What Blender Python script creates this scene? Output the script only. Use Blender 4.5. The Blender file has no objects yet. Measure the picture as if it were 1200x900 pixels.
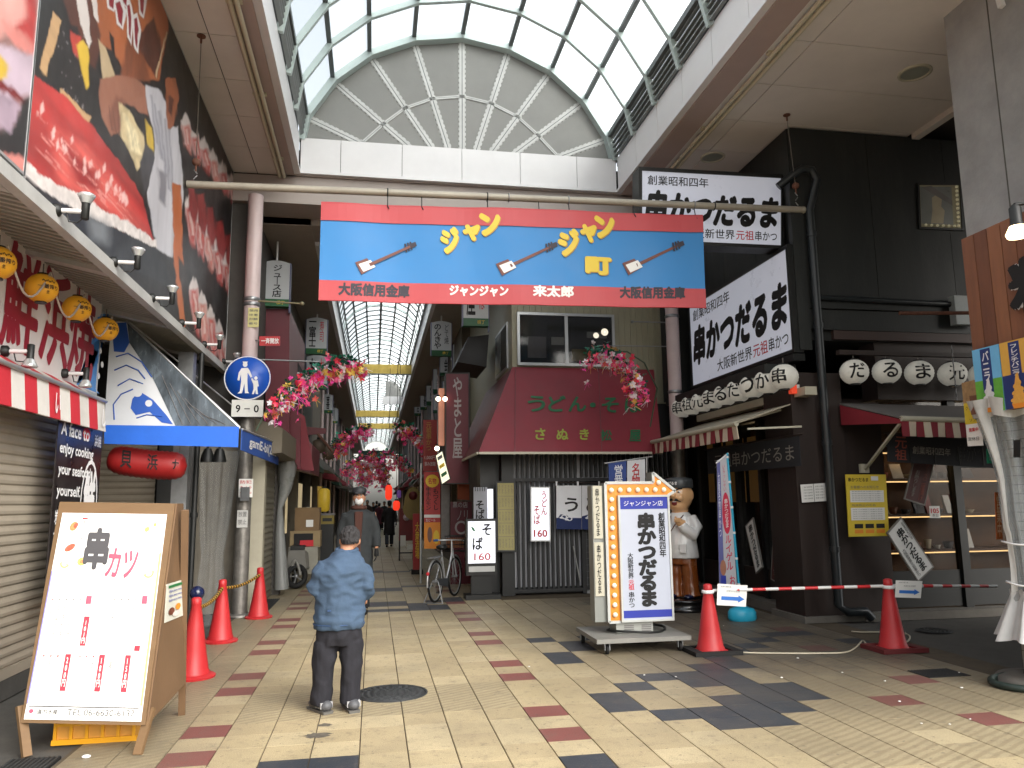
import bpy, math, random
from mathutils import Vector as V3, Matrix
random.seed(7)
sc = bpy.context.scene
# ---------------------------------------------------------------- camera
F_PX, VX, VY, ROLL, CAM_H = 900.0, 438.0, 590.0, 0.012, 1.6
CD_ = V3((VX-600, -(VY-450), -F_PX)).normalized()
CU_ = V3((-ROLL, 1.0, 0.0)); CU_.z = -(CU_.x*CD_.x+CU_.y*CD_.y)/CD_.z; CU_.normalize()
CR_ = CD_.cross(CU_)
CAM = V3((0, 0, CAM_H))
cam_data = bpy.data.cameras.new("camera"); cam = bpy.data.objects.new("camera", cam_data)
sc.collection.objects.link(cam)
cam.matrix_world = Matrix(((CR_.x, CR_.y, CR_.z, 0), (CD_.x, CD_.y, CD_.z, 0), (CU_.x, CU_.y, CU_.z, CAM_H), (0, 0, 0, 1)))
cam_data.lens = 27.0; cam_data.sensor_width = 36.0; cam_data.clip_start = 0.05; cam_data.clip_end = 2000
sc.camera = cam
# ---------------------------------------------------------------- sky, sun, exposure
SUN_EL, SUN_AZ = math.radians(36), math.radians(150)
world = bpy.data.worlds.new("World"); sc.world = world; world.use_nodes = True
wn = world.node_tree.nodes; wl = world.node_tree.links
for n in list(wn): wn.remove(n)
sky = wn.new('ShaderNodeTexSky'); sky.sky_type = 'NISHITA'; sky.sun_disc = False
sky.sun_elevation = SUN_EL; sky.sun_rotation = SUN_AZ; sky.dust_density = 4; sky.air_density = 1.5
hsv = wn.new('ShaderNodeHueSaturation'); hsv.inputs['Saturation'].default_value = 0.30; hsv.inputs['Value'].default_value = 1.5
bg = wn.new('ShaderNodeBackground'); bg.inputs['Strength'].default_value = 0.15
out = wn.new('ShaderNodeOutputWorld')
wl.new(sky.outputs[0], hsv.inputs['Color']); wl.new(hsv.outputs[0], bg.inputs[0]); wl.new(bg.outputs[0], out.inputs[0])
sun_data = bpy.data.lights.new("sun", 'SUN'); sun_data.energy = 1.5; sun_data.angle = math.radians(60); sun_data.color = (1, 0.985, 0.96)
sun = bpy.data.objects.new("sun", sun_data); sc.collection.objects.link(sun)
sd = V3((math.sin(SUN_AZ)*math.cos(SUN_EL), math.cos(SUN_AZ)*math.cos(SUN_EL), math.sin(SUN_EL)))
sun.rotation_euler = sd.to_track_quat('Z', 'Y').to_euler(); sun.location = (0, -5, 20)
sc.view_settings.view_transform = 'Standard'; sc.view_settings.look = 'None'
sc.view_settings.exposure = 0.75; sc.view_settings.gamma = 1.0
sc.render.engine = 'CYCLES'
sc.cycles.max_bounces = 7; sc.cycles.diffuse_bounces = 5; sc.cycles.transparent_max_bounces = 12
sc.cycles.transmission_bounces = 4; sc.cycles.glossy_bounces = 3; sc.cycles.sample_clamp_indirect = 6
sc.cycles.caustics_reflective = False; sc.cycles.caustics_refractive = False
# ---------------------------------------------------------------- measuring the photograph: a pixel becomes a point on a real plane
def ray(x, y):
    v = V3((x-600, -(y-450), -F_PX)); return V3((v.dot(CR_), v.dot(CD_), v.dot(CU_)))
def G(x, y, z=0.0):
    v = ray(x, y); return CAM + v*((z-CAM_H)/v.z)
def PY(x, y, Y):
    v = ray(x, y); return CAM + v*(Y/v.y)
def PX(x, y, X):
    v = ray(x, y); return CAM + v*(X/v.x)
# ---------------------------------------------------------------- materials
def lin(h):
    h = h.lstrip('#'); c = [int(h[i:i+2], 16)/255 for i in (0, 2, 4)]
    return tuple(((x+0.055)/1.055)**2.4 if x > 0.04045 else x/12.92 for x in c)
MATS = {}
def mat(name, col, rough=0.6, metal=0.0, var=0.12, scale=3.0, bump=0.0, bscale=40.0, emit=0.0, alpha=1.0, spec=0.5,
        wave=None, coat=0.0, dirt=0.0, dcol=(0.08, 0.07, 0.06), stretch=None, trans=0.0):
    if name in MATS: return MATS[name]
    if isinstance(col, str): col = lin(col)
    m = bpy.data.materials.new(name); m.use_nodes = True
    nt = m.node_tree; N = nt.nodes; L = nt.links; b = N['Principled BSDF']
    b.inputs['Roughness'].default_value = rough; b.inputs['Metallic'].default_value = metal
    b.inputs['Specular IOR Level'].default_value = spec; b.inputs['Coat Weight'].default_value = coat
    b.inputs['Transmission Weight'].default_value = trans
    geo = N.new('ShaderNodeNewGeometry'); src = geo.outputs['Position']
    if stretch:
        mp = N.new('ShaderNodeMapping'); mp.inputs['Scale'].default_value = stretch; L.new(src, mp.inputs[0]); src = mp.outputs[0]
    noi = N.new('ShaderNodeTexNoise'); noi.inputs['Scale'].default_value = scale; noi.inputs['Detail'].default_value = 6
    noi.inputs['Roughness'].default_value = 0.65
    L.new(src, noi.inputs['Vector'])
    mr = N.new('ShaderNodeMapRange'); mr.inputs['From Min'].default_value = 0.3; mr.inputs['From Max'].default_value = 0.7
    mr.inputs['To Min'].default_value = 1-var; mr.inputs['To Max'].default_value = 1+var
    L.new(noi.outputs['Fac'], mr.inputs['Value'])
    mx = N.new('ShaderNodeVectorMath'); mx.operation = 'SCALE'; mx.inputs[0].default_value = col[:3]
    L.new(mr.outputs[0], mx.inputs['Scale']); cur = mx.outputs[0]
    if dirt > 0:
        n2 = N.new('ShaderNodeTexNoise'); n2.inputs['Scale'].default_value = scale*0.45; n2.inputs['Detail'].default_value = 9
        n2.inputs['Roughness'].default_value = 0.75; L.new(src, n2.inputs['Vector'])
        r2 = N.new('ShaderNodeMapRange'); r2.inputs['From Min'].default_value = 0.48; r2.inputs['From Max'].default_value = 0.75
        r2.inputs['To Max'].default_value = dirt; L.new(n2.outputs['Fac'], r2.inputs['Value'])
        mm = N.new('ShaderNodeMix'); mm.data_type = 'RGBA'; L.new(r2.outputs[0], mm.inputs['Factor'])
        L.new(cur, mm.inputs['A']); mm.inputs['B'].default_value = (*dcol, 1); cur = mm.outputs['Result']
    L.new(cur, b.inputs['Base Color'])
    rr = N.new('ShaderNodeMapRange'); rr.inputs['To Min'].default_value = max(0.02, rough-0.12); rr.inputs['To Max'].default_value = min(1, rough+0.12)
    L.new(noi.outputs['Fac'], rr.inputs['Value']); L.new(rr.outputs[0], b.inputs['Roughness'])
    if bump > 0:
        nb = N.new('ShaderNodeTexNoise'); nb.inputs['Scale'].default_value = bscale; nb.inputs['Detail'].default_value = 4; L.new(src, nb.inputs['Vector'])
        bp = N.new('ShaderNodeBump'); bp.inputs['Strength'].default_value = bump; bp.inputs['Distance'].default_value = 0.01
        L.new(nb.outputs['Fac'], bp.inputs['Height']); L.new(bp.outputs[0], b.inputs['Normal'])
    if emit > 0:
        L.new(cur, b.inputs['Emission Color']); b.inputs['Emission Strength'].default_value = emit
    if alpha < 1: b.inputs['Alpha'].default_value = alpha
    MATS[name] = m; return m
def glass_mat(name, col, opac, rough=0.05, spec=0.6):
    m = mat(name, col, rough=rough, var=0.04, spec=spec); m.node_tree.nodes['Principled BSDF'].inputs['Alpha'].default_value = opac; return m
def skylight_mat():
    m = bpy.data.materials.new('frosted_skylight'); m.use_nodes = True; N = m.node_tree.nodes; L = m.node_tree.links
    for n in list(N): N.remove(n)
    o = N.new('ShaderNodeOutputMaterial'); t = N.new('ShaderNodeBsdfTransparent'); t.inputs[0].default_value = (.93, .95, .95, 1)
    tl = N.new('ShaderNodeBsdfTranslucent'); tl.inputs[0].default_value = (.9, .92, .92, 1); mx = N.new('ShaderNodeMixShader'); mx.inputs[0].default_value = 0.35
    L.new(t.outputs[0], mx.inputs[1]); L.new(tl.outputs[0], mx.inputs[2]); L.new(mx.outputs[0], o.inputs[0]); MATS['frosted_skylight'] = m; return m
# ---------------------------------------------------------------- geometry builder
class M:
    def __init__(s): s.v = []; s.f = []; s.m = []; s.sm = []; s.mats = []
    def mi(s, m):
        if m is None: return 0
        if m not in s.mats: s.mats.append(m)
        return s.mats.index(m)
    def add(s, vs, fs, m=None, smooth=False):
        b = len(s.v); s.v += [tuple(v) for v in vs]; k = s.mi(m)
        for f in fs: s.f.append(tuple(i+b for i in f)); s.m.append(k); s.sm.append(smooth)
        return s
    def hexa(s, p, m=None):
        return s.add(p, [(0, 3, 2, 1), (4, 5, 6, 7), (0, 1, 5, 4), (1, 2, 6, 5), (2, 3, 7, 6), (3, 0, 4, 7)], m)
    def box(s, x0, x1, y0, y1, z0, z1, m=None):
        return s.hexa([(x0, y0, z0), (x1, y0, z0), (x1, y1, z0), (x0, y1, z0), (x0, y0, z1), (x1, y0, z1), (x1, y1, z1), (x0, y1, z1)], m)
    def bar(s, a, b, w, h, m=None, up=(0, 0, 1)):
        a = V3(a); b = V3(b); t = (b-a).normalized(); u = V3(up)
        if abs(t.dot(u)) > .98: u = V3((0, 1, 0))
        x = t.cross(u).normalized()*w/2; y = x.cross(t).normalized()*h/2
        return s.hexa([a-x-y, a+x-y, a+x+y, a-x+y, b-x-y, b+x-y, b+x+y, b-x+y], m)
    def tube(s, pts, r, n=8, m=None, caps=True):
        pts = [V3(p) for p in pts]; K = len(pts); vs = []; rs = r if isinstance(r, (list, tuple)) else [r]*K
        prev = None
        for i, p in enumerate(pts):
            t = (pts[min(i+1, K-1)]-pts[max(i-1, 0)]).normalized()
            u = prev if prev is not None else (V3((0, 0, 1)) if abs(t.z) < .9 else V3((1, 0, 0)))
            x = (u - t*u.dot(t)).normalized(); prev = x; y = t.cross(x)
            vs += [p + (x*math.cos(2*math.pi*k/n)+y*math.sin(2*math.pi*k/n))*rs[i] for k in range(n)]
        fs = [(i*n+k, i*n+(k+1) % n, (i+1)*n+(k+1) % n, (i+1)*n+k) for i in range(K-1) for k in range(n)]
        s.add(vs, fs, m, True)
        if caps: s.add(vs[:n], [tuple(range(n-1, -1, -1))], m); s.add(vs[-n:], [tuple(range(n))], m)
        return s
    def lathe(s, prof, c=(0, 0, 0), n=20, m=None, axis='z', smooth=True, sx=1, sy=1):
        vs = []
        for r, h in prof:
            for k in range(n):
                a = 2*math.pi*k/n; p = (r*math.cos(a)*sx, r*math.sin(a)*sy, h)
                if axis == 'x': p = (p[2], p[0], p[1])
                if axis == 'y': p = (p[0], p[2], p[1])
                vs.append((p[0]+c[0], p[1]+c[1], p[2]+c[2]))
        K = len(prof)
        fs = [(i*n+k, i*n+(k+1) % n, (i+1)*n+(k+1) % n, (i+1)*n+k) for i in range(K-1) for k in range(n)]
        s.add(vs, fs, m, smooth)
        if prof[0][0] > 1e-4: s.add(vs[:n], [tuple(range(n-1, -1, -1))], m)
        if prof[-1][0] > 1e-4: s.add(vs[-n:], [tuple(range(n))], m)
        return s
    def ball(s, c, r, n=12, m=None, sx=1, sy=1, sz=1):
        prof = [(max(1e-5, r*math.sin(math.pi*i/n)), -r*sz*math.cos(math.pi*i/n)) for i in range(n+1)]
        return s.lathe(prof, c, n*2 if n < 10 else 20, m, sx=sx, sy=sy)
    def slab(s, pts, th, m=None, nrm=None):
        pts = [V3(p) for p in pts]
        if nrm is None: nrm = (pts[1]-pts[0]).cross(pts[2]-pts[0]).normalized()
        nrm = V3(nrm); n = len(pts); vs = pts + [p-nrm*th for p in pts]
        return s.add(vs, [tuple(range(n)), tuple(range(2*n-1, n-1, -1))] + [(i, i+n, (i+1) % n+n, (i+1) % n) for i in range(n)], m)
    def poly(s, pts, m=None): return s.add(pts, [tuple(range(len(pts)))], m)
    def bounds(s):
        xs, ys, zs = zip(*s.v); return min(xs), max(xs), min(ys), max(ys), min(zs), max(zs)
    def mesh(s, name, mt=None, off=(0, 0, 0)):
        me = bpy.data.meshes.new(name)
        me.from_pydata([(v[0]-off[0], v[1]-off[1], v[2]-off[2]) for v in s.v], [], s.f)
        for mm in (s.mats or [mt]): me.materials.append(mm if mm is not None else mt)
        if len(s.mats) > 1: me.polygons.foreach_set('material_index', s.m)
        me.polygons.foreach_set('use_smooth', s.sm); me.update(); return me
COL = sc.collection
def link(o, parent=None):
    COL.objects.link(o)
    if parent is not None: o.parent = parent
    return o
def thing(name, label, cat, loc=(0, 0, 0), group=None, rz=0):
    o = bpy.data.objects.new(name, None); o.empty_display_size = 0.1; link(o); o.location = loc; o.rotation_euler = (0, 0, rz)
    o['label'] = label; o['category'] = cat
    if group: o['group'] = group
    return o
def wloc(o):
    p = V3((0, 0, 0))
    while o is not None: p += o.location; o = o.parent
    return p
def part(parent, name, b, mt=None, label=None, kind=None, local=False):
    """b is built in world coordinates unless local; the part keeps its own origin at its centre"""
    x0, x1, y0, y1, z0, z1 = b.bounds(); c = V3(((x0+x1)/2, (y0+y1)/2, (z0+z1)/2))
    o = bpy.data.objects.new(name, b.mesh(name, mt, c)); link(o, parent)
    o.location = c if local else c - wloc(parent)
    if label: o['label'] = label
    if kind: o['kind'] = kind
    return o
def solo(name, label, cat, b, mt=None, group=None):
    x0, x1, y0, y1, z0, z1 = b.bounds(); c = V3(((x0+x1)/2, (y0+y1)/2, z0))
    o = bpy.data.objects.new(name, b.mesh(name, mt, c)); link(o); o.location = c
    o['label'] = label; o['category'] = cat
    if group: o['group'] = group
    return o
def struct(name, b, mt=None, kind='structure'):
    o = bpy.data.objects.new(name, b.mesh(name, mt)); link(o); o['kind'] = kind; return o
def copy_tree(o, parent=None, loc=None, label=None):
    c = o.copy(); COL.objects.link(c); c.parent = parent
    if loc is not None: c.location = loc
    if label: c['label'] = label
    for ch in list(o.children):
        copy_tree(ch, c)
    return c
# ---------------------------------------------------------------- lettering
_font_cache = {}
def glyphs(s, bold=0.0, lsp=1.0):
    """outline of a string as (points, faces); points are (u, v, layer), fitted to the unit square; bold thickens every stroke"""
    key = (s, bold, lsp)
    if key in _font_cache: return _font_cache[key]
    cu = bpy.data.curves.new('t', 'FONT'); cu.body = s; cu.size = 1.0; cu.resolution_u = 3; cu.space_line = lsp
    cu.align_x = 'CENTER' if '\n' in s else 'LEFT'
    o = bpy.data.objects.new('t', cu); COL.objects.link(o)
    dg = bpy.context.evaluated_depsgraph_get(); me = bpy.data.meshes.new_from_object(o.evaluated_get(dg))
    v0 = [v.co.copy() for v in me.vertices]; f0 = [tuple(p.vertices) for p in me.polygons]
    bpy.data.objects.remove(o); bpy.data.curves.remove(cu); bpy.data.meshes.remove(me)
    offs = [(0, 0)]
    if bold > 0.008:
        n = 6 if bold < .03 else 8
        offs += [(bold*.8*math.cos(2*math.pi*k/n), bold*.8*math.sin(2*math.pi*k/n)) for k in range(n)]
    vs = []; fs = []
    for q, (dx, dy) in enumerate(offs):
        b = len(vs); vs += [(v.x+dx, v.y+dy, q) for v in v0]; fs += [tuple(i+b for i in f) for f in f0]
    if vs:
        x0 = min(v[0] for v in vs); x1 = max(v[0] for v in vs); y0 = min(v[1] for v in vs); y1 = max(v[1] for v in vs)
        vs = [((v[0]-x0)/max(1e-6, x1-x0), (y1-v[1])/max(1e-6, y1-y0), v[2]*.00006) for v in vs]
    _font_cache[key] = (vs, fs); return vs, fs
class Panel:
    """flat four-cornered face: TL, TR, BR, BL in the world; u runs right, v runs down"""
    def __init__(s, tl, tr, br, bl): s.c = [V3(p) for p in (tl, tr, br, bl)]; s.n = (s.c[3]-s.c[0]).cross(s.c[1]-s.c[0]).normalized(); s.p = M(); s.lay = 0.002
    def at(s, u, v, off=0.0):
        a, b, c, d = s.c; return (a*(1-u)*(1-v) + b*u*(1-v) + c*u*v + d*(1-u)*v) + s.n*off
    def text(s, t, u0, v0, u1, v1, m, bold=0.0, shear=0.0, lay=None, vert=False, rot=0.0):
        if vert: t = '\n'.join(t.replace('ー', '｜'))
        vs, fs = glyphs(t, bold, 0.9 if vert else 1.0); off = lay if lay is not None else s.lay*2
        pts = []
        for x, y, q in vs:
            uu = u0+(u1-u0)*(x+shear*(0.5-y)); vv = v0+(v1-v0)*y
            if rot:
                cx, cy = (u0+u1)/2, (v0+v1)/2; W = (s.c[1]-s.c[0]).length; H = (s.c[3]-s.c[0]).length
                dx, dy = (uu-cx)*W, (vv-cy)*H; uu = cx+(dx*math.cos(rot)+dy*math.sin(rot))/W; vv = cy+(dy*math.cos(rot)-dx*math.sin(rot))/H
            pts.append(s.at(uu, vv, off+q))
        s.p.add(pts, [tuple(reversed(f)) for f in fs] if False else fs, m); return s
    def rect(s, u0, v0, u1, v1, m, lay=None):
        off = lay if lay is not None else s.lay
        s.p.poly([s.at(u0, v1, off), s.at(u1, v1, off), s.at(u1, v0, off), s.at(u0, v0, off)], m); return s
    def shape(s, uv, m, lay=None):
        off = lay if lay is not None else s.lay
        a = sum(uv[i][0]*uv[i-1][1]-uv[i-1][0]*uv[i][1] for i in range(len(uv)))
        q = [s.at(u, v, off) for u, v in uv]
        s.p.poly(q if a > 0 else q[::-1], m); return s
    def disc(s, u, v, ru, rv, m, lay=None, n=16):
        return s.shape([(u+ru*math.cos(2*math.pi*k/n), v+rv*math.sin(2*math.pi*k/n)) for k in range(n)], m, lay)
    def ring(s, u, v, ru, rv, w, m, lay=None, n=20):
        off = lay if lay is not None else s.lay
        o_ = [s.at(u+ru*math.cos(2*math.pi*k/n), v+rv*math.sin(2*math.pi*k/n), off) for k in range(n)]
        i_ = [s.at(u+ru*w*math.cos(2*math.pi*k/n), v+rv*w*math.sin(2*math.pi*k/n), off) for k in range(n)]
        s.p.add(o_+i_, [(k, (k+1) % n, (k+1) % n+n, k+n) for k in range(n)], m); return s
    def back(s, th): return M().slab([s.c[3], s.c[2], s.c[1], s.c[0]], th, None, s.n)
    def frame(s, w, proud, th, m=None):
        """rim round the face, w metres wide"""
        b = M(); W = (s.c[1]-s.c[0]).length; H = (s.c[3]-s.c[0]).length; a, c = w/W, w/H
        for (u0, v0, u1, v1) in ((-a, -c, 1+a, 0), (-a, 1, 1+a, 1+c), (-a, 0, 0, 1), (1, 0, 1+a, 1)):
            b.slab([s.at(u0, v1, proud), s.at(u1, v1, proud), s.at(u1, v0, proud), s.at(u0, v0, proud)], th+proud, m, s.n)
        return b
    def finish(s, parent, th=0.02, face=None, name='sign_face', rim=None, rim_w=0.02, proud=0.01, pname='lettering'):
        f = part(parent, name, s.back(th), face)
        if s.p.v: part(f, pname, s.p)
        if rim is not None: part(parent, 'frame', s.frame(rim_w, proud, th+0.004), rim)
        return f
# palette
black = mat('black_paint', '#101211', rough=.5, var=.1); ink = mat('ink_black', '#0c0c0d', rough=.7, var=.03)
white = mat('white_paint', '#dedede', rough=.45, var=.03); paper = mat('white_paper', '#e2e2de', rough=.8, var=.03)
red_ink = mat('red_ink', '#c0202c', rough=.6, var=.04); blue_ink = mat('blue_ink', '#1f2f93', rough=.6, var=.04)
green_ink = mat('green_ink', '#1f6b3a', rough=.6, var=.05); yellow_ink = mat('yellow_ink', '#e8c33a', rough=.6, var=.05)
grey_ink = mat('grey_ink', '#6c6c6c', rough=.7, var=.03); orange_ink = mat('orange_ink', '#e08a2a', rough=.6, var=.08)
steel = mat('galvanised_steel', '#8d8f90', rough=.4, metal=.75, var=.18, scale=6); alu = mat('aluminium', '#b4b6b6', rough=.35, metal=.7, var=.08)
rubber = mat('black_rubber', '#0b0b0b', rough=.75); cream = mat('cream_paint', '#b9b5a2', rough=.5, var=.08, dirt=.25)
# ================================================================ ground
asphalt = mat('asphalt', '#4a4844', rough=.85, var=.25, scale=5, bump=.5, bscale=160, dirt=.5, dcol=(.035, .033, .03))
joint = mat('tile_joint', '#4c4233', rough=.9, var=.3, scale=8)
def tile_mat(name, col, rib=False, grime=(.088, .079, .065, 1), **k):
    m = mat(name, col, rough=.52, var=.16, scale=1.1, bump=.25, bscale=90, dirt=.55, dcol=(.16, .135, .10), spec=.35, **k)
    nt = m.node_tree; N = nt.nodes; L = nt.links; b = N['Principled BSDF']
    src = b.inputs['Base Color'].links[0].from_socket
    geo = N.new('ShaderNodeNewGeometry')
    # fine aggregate speckle
    n = N.new('ShaderNodeTexNoise'); n.inputs['Scale'].default_value = 140; n.inputs['Detail'].default_value = 2; L.new(geo.outputs['Position'], n.inputs['Vector'])
    r = N.new('ShaderNodeMapRange'); r.inputs['From Min'].default_value = .3; r.inputs['From Max'].default_value = .7; r.inputs['To Min'].default_value = .74; r.inputs['To Max'].default_value = 1.26; L.new(n.outputs['Fac'], r.inputs['Value'])
    v = N.new('ShaderNodeVectorMath'); v.operation = 'SCALE'; L.new(src, v.inputs[0]); L.new(r.outputs[0], v.inputs['Scale']); cur = v.outputs[0]
    # trodden dirt: patches and small dark spots
    n3 = N.new('ShaderNodeTexNoise'); n3.inputs['Scale'].default_value = 9; n3.inputs['Detail'].default_value = 10; n3.inputs['Roughness'].default_value = .8; L.new(geo.outputs['Position'], n3.inputs['Vector'])
    r3 = N.new('ShaderNodeMapRange'); r3.inputs['From Min'].default_value = .53; r3.inputs['From Max'].default_value = .66; r3.inputs['To Max'].default_value = .62; L.new(n3.outputs['Fac'], r3.inputs['Value'])
    m3 = N.new('ShaderNodeMix'); m3.data_type = 'RGBA'; L.new(r3.outputs[0], m3.inputs['Factor']); L.new(cur, m3.inputs['A']); m3.inputs['B'].default_value = (.13, .11, .085, 1); cur = m3.outputs['Result']
    n7 = N.new('ShaderNodeTexNoise'); n7.inputs['Scale'].default_value = 26; n7.inputs['Detail'].default_value = 1.5; L.new(geo.outputs['Position'], n7.inputs['Vector'])
    r7 = N.new('ShaderNodeMapRange'); r7.inputs['From Min'].default_value = .68; r7.inputs['From Max'].default_value = .72; r7.inputs['To Max'].default_value = .6; L.new(n7.outputs['Fac'], r7.inputs['Value'])
    m7 = N.new('ShaderNodeMix'); m7.data_type = 'RGBA'; L.new(r7.outputs[0], m7.inputs['Factor']); L.new(cur, m7.inputs['A']); m7.inputs['B'].default_value = (.07, .06, .05, 1); cur = m7.outputs['Result']
    # the plaza is greyer and dirtier towards the shop fronts (a wear zone that belongs to the ground)
    sx = N.new('ShaderNodeSeparateXYZ'); L.new(geo.outputs['Position'], sx.inputs[0])
    a = N.new('ShaderNodeMapRange'); a.inputs['From Min'].default_value = 1.3; a.inputs['From Max'].default_value = 3.7; a.inputs['To Max'].default_value = 1.0; L.new(sx.outputs['X'], a.inputs['Value'])
    a2 = N.new('ShaderNodeMapRange'); a2.inputs['From Min'].default_value = 4.4; a2.inputs['From Max'].default_value = 7.6; L.new(sx.outputs['Y'], a2.inputs['Value'])
    mu = N.new('ShaderNodeMath'); mu.operation = 'MULTIPLY'; L.new(a.outputs[0], mu.inputs[0]); L.new(a2.outputs[0], mu.inputs[1])
    a3 = N.new('ShaderNodeMapRange'); a3.inputs['From Min'].default_value = 9; a3.inputs['From Max'].default_value = 14; a3.inputs['To Max'].default_value = .30; L.new(sx.outputs['Y'], a3.inputs['Value'])
    ad = N.new('ShaderNodeMath'); ad.operation = 'MAXIMUM'; L.new(mu.outputs[0], ad.inputs[0]); L.new(a3.outputs[0], ad.inputs[1])
    m4 = N.new('ShaderNodeMix'); m4.data_type = 'RGBA'; la = N.new('ShaderNodeMapRange'); la.inputs['From Min'].default_value = -.7; la.inputs['From Max'].default_value = -1.9; la.inputs['To Max'].default_value = .6; L.new(sx.outputs['X'], la.inputs['Value'])
    ad2 = N.new('ShaderNodeMath'); ad2.operation = 'MAXIMUM'; L.new(ad.outputs[0], ad2.inputs[0]); L.new(la.outputs[0], ad2.inputs[1])
    n6 = N.new('ShaderNodeTexNoise'); n6.inputs['Scale'].default_value = 2.2; n6.inputs['Detail'].default_value = 8; n6.inputs['Roughness'].default_value = .7; L.new(geo.outputs['Position'], n6.inputs['Vector'])
    r6 = N.new('ShaderNodeMapRange'); r6.inputs['From Min'].default_value = .3; r6.inputs['From Max'].default_value = .68; r6.inputs['To Min'].default_value = .7; r6.inputs['To Max'].default_value = 1.25; L.new(n6.outputs['Fac'], r6.inputs['Value'])
    mu6 = N.new('ShaderNodeMath'); mu6.operation = 'MULTIPLY'; mu6.use_clamp = True; L.new(ad2.outputs[0], mu6.inputs[0]); L.new(r6.outputs[0], mu6.inputs[1])
    L.new(mu6.outputs[0], m4.inputs['Factor']); L.new(cur, m4.inputs['A']); m4.inputs['B'].default_value = grime; cur = m4.outputs['Result']
    if rib:
        mp = N.new('ShaderNodeMapping'); mp.inputs['Rotation'].default_value = (0, 0, math.radians(62)); L.new(geo.outputs['Position'], mp.inputs[0])
        w = N.new('ShaderNodeTexWave'); w.inputs['Scale'].default_value = 4.6; w.inputs['Distortion'].default_value = 2.2; w.inputs['Detail'].default_value = 3; L.new(mp.outputs[0], w.inputs['Vector'])
        r5 = N.new('ShaderNodeMapRange'); r5.inputs['From Min'].default_value = .35; r5.inputs['From Max'].default_value = .8; r5.inputs['To Max'].default_value = .42; L.new(w.outputs['Fac'], r5.inputs['Value'])
        m5 = N.new('ShaderNodeMix'); m5.data_type = 'RGBA'; L.new(r5.outputs[0], m5.inputs['Factor']); L.new(cur, m5.inputs['A']); m5.inputs['B'].default_value = (.17, .125, .075, 1); cur = m5.outputs['Result']
    L.new(cur, b.inputs['Base Color']); return m
beige = [tile_mat('beige_tile', (.41, .335, .20)), tile_mat('pale_beige_tile', (.44, .365, .225)), tile_mat('dull_beige_tile', (.37, .30, .18))]
ribbed = tile_mat('ribbed_beige_tile', (.36, .30, .185), rib=True)
blue_t = tile_mat('slate_blue_tile', (.036, .042, .052), grime=(.045, .047, .05, 1)); red_t = tile_mat('brick_red_tile', (.2, .07, .06), grime=(.11, .065, .055, 1))
TX, TY, X0, Y0 = .3105, .302, 1.175, 5.35
BLUE = set([(-6, -1), (-5, -1), (-4, 25), (-4, 31), (-4, 32), (-4, 44), (-4, 45), (-3, 22), (-3, 24), (-3, 25), (-3, 31), (-3, 32), (-2, 22), (-2, 23), (-2, 24), (-2, 33), (-4, 22), (-4, 24),
 (-1, 22), (-1, 23), (-1, 25), (-1, 33), (-2, 44), (-3, 44), (-1, 45), (0, -2), (0, 25), (0, 26), (2, 2), (2, 3), (2, 8), (2, 9), (2, 12), (3, 1), (3, 4), (3, 10), (3, 11), (4, 0), (4, 1), (4, 5), (4, 12), (5, 0), (5, 1), (5, 2), (5, 5), (5, 4), (6, 1), (6, 2), (6, 3), (6, 4),
 (6, 5), (6, 6), (7, 2), (7, 3), (7, 6), (7, 7), (9, 9), (10, 10), (8, 8), (11, 11), (12, 11), (13, 9)])
RED = {(10, -1), (11, 8), (12, 12), (9, 1), (11, 3)}
def colour_of(i, j):
    if (i, j) in BLUE: return 'b'
    if (i, j) in RED or (i in (0, -8) and 0 <= j and j % 6 in (0, 2) and j < 34): return 'r'
    return '.'
def project(p):
    q = V3(p)-CAM; z = q.dot(CD_)
    # image plane coordinates of the photograph (pixels)
    vx, vy, vz = (CR_.x*q.x+CD_.x*q.y+CU_.x*q.z, CR_.y*q.x+CD_.y*q.y+CU_.y*q.z, CR_.z*q.x+CD_.z*q.y+CU_.z*q.z)
    return None if vz >= 0 else (600+F_PX*vx/-vz, 450-F_PX*vy/-vz)
tiles = []
for j in range(-9, 215):
    for i in range(-11, 15):
        cx, cy = X0+TX*(i+.5), Y0+TY*(j+.5)
        if cy > 13.3 and (i < -10 or i > 2): continue
        if i > 13 or cx > 5.45 + .12*(cy-6) or (cy > 12.9 and i > 2): continue
        if cx < -1.98: continue
        tiles.append((i, j, cx, cy))
ground = M().box(-40, 40, -12, 120, -.3, -.014)
go = struct('ground', ground, asphalt)
struct('bounce_paving', M().box(-14, 16, -14, 2.38, -.0138, -.004), mat('pale_bounce_paving', '#a39a88', rough=.7, var=.15, dirt=.2))  # unseen ground behind the camera, made pale to bounce light
sub = M().box(-1.96, 5.95, 2.4, 75, -.014, -.008); floor = struct('plaza_floor', sub, joint)
def tile_geo(b, cx, cy, dz, m):
    a, c, e, g = TX/2-.003, TY/2-.0008, .002, .0004
    b.add([(cx-a, cy-c, -.009), (cx+a, cy-c, -.009), (cx+a, cy+c, -.009), (cx-a, cy+c, -.009), (cx-a+e, cy-c+g, dz), (cx+a-e, cy-c+g, dz), (cx+a-e, cy+c-g, dz), (cx-a+e, cy+c-g, dz)],
          [(4, 5, 6, 7), (0, 1, 5, 4), (1, 2, 6, 5), (2, 3, 7, 6), (3, 0, 4, 7)], m)
def tmat(i, j):
    k = colour_of(i, j)
    if k == 'b': return blue_t
    if k == 'r': return red_t
    if (-7 <= i <= -1 and 3 <= j <= 5) or (i >= 5 and random.random() < .9) or (i <= -9): return ribbed
    return random.choice(beige)
vis = []
for t in tiles:
    p = project((t[2], t[3], 0))
    if p and -15 < p[0] < 1215 and p[1] < 915: vis.append(t)
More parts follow.
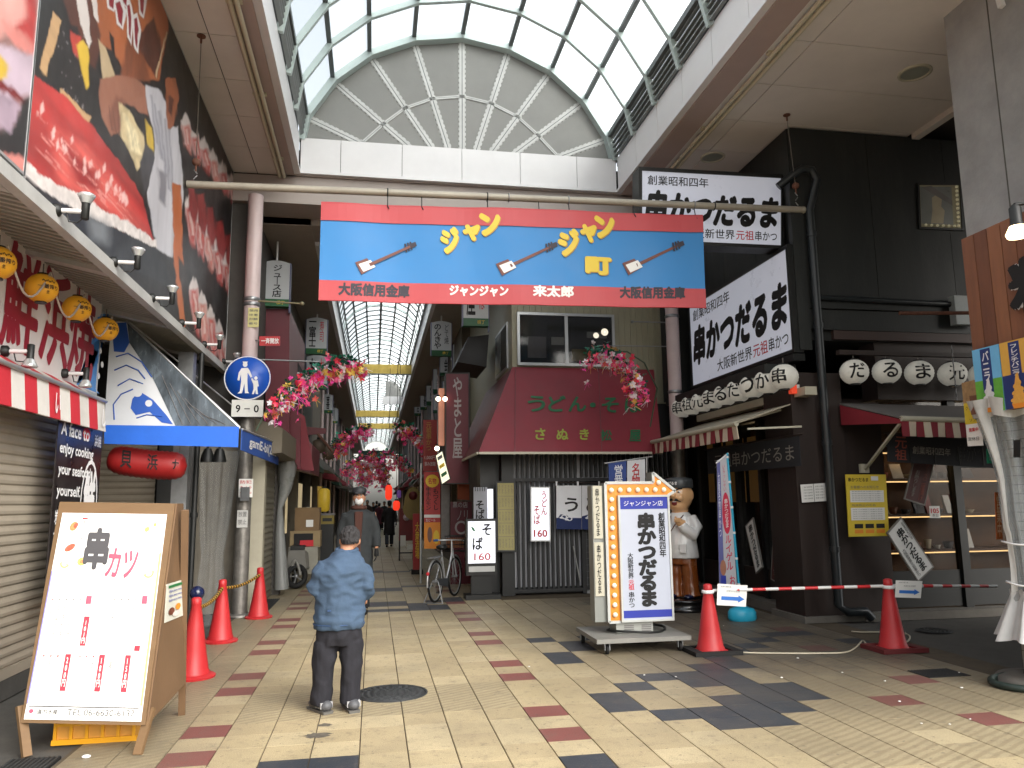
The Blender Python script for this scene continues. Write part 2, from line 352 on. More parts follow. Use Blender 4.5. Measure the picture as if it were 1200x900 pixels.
vis.sort(key=lambda t: t[3]); near = set((t[0], t[1]) for t in vis[:300])
tile_meshes = {}; rest = M()
for i, j, cx, cy in tiles:
    m = tmat(i, j); dz = random.uniform(-.0006, .0004)
    if (i, j) in near:
        if m.name not in tile_meshes:
            b = M(); tile_geo(b, 0, 0, 0, m); tile_meshes[m.name] = b.mesh('tile', m)
        o = bpy.data.objects.new('tile', tile_meshes[m.name]); link(o, floor); o.location = (cx, cy, dz)
    else: tile_geo(rest, cx, cy, dz, m)
part(floor, 'tiles', rest, kind='stuff')
# covers let into the floor
iron = mat('cast_iron', '#3a3c3d', rough=.6, metal=.4, var=.3, scale=30, bump=.7, bscale=120)
def manhole(name, c, r, label):
    t = thing(name, label, 'manhole cover', (c[0], c[1], .004))
    part(t, 'rim', M().lathe([(r*.93, 0), (r*.93, .006), (r, .006), (r, 0)], (c[0], c[1], 0), 36), iron)
    part(t, 'cover', M().lathe([(r*.92, 0), (r*.92, .005), (.001, .005)], (c[0], c[1], 0), 36), iron)
    st = M()
    for k in range(-6, 7):
        y = k*r/7.2; w = math.sqrt(max(0, (r*.88)**2-y*y))
        n = max(1, int(w*2/.05))
        for q in range(n): x = -w+(q+.5)*2*w/n; st.box(c[0]+x-.014, c[0]+x+.014, c[1]+y-.012, c[1]+y+.012, .005, .0085)
    part(t, 'studs', st, iron)
manhole('manhole_cover', (.17, 6.94), .31, 'large round dark iron manhole cover beside the shoes of the man in blue')
manhole('manhole_cover', tuple(G(1095, 739))[:2], .2, 'small dark round cover in the asphalt behind the right hand cone')
def grate(c, w, l, label):
    t = thing('drain_grate', label, 'drain grate', (c[0], c[1], 0)); b = M()
    part(t, 'frame', M().box(c[0]-w/2, c[0]+w/2, c[1]-l/2, c[1]+l/2, -.012, .003), rubber)
    n = int(w/.03)
    for k in range(n):
        x = c[0]-w/2+(k+.5)*w/n; b.box(x-.006, x+.006, c[1]-l/2, c[1]+l/2, .003, .007)
    part(t, 'bars', b, iron)
grate(tuple(G(1100, 789))[:2], .42, .3, 'square iron drain grate in the paving near the right edge')
grate((-2.12, 5.35), .3, .75, 'long iron drain grate in the gutter under the menu board')
grate((-1.72, 13.2), .32, 1.8, 'dark drain grate along the foot of the street shutter')
stain = mat('dark_spill', '#5c564c', rough=.8, var=.4, scale=20)
for (px, py, r, lab) in ((372, 862, .07, 'irregular grey stain on the paving in front of the man in blue'), (381, 850, .04, 'smaller grey stain just above the irregular one in front of the man in blue')):
    c = G(px, py); rq = random.Random(px); pts = [(c.x+r*(.6+.7*rq.random())*math.cos(a)*1.4, c.y+r*(.6+.7*rq.random())*math.sin(a), .0025) for a in [2*math.pi*k/22 for k in range(22)]]
    solo('floor_stain', lab, 'stain', M().poly(pts), stain)
scrap = mat('paper_scrap', '#dcdcd8', rough=.8)
for k, (px, py) in enumerate([(101, 888), (987, 789), (1037, 799), (1124, 789), (1127, 807), (1054, 823), (1080, 849), (1113, 850), (916, 795), (848, 734), (792, 794), (755, 792), (935, 772), (1137, 844), (533, 676+5), (620, 782)]):
    c = G(px, py); r = random.uniform(.006, .011) if k else .022
    lab = ['crumpled white paper scrap in the gutter below the menu board', 'tiny white litter crumb lying on the paving'][min(k, 1)]
    solo('paper_scrap', lab, 'litter', M().ball((c.x, c.y, .008), r, 6, sz=.5, sx=1.3), scrap, None if k == 0 else 'litter crumbs on the paving')
# ================================================================ arcade roofs and ceilings
HC = 6.9
soffit = mat('ceiling_board', '#d6d0cb', rough=.6, var=.07, scale=1.2); seam = mat('ceiling_seam', '#3c3532', rough=.8)
fascia_m = mat('white_fascia', '#d6d5d6', rough=.35, var=.03); brownband = mat('brown_band', '#a8979200'[:7], rough=.6, var=.05)
frost = skylight_mat(); frame_m = mat('pale_green_frame', '#b4c2c0', rough=.4, var=.05, metal=.1)
darkbar = mat('dark_grey_bar', '#5c6263', rough=.5); perf = mat('perforated_grey', '#8d8d8a', rough=.7, var=.05, bump=.8, bscale=260)
barwhite = mat('white_bar', '#bcbdbb', rough=.5); slatm = mat('louvre_grey', '#7a7f7f', rough=.45, metal=.2)
def ceiling(label_side, xs, y0, y1, step, yback):
    b = M().box(xs[0], xs[-1], yback, y1, HC+.012, HC+.2)
    c = struct('ceiling', b, seam)
    y = y1
    while y > y0:
        for a, e in zip(xs[:-1], xs[1:]):
            bb = M().box(a+.006, e-.006, max(y0, y-step)+.006, y-.006, HC, HC+.014)
            part(c, 'ceiling_panel', bb, soffit)
        y -= step
    part(c, 'ceiling_panel', M().box(xs[0], xs[-1], yback, y0, HC, HC+.013), soffit)
    return c
YE = 3.4
cl = ceiling('left', [-2.32, -1.93, -1.62], 4.4, 12.3, .95, YE)
cr = ceiling('right', [4.72, 5.0, 7.74], 4.4, 12.3, .95, YE)
struct('roof_deck', M().box(-14, 18, 12.52, 13.0, HC+.001, HC+.55).box(-14, -1.5, 12.31, 12.519, HC+.001, HC+.55).box(4.55, 18, 12.31, 12.519, HC+.001, HC+.55), seam)
# roof blocks over the side ceilings
struct('roof_deck', M().box(-14, -1.6, YE, 12.3, HC+.25, HC+.6).box(4.7, 18, YE, 12.3, HC+.25, HC+.6), seam)
vault = thing('arcade_skylight', 'large barrel vaulted glass skylight over the plaza with grey fan shaped gable', 'skylight', (1.41, 12.2, HC))
XL, XR, YG = -1.28, 4.11, 12.2
# white fascia panels round the opening
for s, x in ((-1, XL), (1, XR)):
    y = YG-.02
    while y > YE:
        x0, x1 = (x-.06, x) if s < 0 else (x, x+.06)
        part(vault, 'fascia_panel', M().box(x0, x1, y-.955, y-.006, HC+.05, 7.52), fascia_m); y -= .96
    x0, x1 = (x-.2, x-.061) if s < 0 else (x+.061, x+.2)
    part(vault, 'fascia_backing', M().box(x0, x1, YE, YG, HC+.051, 7.51), seam)
    e0, e1 = (x-.07, x+.03) if s < 0 else (x-.03, x+.07)
    part(vault, 'fascia_lip', M().box(e0, e1, YE, YG-.03, HC+.0, HC+.048), fascia_m)
    w0, w1 = (x-.34, x-.071) if s < 0 else (x+.071, x+.42)
    part(vault, 'soffit_band', M().box(w0, w1, YE, YG+.1, HC-.02, HC+.3), brownband)
x = XL
k = 0
xs = [XL+.02, -.62, .38, 1.38, 2.38, 3.38, XR-.02]
for a, b_ in zip(xs[:-1], xs[1:]):
    part(vault, 'fascia_panel', M().box(a+.004, b_-.004, YG, YG+.06, HC+.05, 7.52), fascia_m)
part(vault, 'fascia_backing', M().box(XL, XR, YG+.061, YG+.3, HC+.06, 7.51), seam)
part(vault, 'fascia_lip', M().box(XL-.07, XR+.07, YG-.029, YG+.07, HC, HC+.049), fascia_m)
# cross beam over the mouth of the street
beam_m = mat('beam_grey', '#a39a94', rough=.6, var=.05)
struct('cross_beam', M().box(-2.35, 5.6, YG+.08, YG+.75, 6.42, HC-.021).box(XL-.34, XR+.42, YG+.031, YG+.5, HC-.02, HC-.002), beam_m)
# gable fan: vertices of the polygonal arch
fan = [(-1.22, 7.55), (-1.18, 7.95), (-.76, 8.62), (-.17, 9.14), (.57, 9.48), (1.40, 9.62), (2.23, 9.48), (2.97, 9.14), (3.56, 8.62), (3.98, 7.95), (4.05, 7.55)]
cxm, czm = 1.40, 6.8
inner = [(-.32, 7.55)] + [(cxm+(x-cxm)*.52, 6.95+(z-6.95)*.56) for x, z in fan[2:9]] + [(3.12, 7.55)]
YF = YG+.14
def ptz(p, q, z):  # point on line p-q at height z
    t = (z-p[1])/(q[1]-p[1]); return (p[0]+(q[0]-p[0])*t, z)
def panel3(poly): return M().slab([(x, YF, z) for x, z in poly], .03, None, (0, -1, 0)) if True else None
def order(poly):   # counter clockwise seen from -y
    a = sum(poly[i-1][0]*poly[i][1]-poly[i][0]*poly[i-1][1] for i in range(len(poly)))
    return poly if a > 0 else poly[::-1]
spokes = []
for i in range(1, 10):
    o_ = fan[i]; dx, dz = cxm-o_[0], czm-o_[1]; t = (o_[1]-7.54)/(-dz); spokes.append((o_, (o_[0]+dx*t, 7.54)))
for i in range(8):
    (a0, a1), (b0, b1) = spokes[i], spokes[i+1]
    f = .52
    am = (a0[0]+(cxm-a0[0])*.38, a0[1]+(czm-a0[1])*.38); bm = (b0[0]+(cxm-b0[0])*.38, b0[1]+(czm-b0[1])*.38)
    if am[1] < 7.54: am = a1
    if bm[1] < 7.54: bm = b1
    part(vault, 'perforated_panel', panel3(order([a0, b0, bm, am] if am != a1 or bm != b1 else [a0, b0, b1, a1])), perf)
    if am[1] > 7.56 or bm[1] > 7.56:
        poly = [am, bm, b1, a1]; poly = [p for n, p in enumerate(poly) if n == 0 or (abs(p[0]-poly[n-1][0])+abs(p[1]-poly[n-1][1])) > 1e-3]
        if len(poly) > 2: part(vault, 'perforated_panel', panel3(order(poly)), perf)
part(vault, 'perforated_panel', panel3(order([fan[0], fan[1], spokes[0][1]])), perf)
part(vault, 'perforated_panel', panel3(order([fan[10], fan[9], spokes[8][1]])), perf)
def glazing_bar(p, q, w=.044, teeth=True):
    b = M(); P, Q = V3((p[0], YF-.004, p[1])), V3((q[0], YF-.004, q[1])); t = (Q-P).normalized(); n = V3((t.z, 0, -t.x)); L_ = (Q-P).length
    for s in (-1, 1):
        b.bar(P+n*s*w*.62, Q+n*s*w*.62, w*.95, .02, barwhite, up=(0, 1, 0))
        k = 0
        while teeth and k*.09 < L_-.09:
            c = P+t*(k*.09+.03)+n*s*w*1.05; b.slab([c, c+t*.05, c+t*.05+n*s*.018, c+n*s*.018] if s > 0 else [c, c+n*s*.018, c+t*.05+n*s*.018, c+t*.05], .012, barwhite, (0, -1, 0)); k += 1
    b.bar(P-V3((0, .003, 0)), Q-V3((0, .003, 0)), .010, .008, darkbar, up=(0, 1, 0))
    return b
for a, b_ in spokes: part(vault, 'glazing_bar', glazing_bar(a, b_))
mids = [(a[0]+(cxm-a[0])*.38, a[1]+(czm-a[1])*.38) for a, _ in spokes]
mids[0] = None; mids[8] = None
mm = [m for m in mids if m and m[1] > 7.6]
ml = (mm[0][0]-.36, 7.55); mrr = (mm[-1][0]+.36, 7.55)
for p, q in zip([ml]+mm, mm+[mrr]): part(vault, 'glazing_bar', glazing_bar(p, q, .024, False))
YB = [YG-k*.975 for k in range(10)]
def arc_rib(y, w, d, m):
    b = M(); pts = [V3((x, y, z)) for x, z in [(-1.26, 7.5)]+fan[1:10]+[(4.09, 7.5)]]
    for p, q in zip(pts[:-1], pts[1:]): b.bar(p, q, w, d, m, up=(0, 1, 0)) if False else b.bar(p, q, d, w, m, up=(0, 1, 0))
    return b
part(vault, 'arch_rib', arc_rib(YG+.06, .16, .12, frame_m), frame_m)
for y in YB[1:]: part(vault, 'arch_rib', arc_rib(y, .07, .09, frame_m), frame_m)
for i in range(1, 10):
    x, z = fan[i]; s = 0.05 if i in (1, 9) else .035
    cx = x-1.4; n = V3((cx, 0, (z-7.2)*1.4)).normalized()
    p = V3((x, 0, z))+n*.03
    part(vault, 'purlin', M().bar((p.x, YE, p.z), (p.x, YG+.1, p.z), s*2, s*1.8, darkbar))
cent = (1.4, 7.9)
for i in range(1, 9):
    (x0, z0), (x1, z1) = fan[i], fan[i+1]; n = V3((z1-z0, 0, x0-x1)).normalized(); n = -n if n.z < 0 else n; k = .05
    me = None
    for y in YB[:-1]:
        b = M().slab([(x0+n.x*k, y, z0+n.z*k), (x1+n.x*k, y, z1+n.z*k), (x1+n.x*k, y-.97, z1+n.z*k), (x0+n.x*k, y-.97, z0+n.z*k)], .004, frost)
        o = part(vault, 'pane', b, frost)
        if me is None: me = o.data
        else: o.data = me
for s, x0, x1 in ((-1, -1.26, -1.2), (1, 4.0, 4.09)):
    rest_l = M()
    for bi, y in enumerate(YB[:-1]):
        for k in range(5):
            z = 7.56+k*.085; xx = (x1 if s < 0 else x0); t = (z-7.5)/.45
            xa = -1.27+.05*t if s < 0 else 4.10-.06*t-.04
            b = M() if bi < 6 else rest_l
            b.hexa([(xa, y-.93, z-.02), (xa+.05, y-.93, z+.03) if s < 0 else (xa+.05, y-.93, z-.02+.0), (xa+.05, y-.04, z+.03) if s < 0 else (xa+.05, y-.04, z-.02), (xa, y-.04, z-.02), (xa, y-.93, z+.0), (xa+.05, y-.93, z+.05) if s < 0 else (xa+.05, y-.93, z+.0), (xa+.05, y-.04, z+.05) if s < 0 else (xa+.05, y-.04, z), (xa, y-.04, z)], slatm)
            if bi < 6: part(vault, 'slat', b, slatm)
    part(vault, 'slats', rest_l, slatm, kind='stuff')
    bx = -1.34 if s < 0 else 4.16
    part(vault, 'louvre_backing', M().box(bx, bx+.03, YE, YG, 7.52, 7.98), black)
# gable closing walls outside the fan
struct('roof_parapet', M().box(-1.9, -1.36, YE, YG+.3, 7.53, 7.6).box(4.21, 4.8, YE, YG+.3, 7.53, 7.6), seam)
# conduits and rails along both fascias
pipe_c = mat('cream_conduit', '#c3bda6', rough=.45, var=.06)
def conduit(xs, z, label, y0=YE, y1=12.2):
    t = thing('conduit_rail', label, 'conduit', (xs[0], y1, z))
    for x in xs: part(t, 'pipe', M().tube([(x, y0, z), (x, y1, z)], .028, 8), pipe_c)
    y = y1-.6
    while y > 2:
        part(t, 'bracket', M().box(min(xs)-.05, max(xs)+.05, y-.03, y+.03, z+.02, z+.08), pipe_c); y -= 1.9
conduit([-1.50, -1.57], HC-.07, 'pair of cream conduits clipped along the left edge of the plaza ceiling')
conduit([4.60, 4.68], HC-.07, 'pair of cream conduits clipped along the right edge of the plaza ceiling')
part(vault, 'soffit_band', M().box(4.531, 4.72, YE, YG, HC-.012, HC+.2), fascia_m)
# downlights and ceiling hooks
lens = mat('frosted_lens', '#8a8f86', rough=.3)
for (px, py, r, lab) in ((1072, 85, .2, 'large round recessed downlight in the right ceiling, nearest the concrete wall'), (835, 184, .19, 'round recessed downlight in the right ceiling above the black shop sign')):
    c = G(px, py, HC); t = thing('downlight', lab, 'ceiling light', c)
    part(t, 'trim_ring', M().lathe([(r*.82, HC-.002), (r*.84, HC-.025), (r, HC-.015), (r, HC+.001)], (c.x, c.y, 0), 28), cream)
    part(t, 'lens', M().lathe([(r*.83, HC-.004), (r*.4, HC+.0-.012), (.001, HC-.014)], (c.x, c.y, 0), 28), lens)
wire = mat('thin_steel_wire', '#77736d', rough=.5, metal=.6)
rust = mat('rusty_iron', '#6b4638', rough=.8, var=.3, scale=20)
# ================================================================ long roof of the street
ZS = 6.3; XC = .13; HW = 1.16
street_roof = thing('street_skylight', 'long narrow glass vault running down the covered shopping street', 'skylight', (XC, 13, ZS))
so = mat('street_soffit', '#9c948b', rough=.7, var=.08)
struct('street_ceiling', M().box(-2.6, XC-HW-.1, YG+.76, 75, ZS, ZS+.4).box(XC+HW+.1, 3.0, YG+.76, 75, ZS, ZS+.4).box(-2.6, 3, YG+.76, YG+1.6, ZS+.01, ZS+.38), so)
for s in (-1, 1):
    x = XC+s*HW; x0, x1 = sorted((x, x+s*.1)); y = 13.9
    while y < 70:
        part(street_roof, 'fascia_panel', M().box(x0, x1, y+.01, y+2.4, ZS-.02, ZS+.42), fascia_m); y += 2.41
SEG = 8
arc = [(XC-math.cos(math.pi*k/SEG)*(HW-.04), ZS+.42+math.sin(math.pi*k/SEG)*.85) for k in range(SEG+1)]
gold_y = [G(447, 437, ZS).y, G(445, 488, ZS).y, G(445, 502, ZS).y, G(447, 533, ZS).y]
for i in range(SEG):
    (x0, z0), (x1, z1) = arc[i], arc[i+1]; me = None
    for k in range(22):
        y = 13.0+k*.62
        b = M().slab([(x0, y, z0), (x1, y, z1), (x1, y+.6, z1), (x0, y+.6, z0)], .004, frost, V3((z0-z1, 0, x1-x0)).normalized())
        o = part(street_roof, 'pane', b, frost)
        if me is None: me = o.data
        else: o.data = me
    part(street_roof, 'pane', M().slab([(x0, 26.7, z0), (x1, 26.7, z1), (x1, 75, z1), (x0, 75, z0)], .004, frost, V3((z0-z1, 0, x1-x0)).normalized()), frost)
for i in range(SEG+1):
    x, z = arc[i]; part(street_roof, 'purlin', M().bar((x, 13, z-.03), (x, 75, z-.03), .05 if i != SEG//2 else .07, .06, darkbar))
for k in range(80):
    y = 13.0+k*.62+(.0 if k < 24 else (k-24)*.25); b = M(); big = k % 8 == 0
    for (x0, z0), (x1, z1) in zip(arc[:-1], arc[1:]): b.bar((x0, y, z0-.04), (x1, y, z1-.04), .06 if big else .035, .05 if not big else .1, frame_m if big else darkbar, up=(0, 1, 0))
    part(street_roof, 'arch_rib', b)
gold = mat('gold_sheet', '#b39a4a', rough=.35, metal=.35, var=.2, scale=6)
for n, gy in enumerate(gold_y):
    h = .30; b = M().box(XC-HW-.02, XC+HW+.02, gy, gy+.12, ZS-.02, ZS+h+.02)
    lab = ['nearest', 'second', 'third', 'farthest'][n]+' gold coloured beam crossing the street skylight'
    t = thing('gold_beam', lab, 'beam', (XC, gy, ZS), 'gold beams across the street skylight')
    part(t, 'gold_panel', b, gold); part(t, 'dark_edge', M().box(XC-HW, XC+HW, gy-.004, gy+.1, ZS-.05, ZS-.021), darkbar)
# grey gable seen past the first gold beam
gy = gold_y[0]+9
gb = M()
part(street_roof, 'gable_panel', M().slab([(XC+.35, gy, ZS+.1), (XC+HW, gy, ZS+.1), (XC+HW, gy, ZS+1.0), (XC+.8, gy, ZS+1.15), (XC+.35, gy, ZS+1.1)], .05, perf, (0, -1, 0)), perf)
part(street_roof, 'fascia_panel', M().box(XC+.2, XC+HW, gy-.1, gy-.04, ZS-.02, ZS+.36), fascia_m)
# eyebolts and wires hanging from the plaza ceiling
for (px, py, L_, lab) in ((236, 42, 1.15, 'thin wire hanging from an eyebolt in the left ceiling'), (925, 90, 0, 'thin wire hanging from the right ceiling to the banner pole end')):
    c = G(px, py, HC)
    if L_ == 0: e = V3((5.78, 9.4, 5.95)); c = V3((5.6, 9.2, HC))
    else: e = V3((-2.2, 9.4, 5.75))
    t = thing('hanging_wire', lab, 'wire', c)
    part(t, 'eyebolt', M().lathe([(.05, HC-.01), (.05, HC+.0), (.001, HC)], (c.x, c.y, 0), 12).tube([c, c-V3((0, 0, .09))], .012), rust)
    part(t, 'cable', M().tube([c-V3((0, 0, .08)), e], .005, 5), wire)
    part(t, 'insulator', M().ball(tuple(e), .05, 8).tube([e, e-V3((0, 0, .12))], .012), rust)
    for k in range(3): part(t, 'chain_link', M().tube([e-V3((.02*(-1)**k, 0, .1+.07*k)), e-V3((-.02*(-1)**k, 0, .15+.07*k))], .008), steel)
# ================================================================ left: corner building with photo billboards, canopy and shop fronts
def uvof(P, q):
    a, b, c, d = P.c; U = b-a; W = d-a; r = q-a; return (r.dot(U)/U.length_squared, r.dot(W)/W.length_squared)
def uvx(P, px, py): return uvof(P, PX(px, py, P.c[0].x))
def uvy(P, px, py): return uvof(P, PY(px, py, P.c[0].y))
XP = -2.3
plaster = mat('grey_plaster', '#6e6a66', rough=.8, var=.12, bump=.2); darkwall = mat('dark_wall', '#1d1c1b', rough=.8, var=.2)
bl = thing('corner_building', 'tall corner building on the left with roller shutter, canopy and photo billboards', 'building', (-5, 7, 0))
part(bl, 'upper_wall', M().box(-8, XP-.06, 1.0, 12.36, 3.98, HC+.24), plaster)
part(bl, 'shop_wall', M().box(-8, -3.96, 1.0, 12.3, 2.5, 3.98), plaster)
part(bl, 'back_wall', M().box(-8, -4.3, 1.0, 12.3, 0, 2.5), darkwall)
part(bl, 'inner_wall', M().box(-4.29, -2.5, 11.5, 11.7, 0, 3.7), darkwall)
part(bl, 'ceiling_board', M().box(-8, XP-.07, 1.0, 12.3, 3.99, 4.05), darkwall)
# photo prints: tuna, rice and kitchen colours
tuna = mat('print_red_tuna', '#b5302c', rough=.35, var=.45, scale=5, stretch=(1, .8, 4), dirt=.35, dcol=(.75, .35, .3))
pinkfish = mat('print_pink_fish', '#d8857c', rough=.35, var=.35, scale=6, dirt=.4, dcol=(.8, .6, .55)); rice = mat('print_white_rice', '#d6cfca', rough=.4, var=.25, scale=18)
pdark = mat('print_dark', '#1b1718', rough=.3, var=.5, scale=4, dirt=.25, dcol=(.12, .11, .1)); pbrown = mat('print_brown', '#6a3a2a', rough=.35, var=.3, scale=5)
porange = mat('print_orange', '#b8693a', rough=.35, var=.25, scale=3, dirt=.4, dcol=(.2, .09, .05)); pskin = mat('print_skin', '#9d6a55', rough=.35, var=.12, scale=5)
pwood = mat('print_wood', '#c5a077', rough=.35, var=.15, stretch=(1, 1, 8)); pcoat = mat('print_coat', '#cfcdd0', rough=.4, var=.12, scale=3, stretch=(1, 3, .5))
pyel = mat('print_yellow', '#d9b93c', rough=.4, var=.15); plilac = mat('print_lilac', '#b8a6b2', rough=.4, var=.2, scale=4, dirt=.4, dcol=(.5, .3, .35)); pred = mat('print_deep_red', '#8d2327', rough=.4, var=.2)
pgrey = mat('print_grey', '#6d6a6a', rough=.35, var=.3)
ys = PX(36, 100, XP).y
b1 = Panel((XP, 1.4, HC-.02), (XP, ys, HC-.02), (XP, ys, 3.78), (XP, 1.4, 3.78))
import numpy as np
def vnoise(x, y, seed=0):
    xi = np.floor(x).astype(int); yi = np.floor(y).astype(int); fx = x-xi; fy = y-yi; fx = fx*fx*(3-2*fx); fy = fy*fy*(3-2*fy)
    h = lambda i, j: (np.sin(i*127.1+j*311.7+seed*74.7)*43758.5453) % 1.0
    return (h(xi, yi)*(1-fx)+h(xi+1, yi)*fx)*(1-fy)+(h(xi, yi+1)*(1-fx)+h(xi+1, yi+1)*fx)*fy
def fbm(x, y, seed=0, o=4): return sum(vnoise(x*2**k, y*2**k, seed+k)*.5**(k+1) for k in range(o))/(1-.5**o)
class Painting:
    """colours of a photographic print, laid down on a fine mesh as a colour attribute (x, y are the traced outline coordinates)"""
    def __init__(s, P, nu, nv):
        s.P = P; s.nu, s.nv = nu, nv; us, vs = np.meshgrid(np.linspace(0, 1, nu+1), np.linspace(0, 1, nv+1)); c = [np.array(q) for q in P.c]
        W = c[0][None, None]*((1-us)*(1-vs))[..., None]+c[1][None, None]*(us*(1-vs))[..., None]+c[2][None, None]*(us*vs)[..., None]+c[3][None, None]*((1-us)*vs)[..., None]
        s.W = W; q = W-np.array(CAM); R_, D_, U_ = (np.array(w) for w in (CR_, CD_, CU_))
        v = q[..., 0:1]*R_+q[..., 1:2]*D_+q[..., 2:3]*U_; s.x = 600+F_PX*v[..., 0]/-v[..., 2]; s.y = 450-F_PX*v[..., 1]/-v[..., 2]
        s.wy, s.wz = W[..., 1], W[..., 2]; s.wx_ = (fbm(s.wy*6, s.wz*6, 3)-.5)*5; s.wy_ = (fbm(s.wy*6, s.wz*6, 9)-.5)*5; s.col = np.zeros(W.shape)
    def fill(s, c, var=.2, sc=3, streak=None, seed=1, mask=None):
        n = fbm(s.wy*sc*(streak[0] if streak else 1), s.wz*sc*(streak[1] if streak else 1), seed); k = 1+(n-.5)*2*var; c = np.array(lin(c)) if isinstance(c, str) else np.array(c)
        new = c[None, None]*k[..., None]
        if mask is None: s.col = new
        else: s.col = s.col*(1-mask[..., None])+new*mask[..., None]
    def mask(s, pts, soft=1.2, warp=1.0):
        x = s.x+s.wx_*warp; y = s.y+s.wy_*warp; n = len(pts); d = np.full(x.shape, 1e9); ins = np.zeros(x.shape, bool)
        for i in range(n):
            (x1, y1), (x2, y2) = pts[i], pts[i-1]; dx, dy = x2-x1, y2-y1; L2_ = dx*dx+dy*dy+1e-9
            t = np.clip(((x-x1)*dx+(y-y1)*dy)/L2_, 0, 1); d = np.minimum(d, np.hypot(x-x1-t*dx, y-y1-t*dy))
            cr = ((y1 > y) != (y2 > y)); xx = (x2-x1)*(y-y1)/((y2-y1) if y2 != y1 else 1e-9)+x1; ins ^= cr & (x < xx)
        sd = np.where(ins, d, -d); return np.clip(sd/soft+.5, 0, 1)
    def poly(s, c, pts, soft=1.2, var=.2, sc=3, streak=None, warp=1.0, seed=1, edge=None):
        m = s.mask(pts, soft, warp)
        s.fill(c, var, sc, streak, seed, m)
        if edge: m2 = np.clip(m-s.mask(pts, edge[1], warp), 0, 1)*(m > .5); s.fill(edge[0], .1, sc, None, seed, m2*edge[2])
    def build(s, parent, name):
        b = M(); nv, nu = s.nv+1, s.nu+1; n = s.P.n; W = s.W+np.array(n)[None, None]*.0012
        me = bpy.data.meshes.new(name); vs = W.reshape(-1, 3); cen = vs.mean(0); i = np.arange(nv*nu).reshape(nv, nu)
        f = np.stack([i[1:, :-1], i[1:, 1:], i[:-1, 1:], i[:-1, :-1]], -1).reshape(-1, 4)
        me.from_pydata((vs-cen).tolist(), [], f.tolist()); at = me.color_attributes.new('print', 'FLOAT_COLOR', 'POINT')
        at.data.foreach_set('color', np.concatenate([np.clip(s.col.reshape(-1, 3), 0, 1), np.ones((len(vs), 1))], 1).astype(np.float32).ravel())
        m = mat('photo_print', '#808080', rough=.38); N_ = m.node_tree.nodes; a = N_.new('ShaderNodeVertexColor'); a.layer_name = 'print'; m.node_tree.links.new(a.outputs[0], N_['Principled BSDF'].inputs['Base Color'])
        me.materials.append(m); o = bpy.data.objects.new(name, me); link(o, parent); o.location = V3(cen.tolist())-wloc(parent); return o
TUNA, PINK, RICE, DARK, SKIN, ORG, WOODC, COATC, YEL, BRN = '#a83230', '#cf8078', '#cfc8c4', '#1c1819', '#94624e', '#a8603a', '#b8956c', '#bdbcc2', '#c8a838', '#552e23'
p1 = Painting(b1, 90, 90); p1.fill('#8f6a66', .4, 2); A = p1.poly
A(TUNA, [(-200, -120), (44, -10), (40, 62), (0, 30), (-90, 40)], 5, .35, 5, (1, 3)); A('#d89a92', [(-200, -20), (0, -30), (30, -20), (30, 20), (0, 45), (-100, 90)], 8, .3, 4); A(PINK, [(0, 22), (26, 36), (40, 56), (38, 66), (12, 50)], 3, .3, 6)
A('#b9a6b4', [(-60, 44), (0, 52), (40, 66), (38, 110), (10, 118), (-60, 90)], 5, .25, 5, None, 1, 4); A(YEL, [(-30, 70), (2, 66), (10, 84), (4, 92), (-30, 90)], 2, .2, 6); A('#6d1c20', [(-100, 95), (0, 93), (28, 118), (26, 124), (0, 104), (-100, 124)], 1.5, .2)
A('#a792a2', [(-60, 112), (0, 108), (24, 124), (14, 158), (0, 150), (-60, 150)], 4, .35, 8); A(DARK, [(0, 150), (14, 156), (26, 118), (40, 112), (38, 190), (-10, 178)], 3, .5, 6); A(PINK, [(-200, 200), (0, 178), (40, 188), (26, 215), (-200, 260)], 3, .2, 6)
t = thing('photo_billboard', 'part of a sushi photo billboard at the far upper left corner', 'billboard', (XP, 3, 3.78)); f = part(t, 'board', b1.back(.05), pdark); part(t, 'frame', b1.frame(.02, .004, .054), alu); p1.build(f, 'print')
b2 = Panel((XP, ys+.03, HC-.02), (XP, 12.3, HC-.02), (XP, 12.3, 3.72), (XP, ys+.03, 3.72))
p2 = Painting(b2, 380, 190); p2.fill(DARK, .5, 2.5); A = p2.poly; rn = random.Random(3)
A(ORG, [(80, -60), (183, -60), (198, 30), (190, 95), (150, 90), (132, 60), (100, 40)], 3, .3, 2); A('#7d452b', [(150, 40), (168, 45), (176, 96), (140, 90)], 4, .3, 4, (3, 1)); A(BRN, [(60, -40), (100, -30), (118, 40), (112, 82), (92, 60), (80, 20)], 3, .4, 4)
A('#201a1b', [(60, 22), (90, 30), (104, 84), (101, 128), (96, 130), (70, 100), (56, 70)], 2, .6, 8)
for k in range(40): x, y = rn.uniform(62, 102), rn.uniform(35, 125); A('#8a8484', [(x, y), (x+1.5, y), (x+1, y+3)], 1, .2, 3)
A(WOODC, [(62, 14), (72, 24), (54, 90), (45, 80)], 1, .15, 4, (1, 6)); A(WOODC, [(70, 102), (107, 138), (103, 147), (70, 112)], 1, .15, 4)
A(RICE, [(84, -30), (98, -30), (108, 50), (105, 58), (94, 30)], 1, .15); A(RICE, [(104, -40), (112, -30), (116, 26), (110, 20)], 1, .1); A('#b9a483', [(114, 44), (124, 56), (136, 92), (120, 92)], 1.5, .2, 5); A(DARK, [(127, 36), (134, 44), (134, 68), (130, 60)], 1.5, .3)
A('#a83a30', [(82, 34), (94, 44), (92, 68), (86, 60)], 2, .4, 6); A(YEL, [(90, 52), (96, 47), (104, 56), (105, 100), (102, 106), (96, 82)], 2, .2, 6)
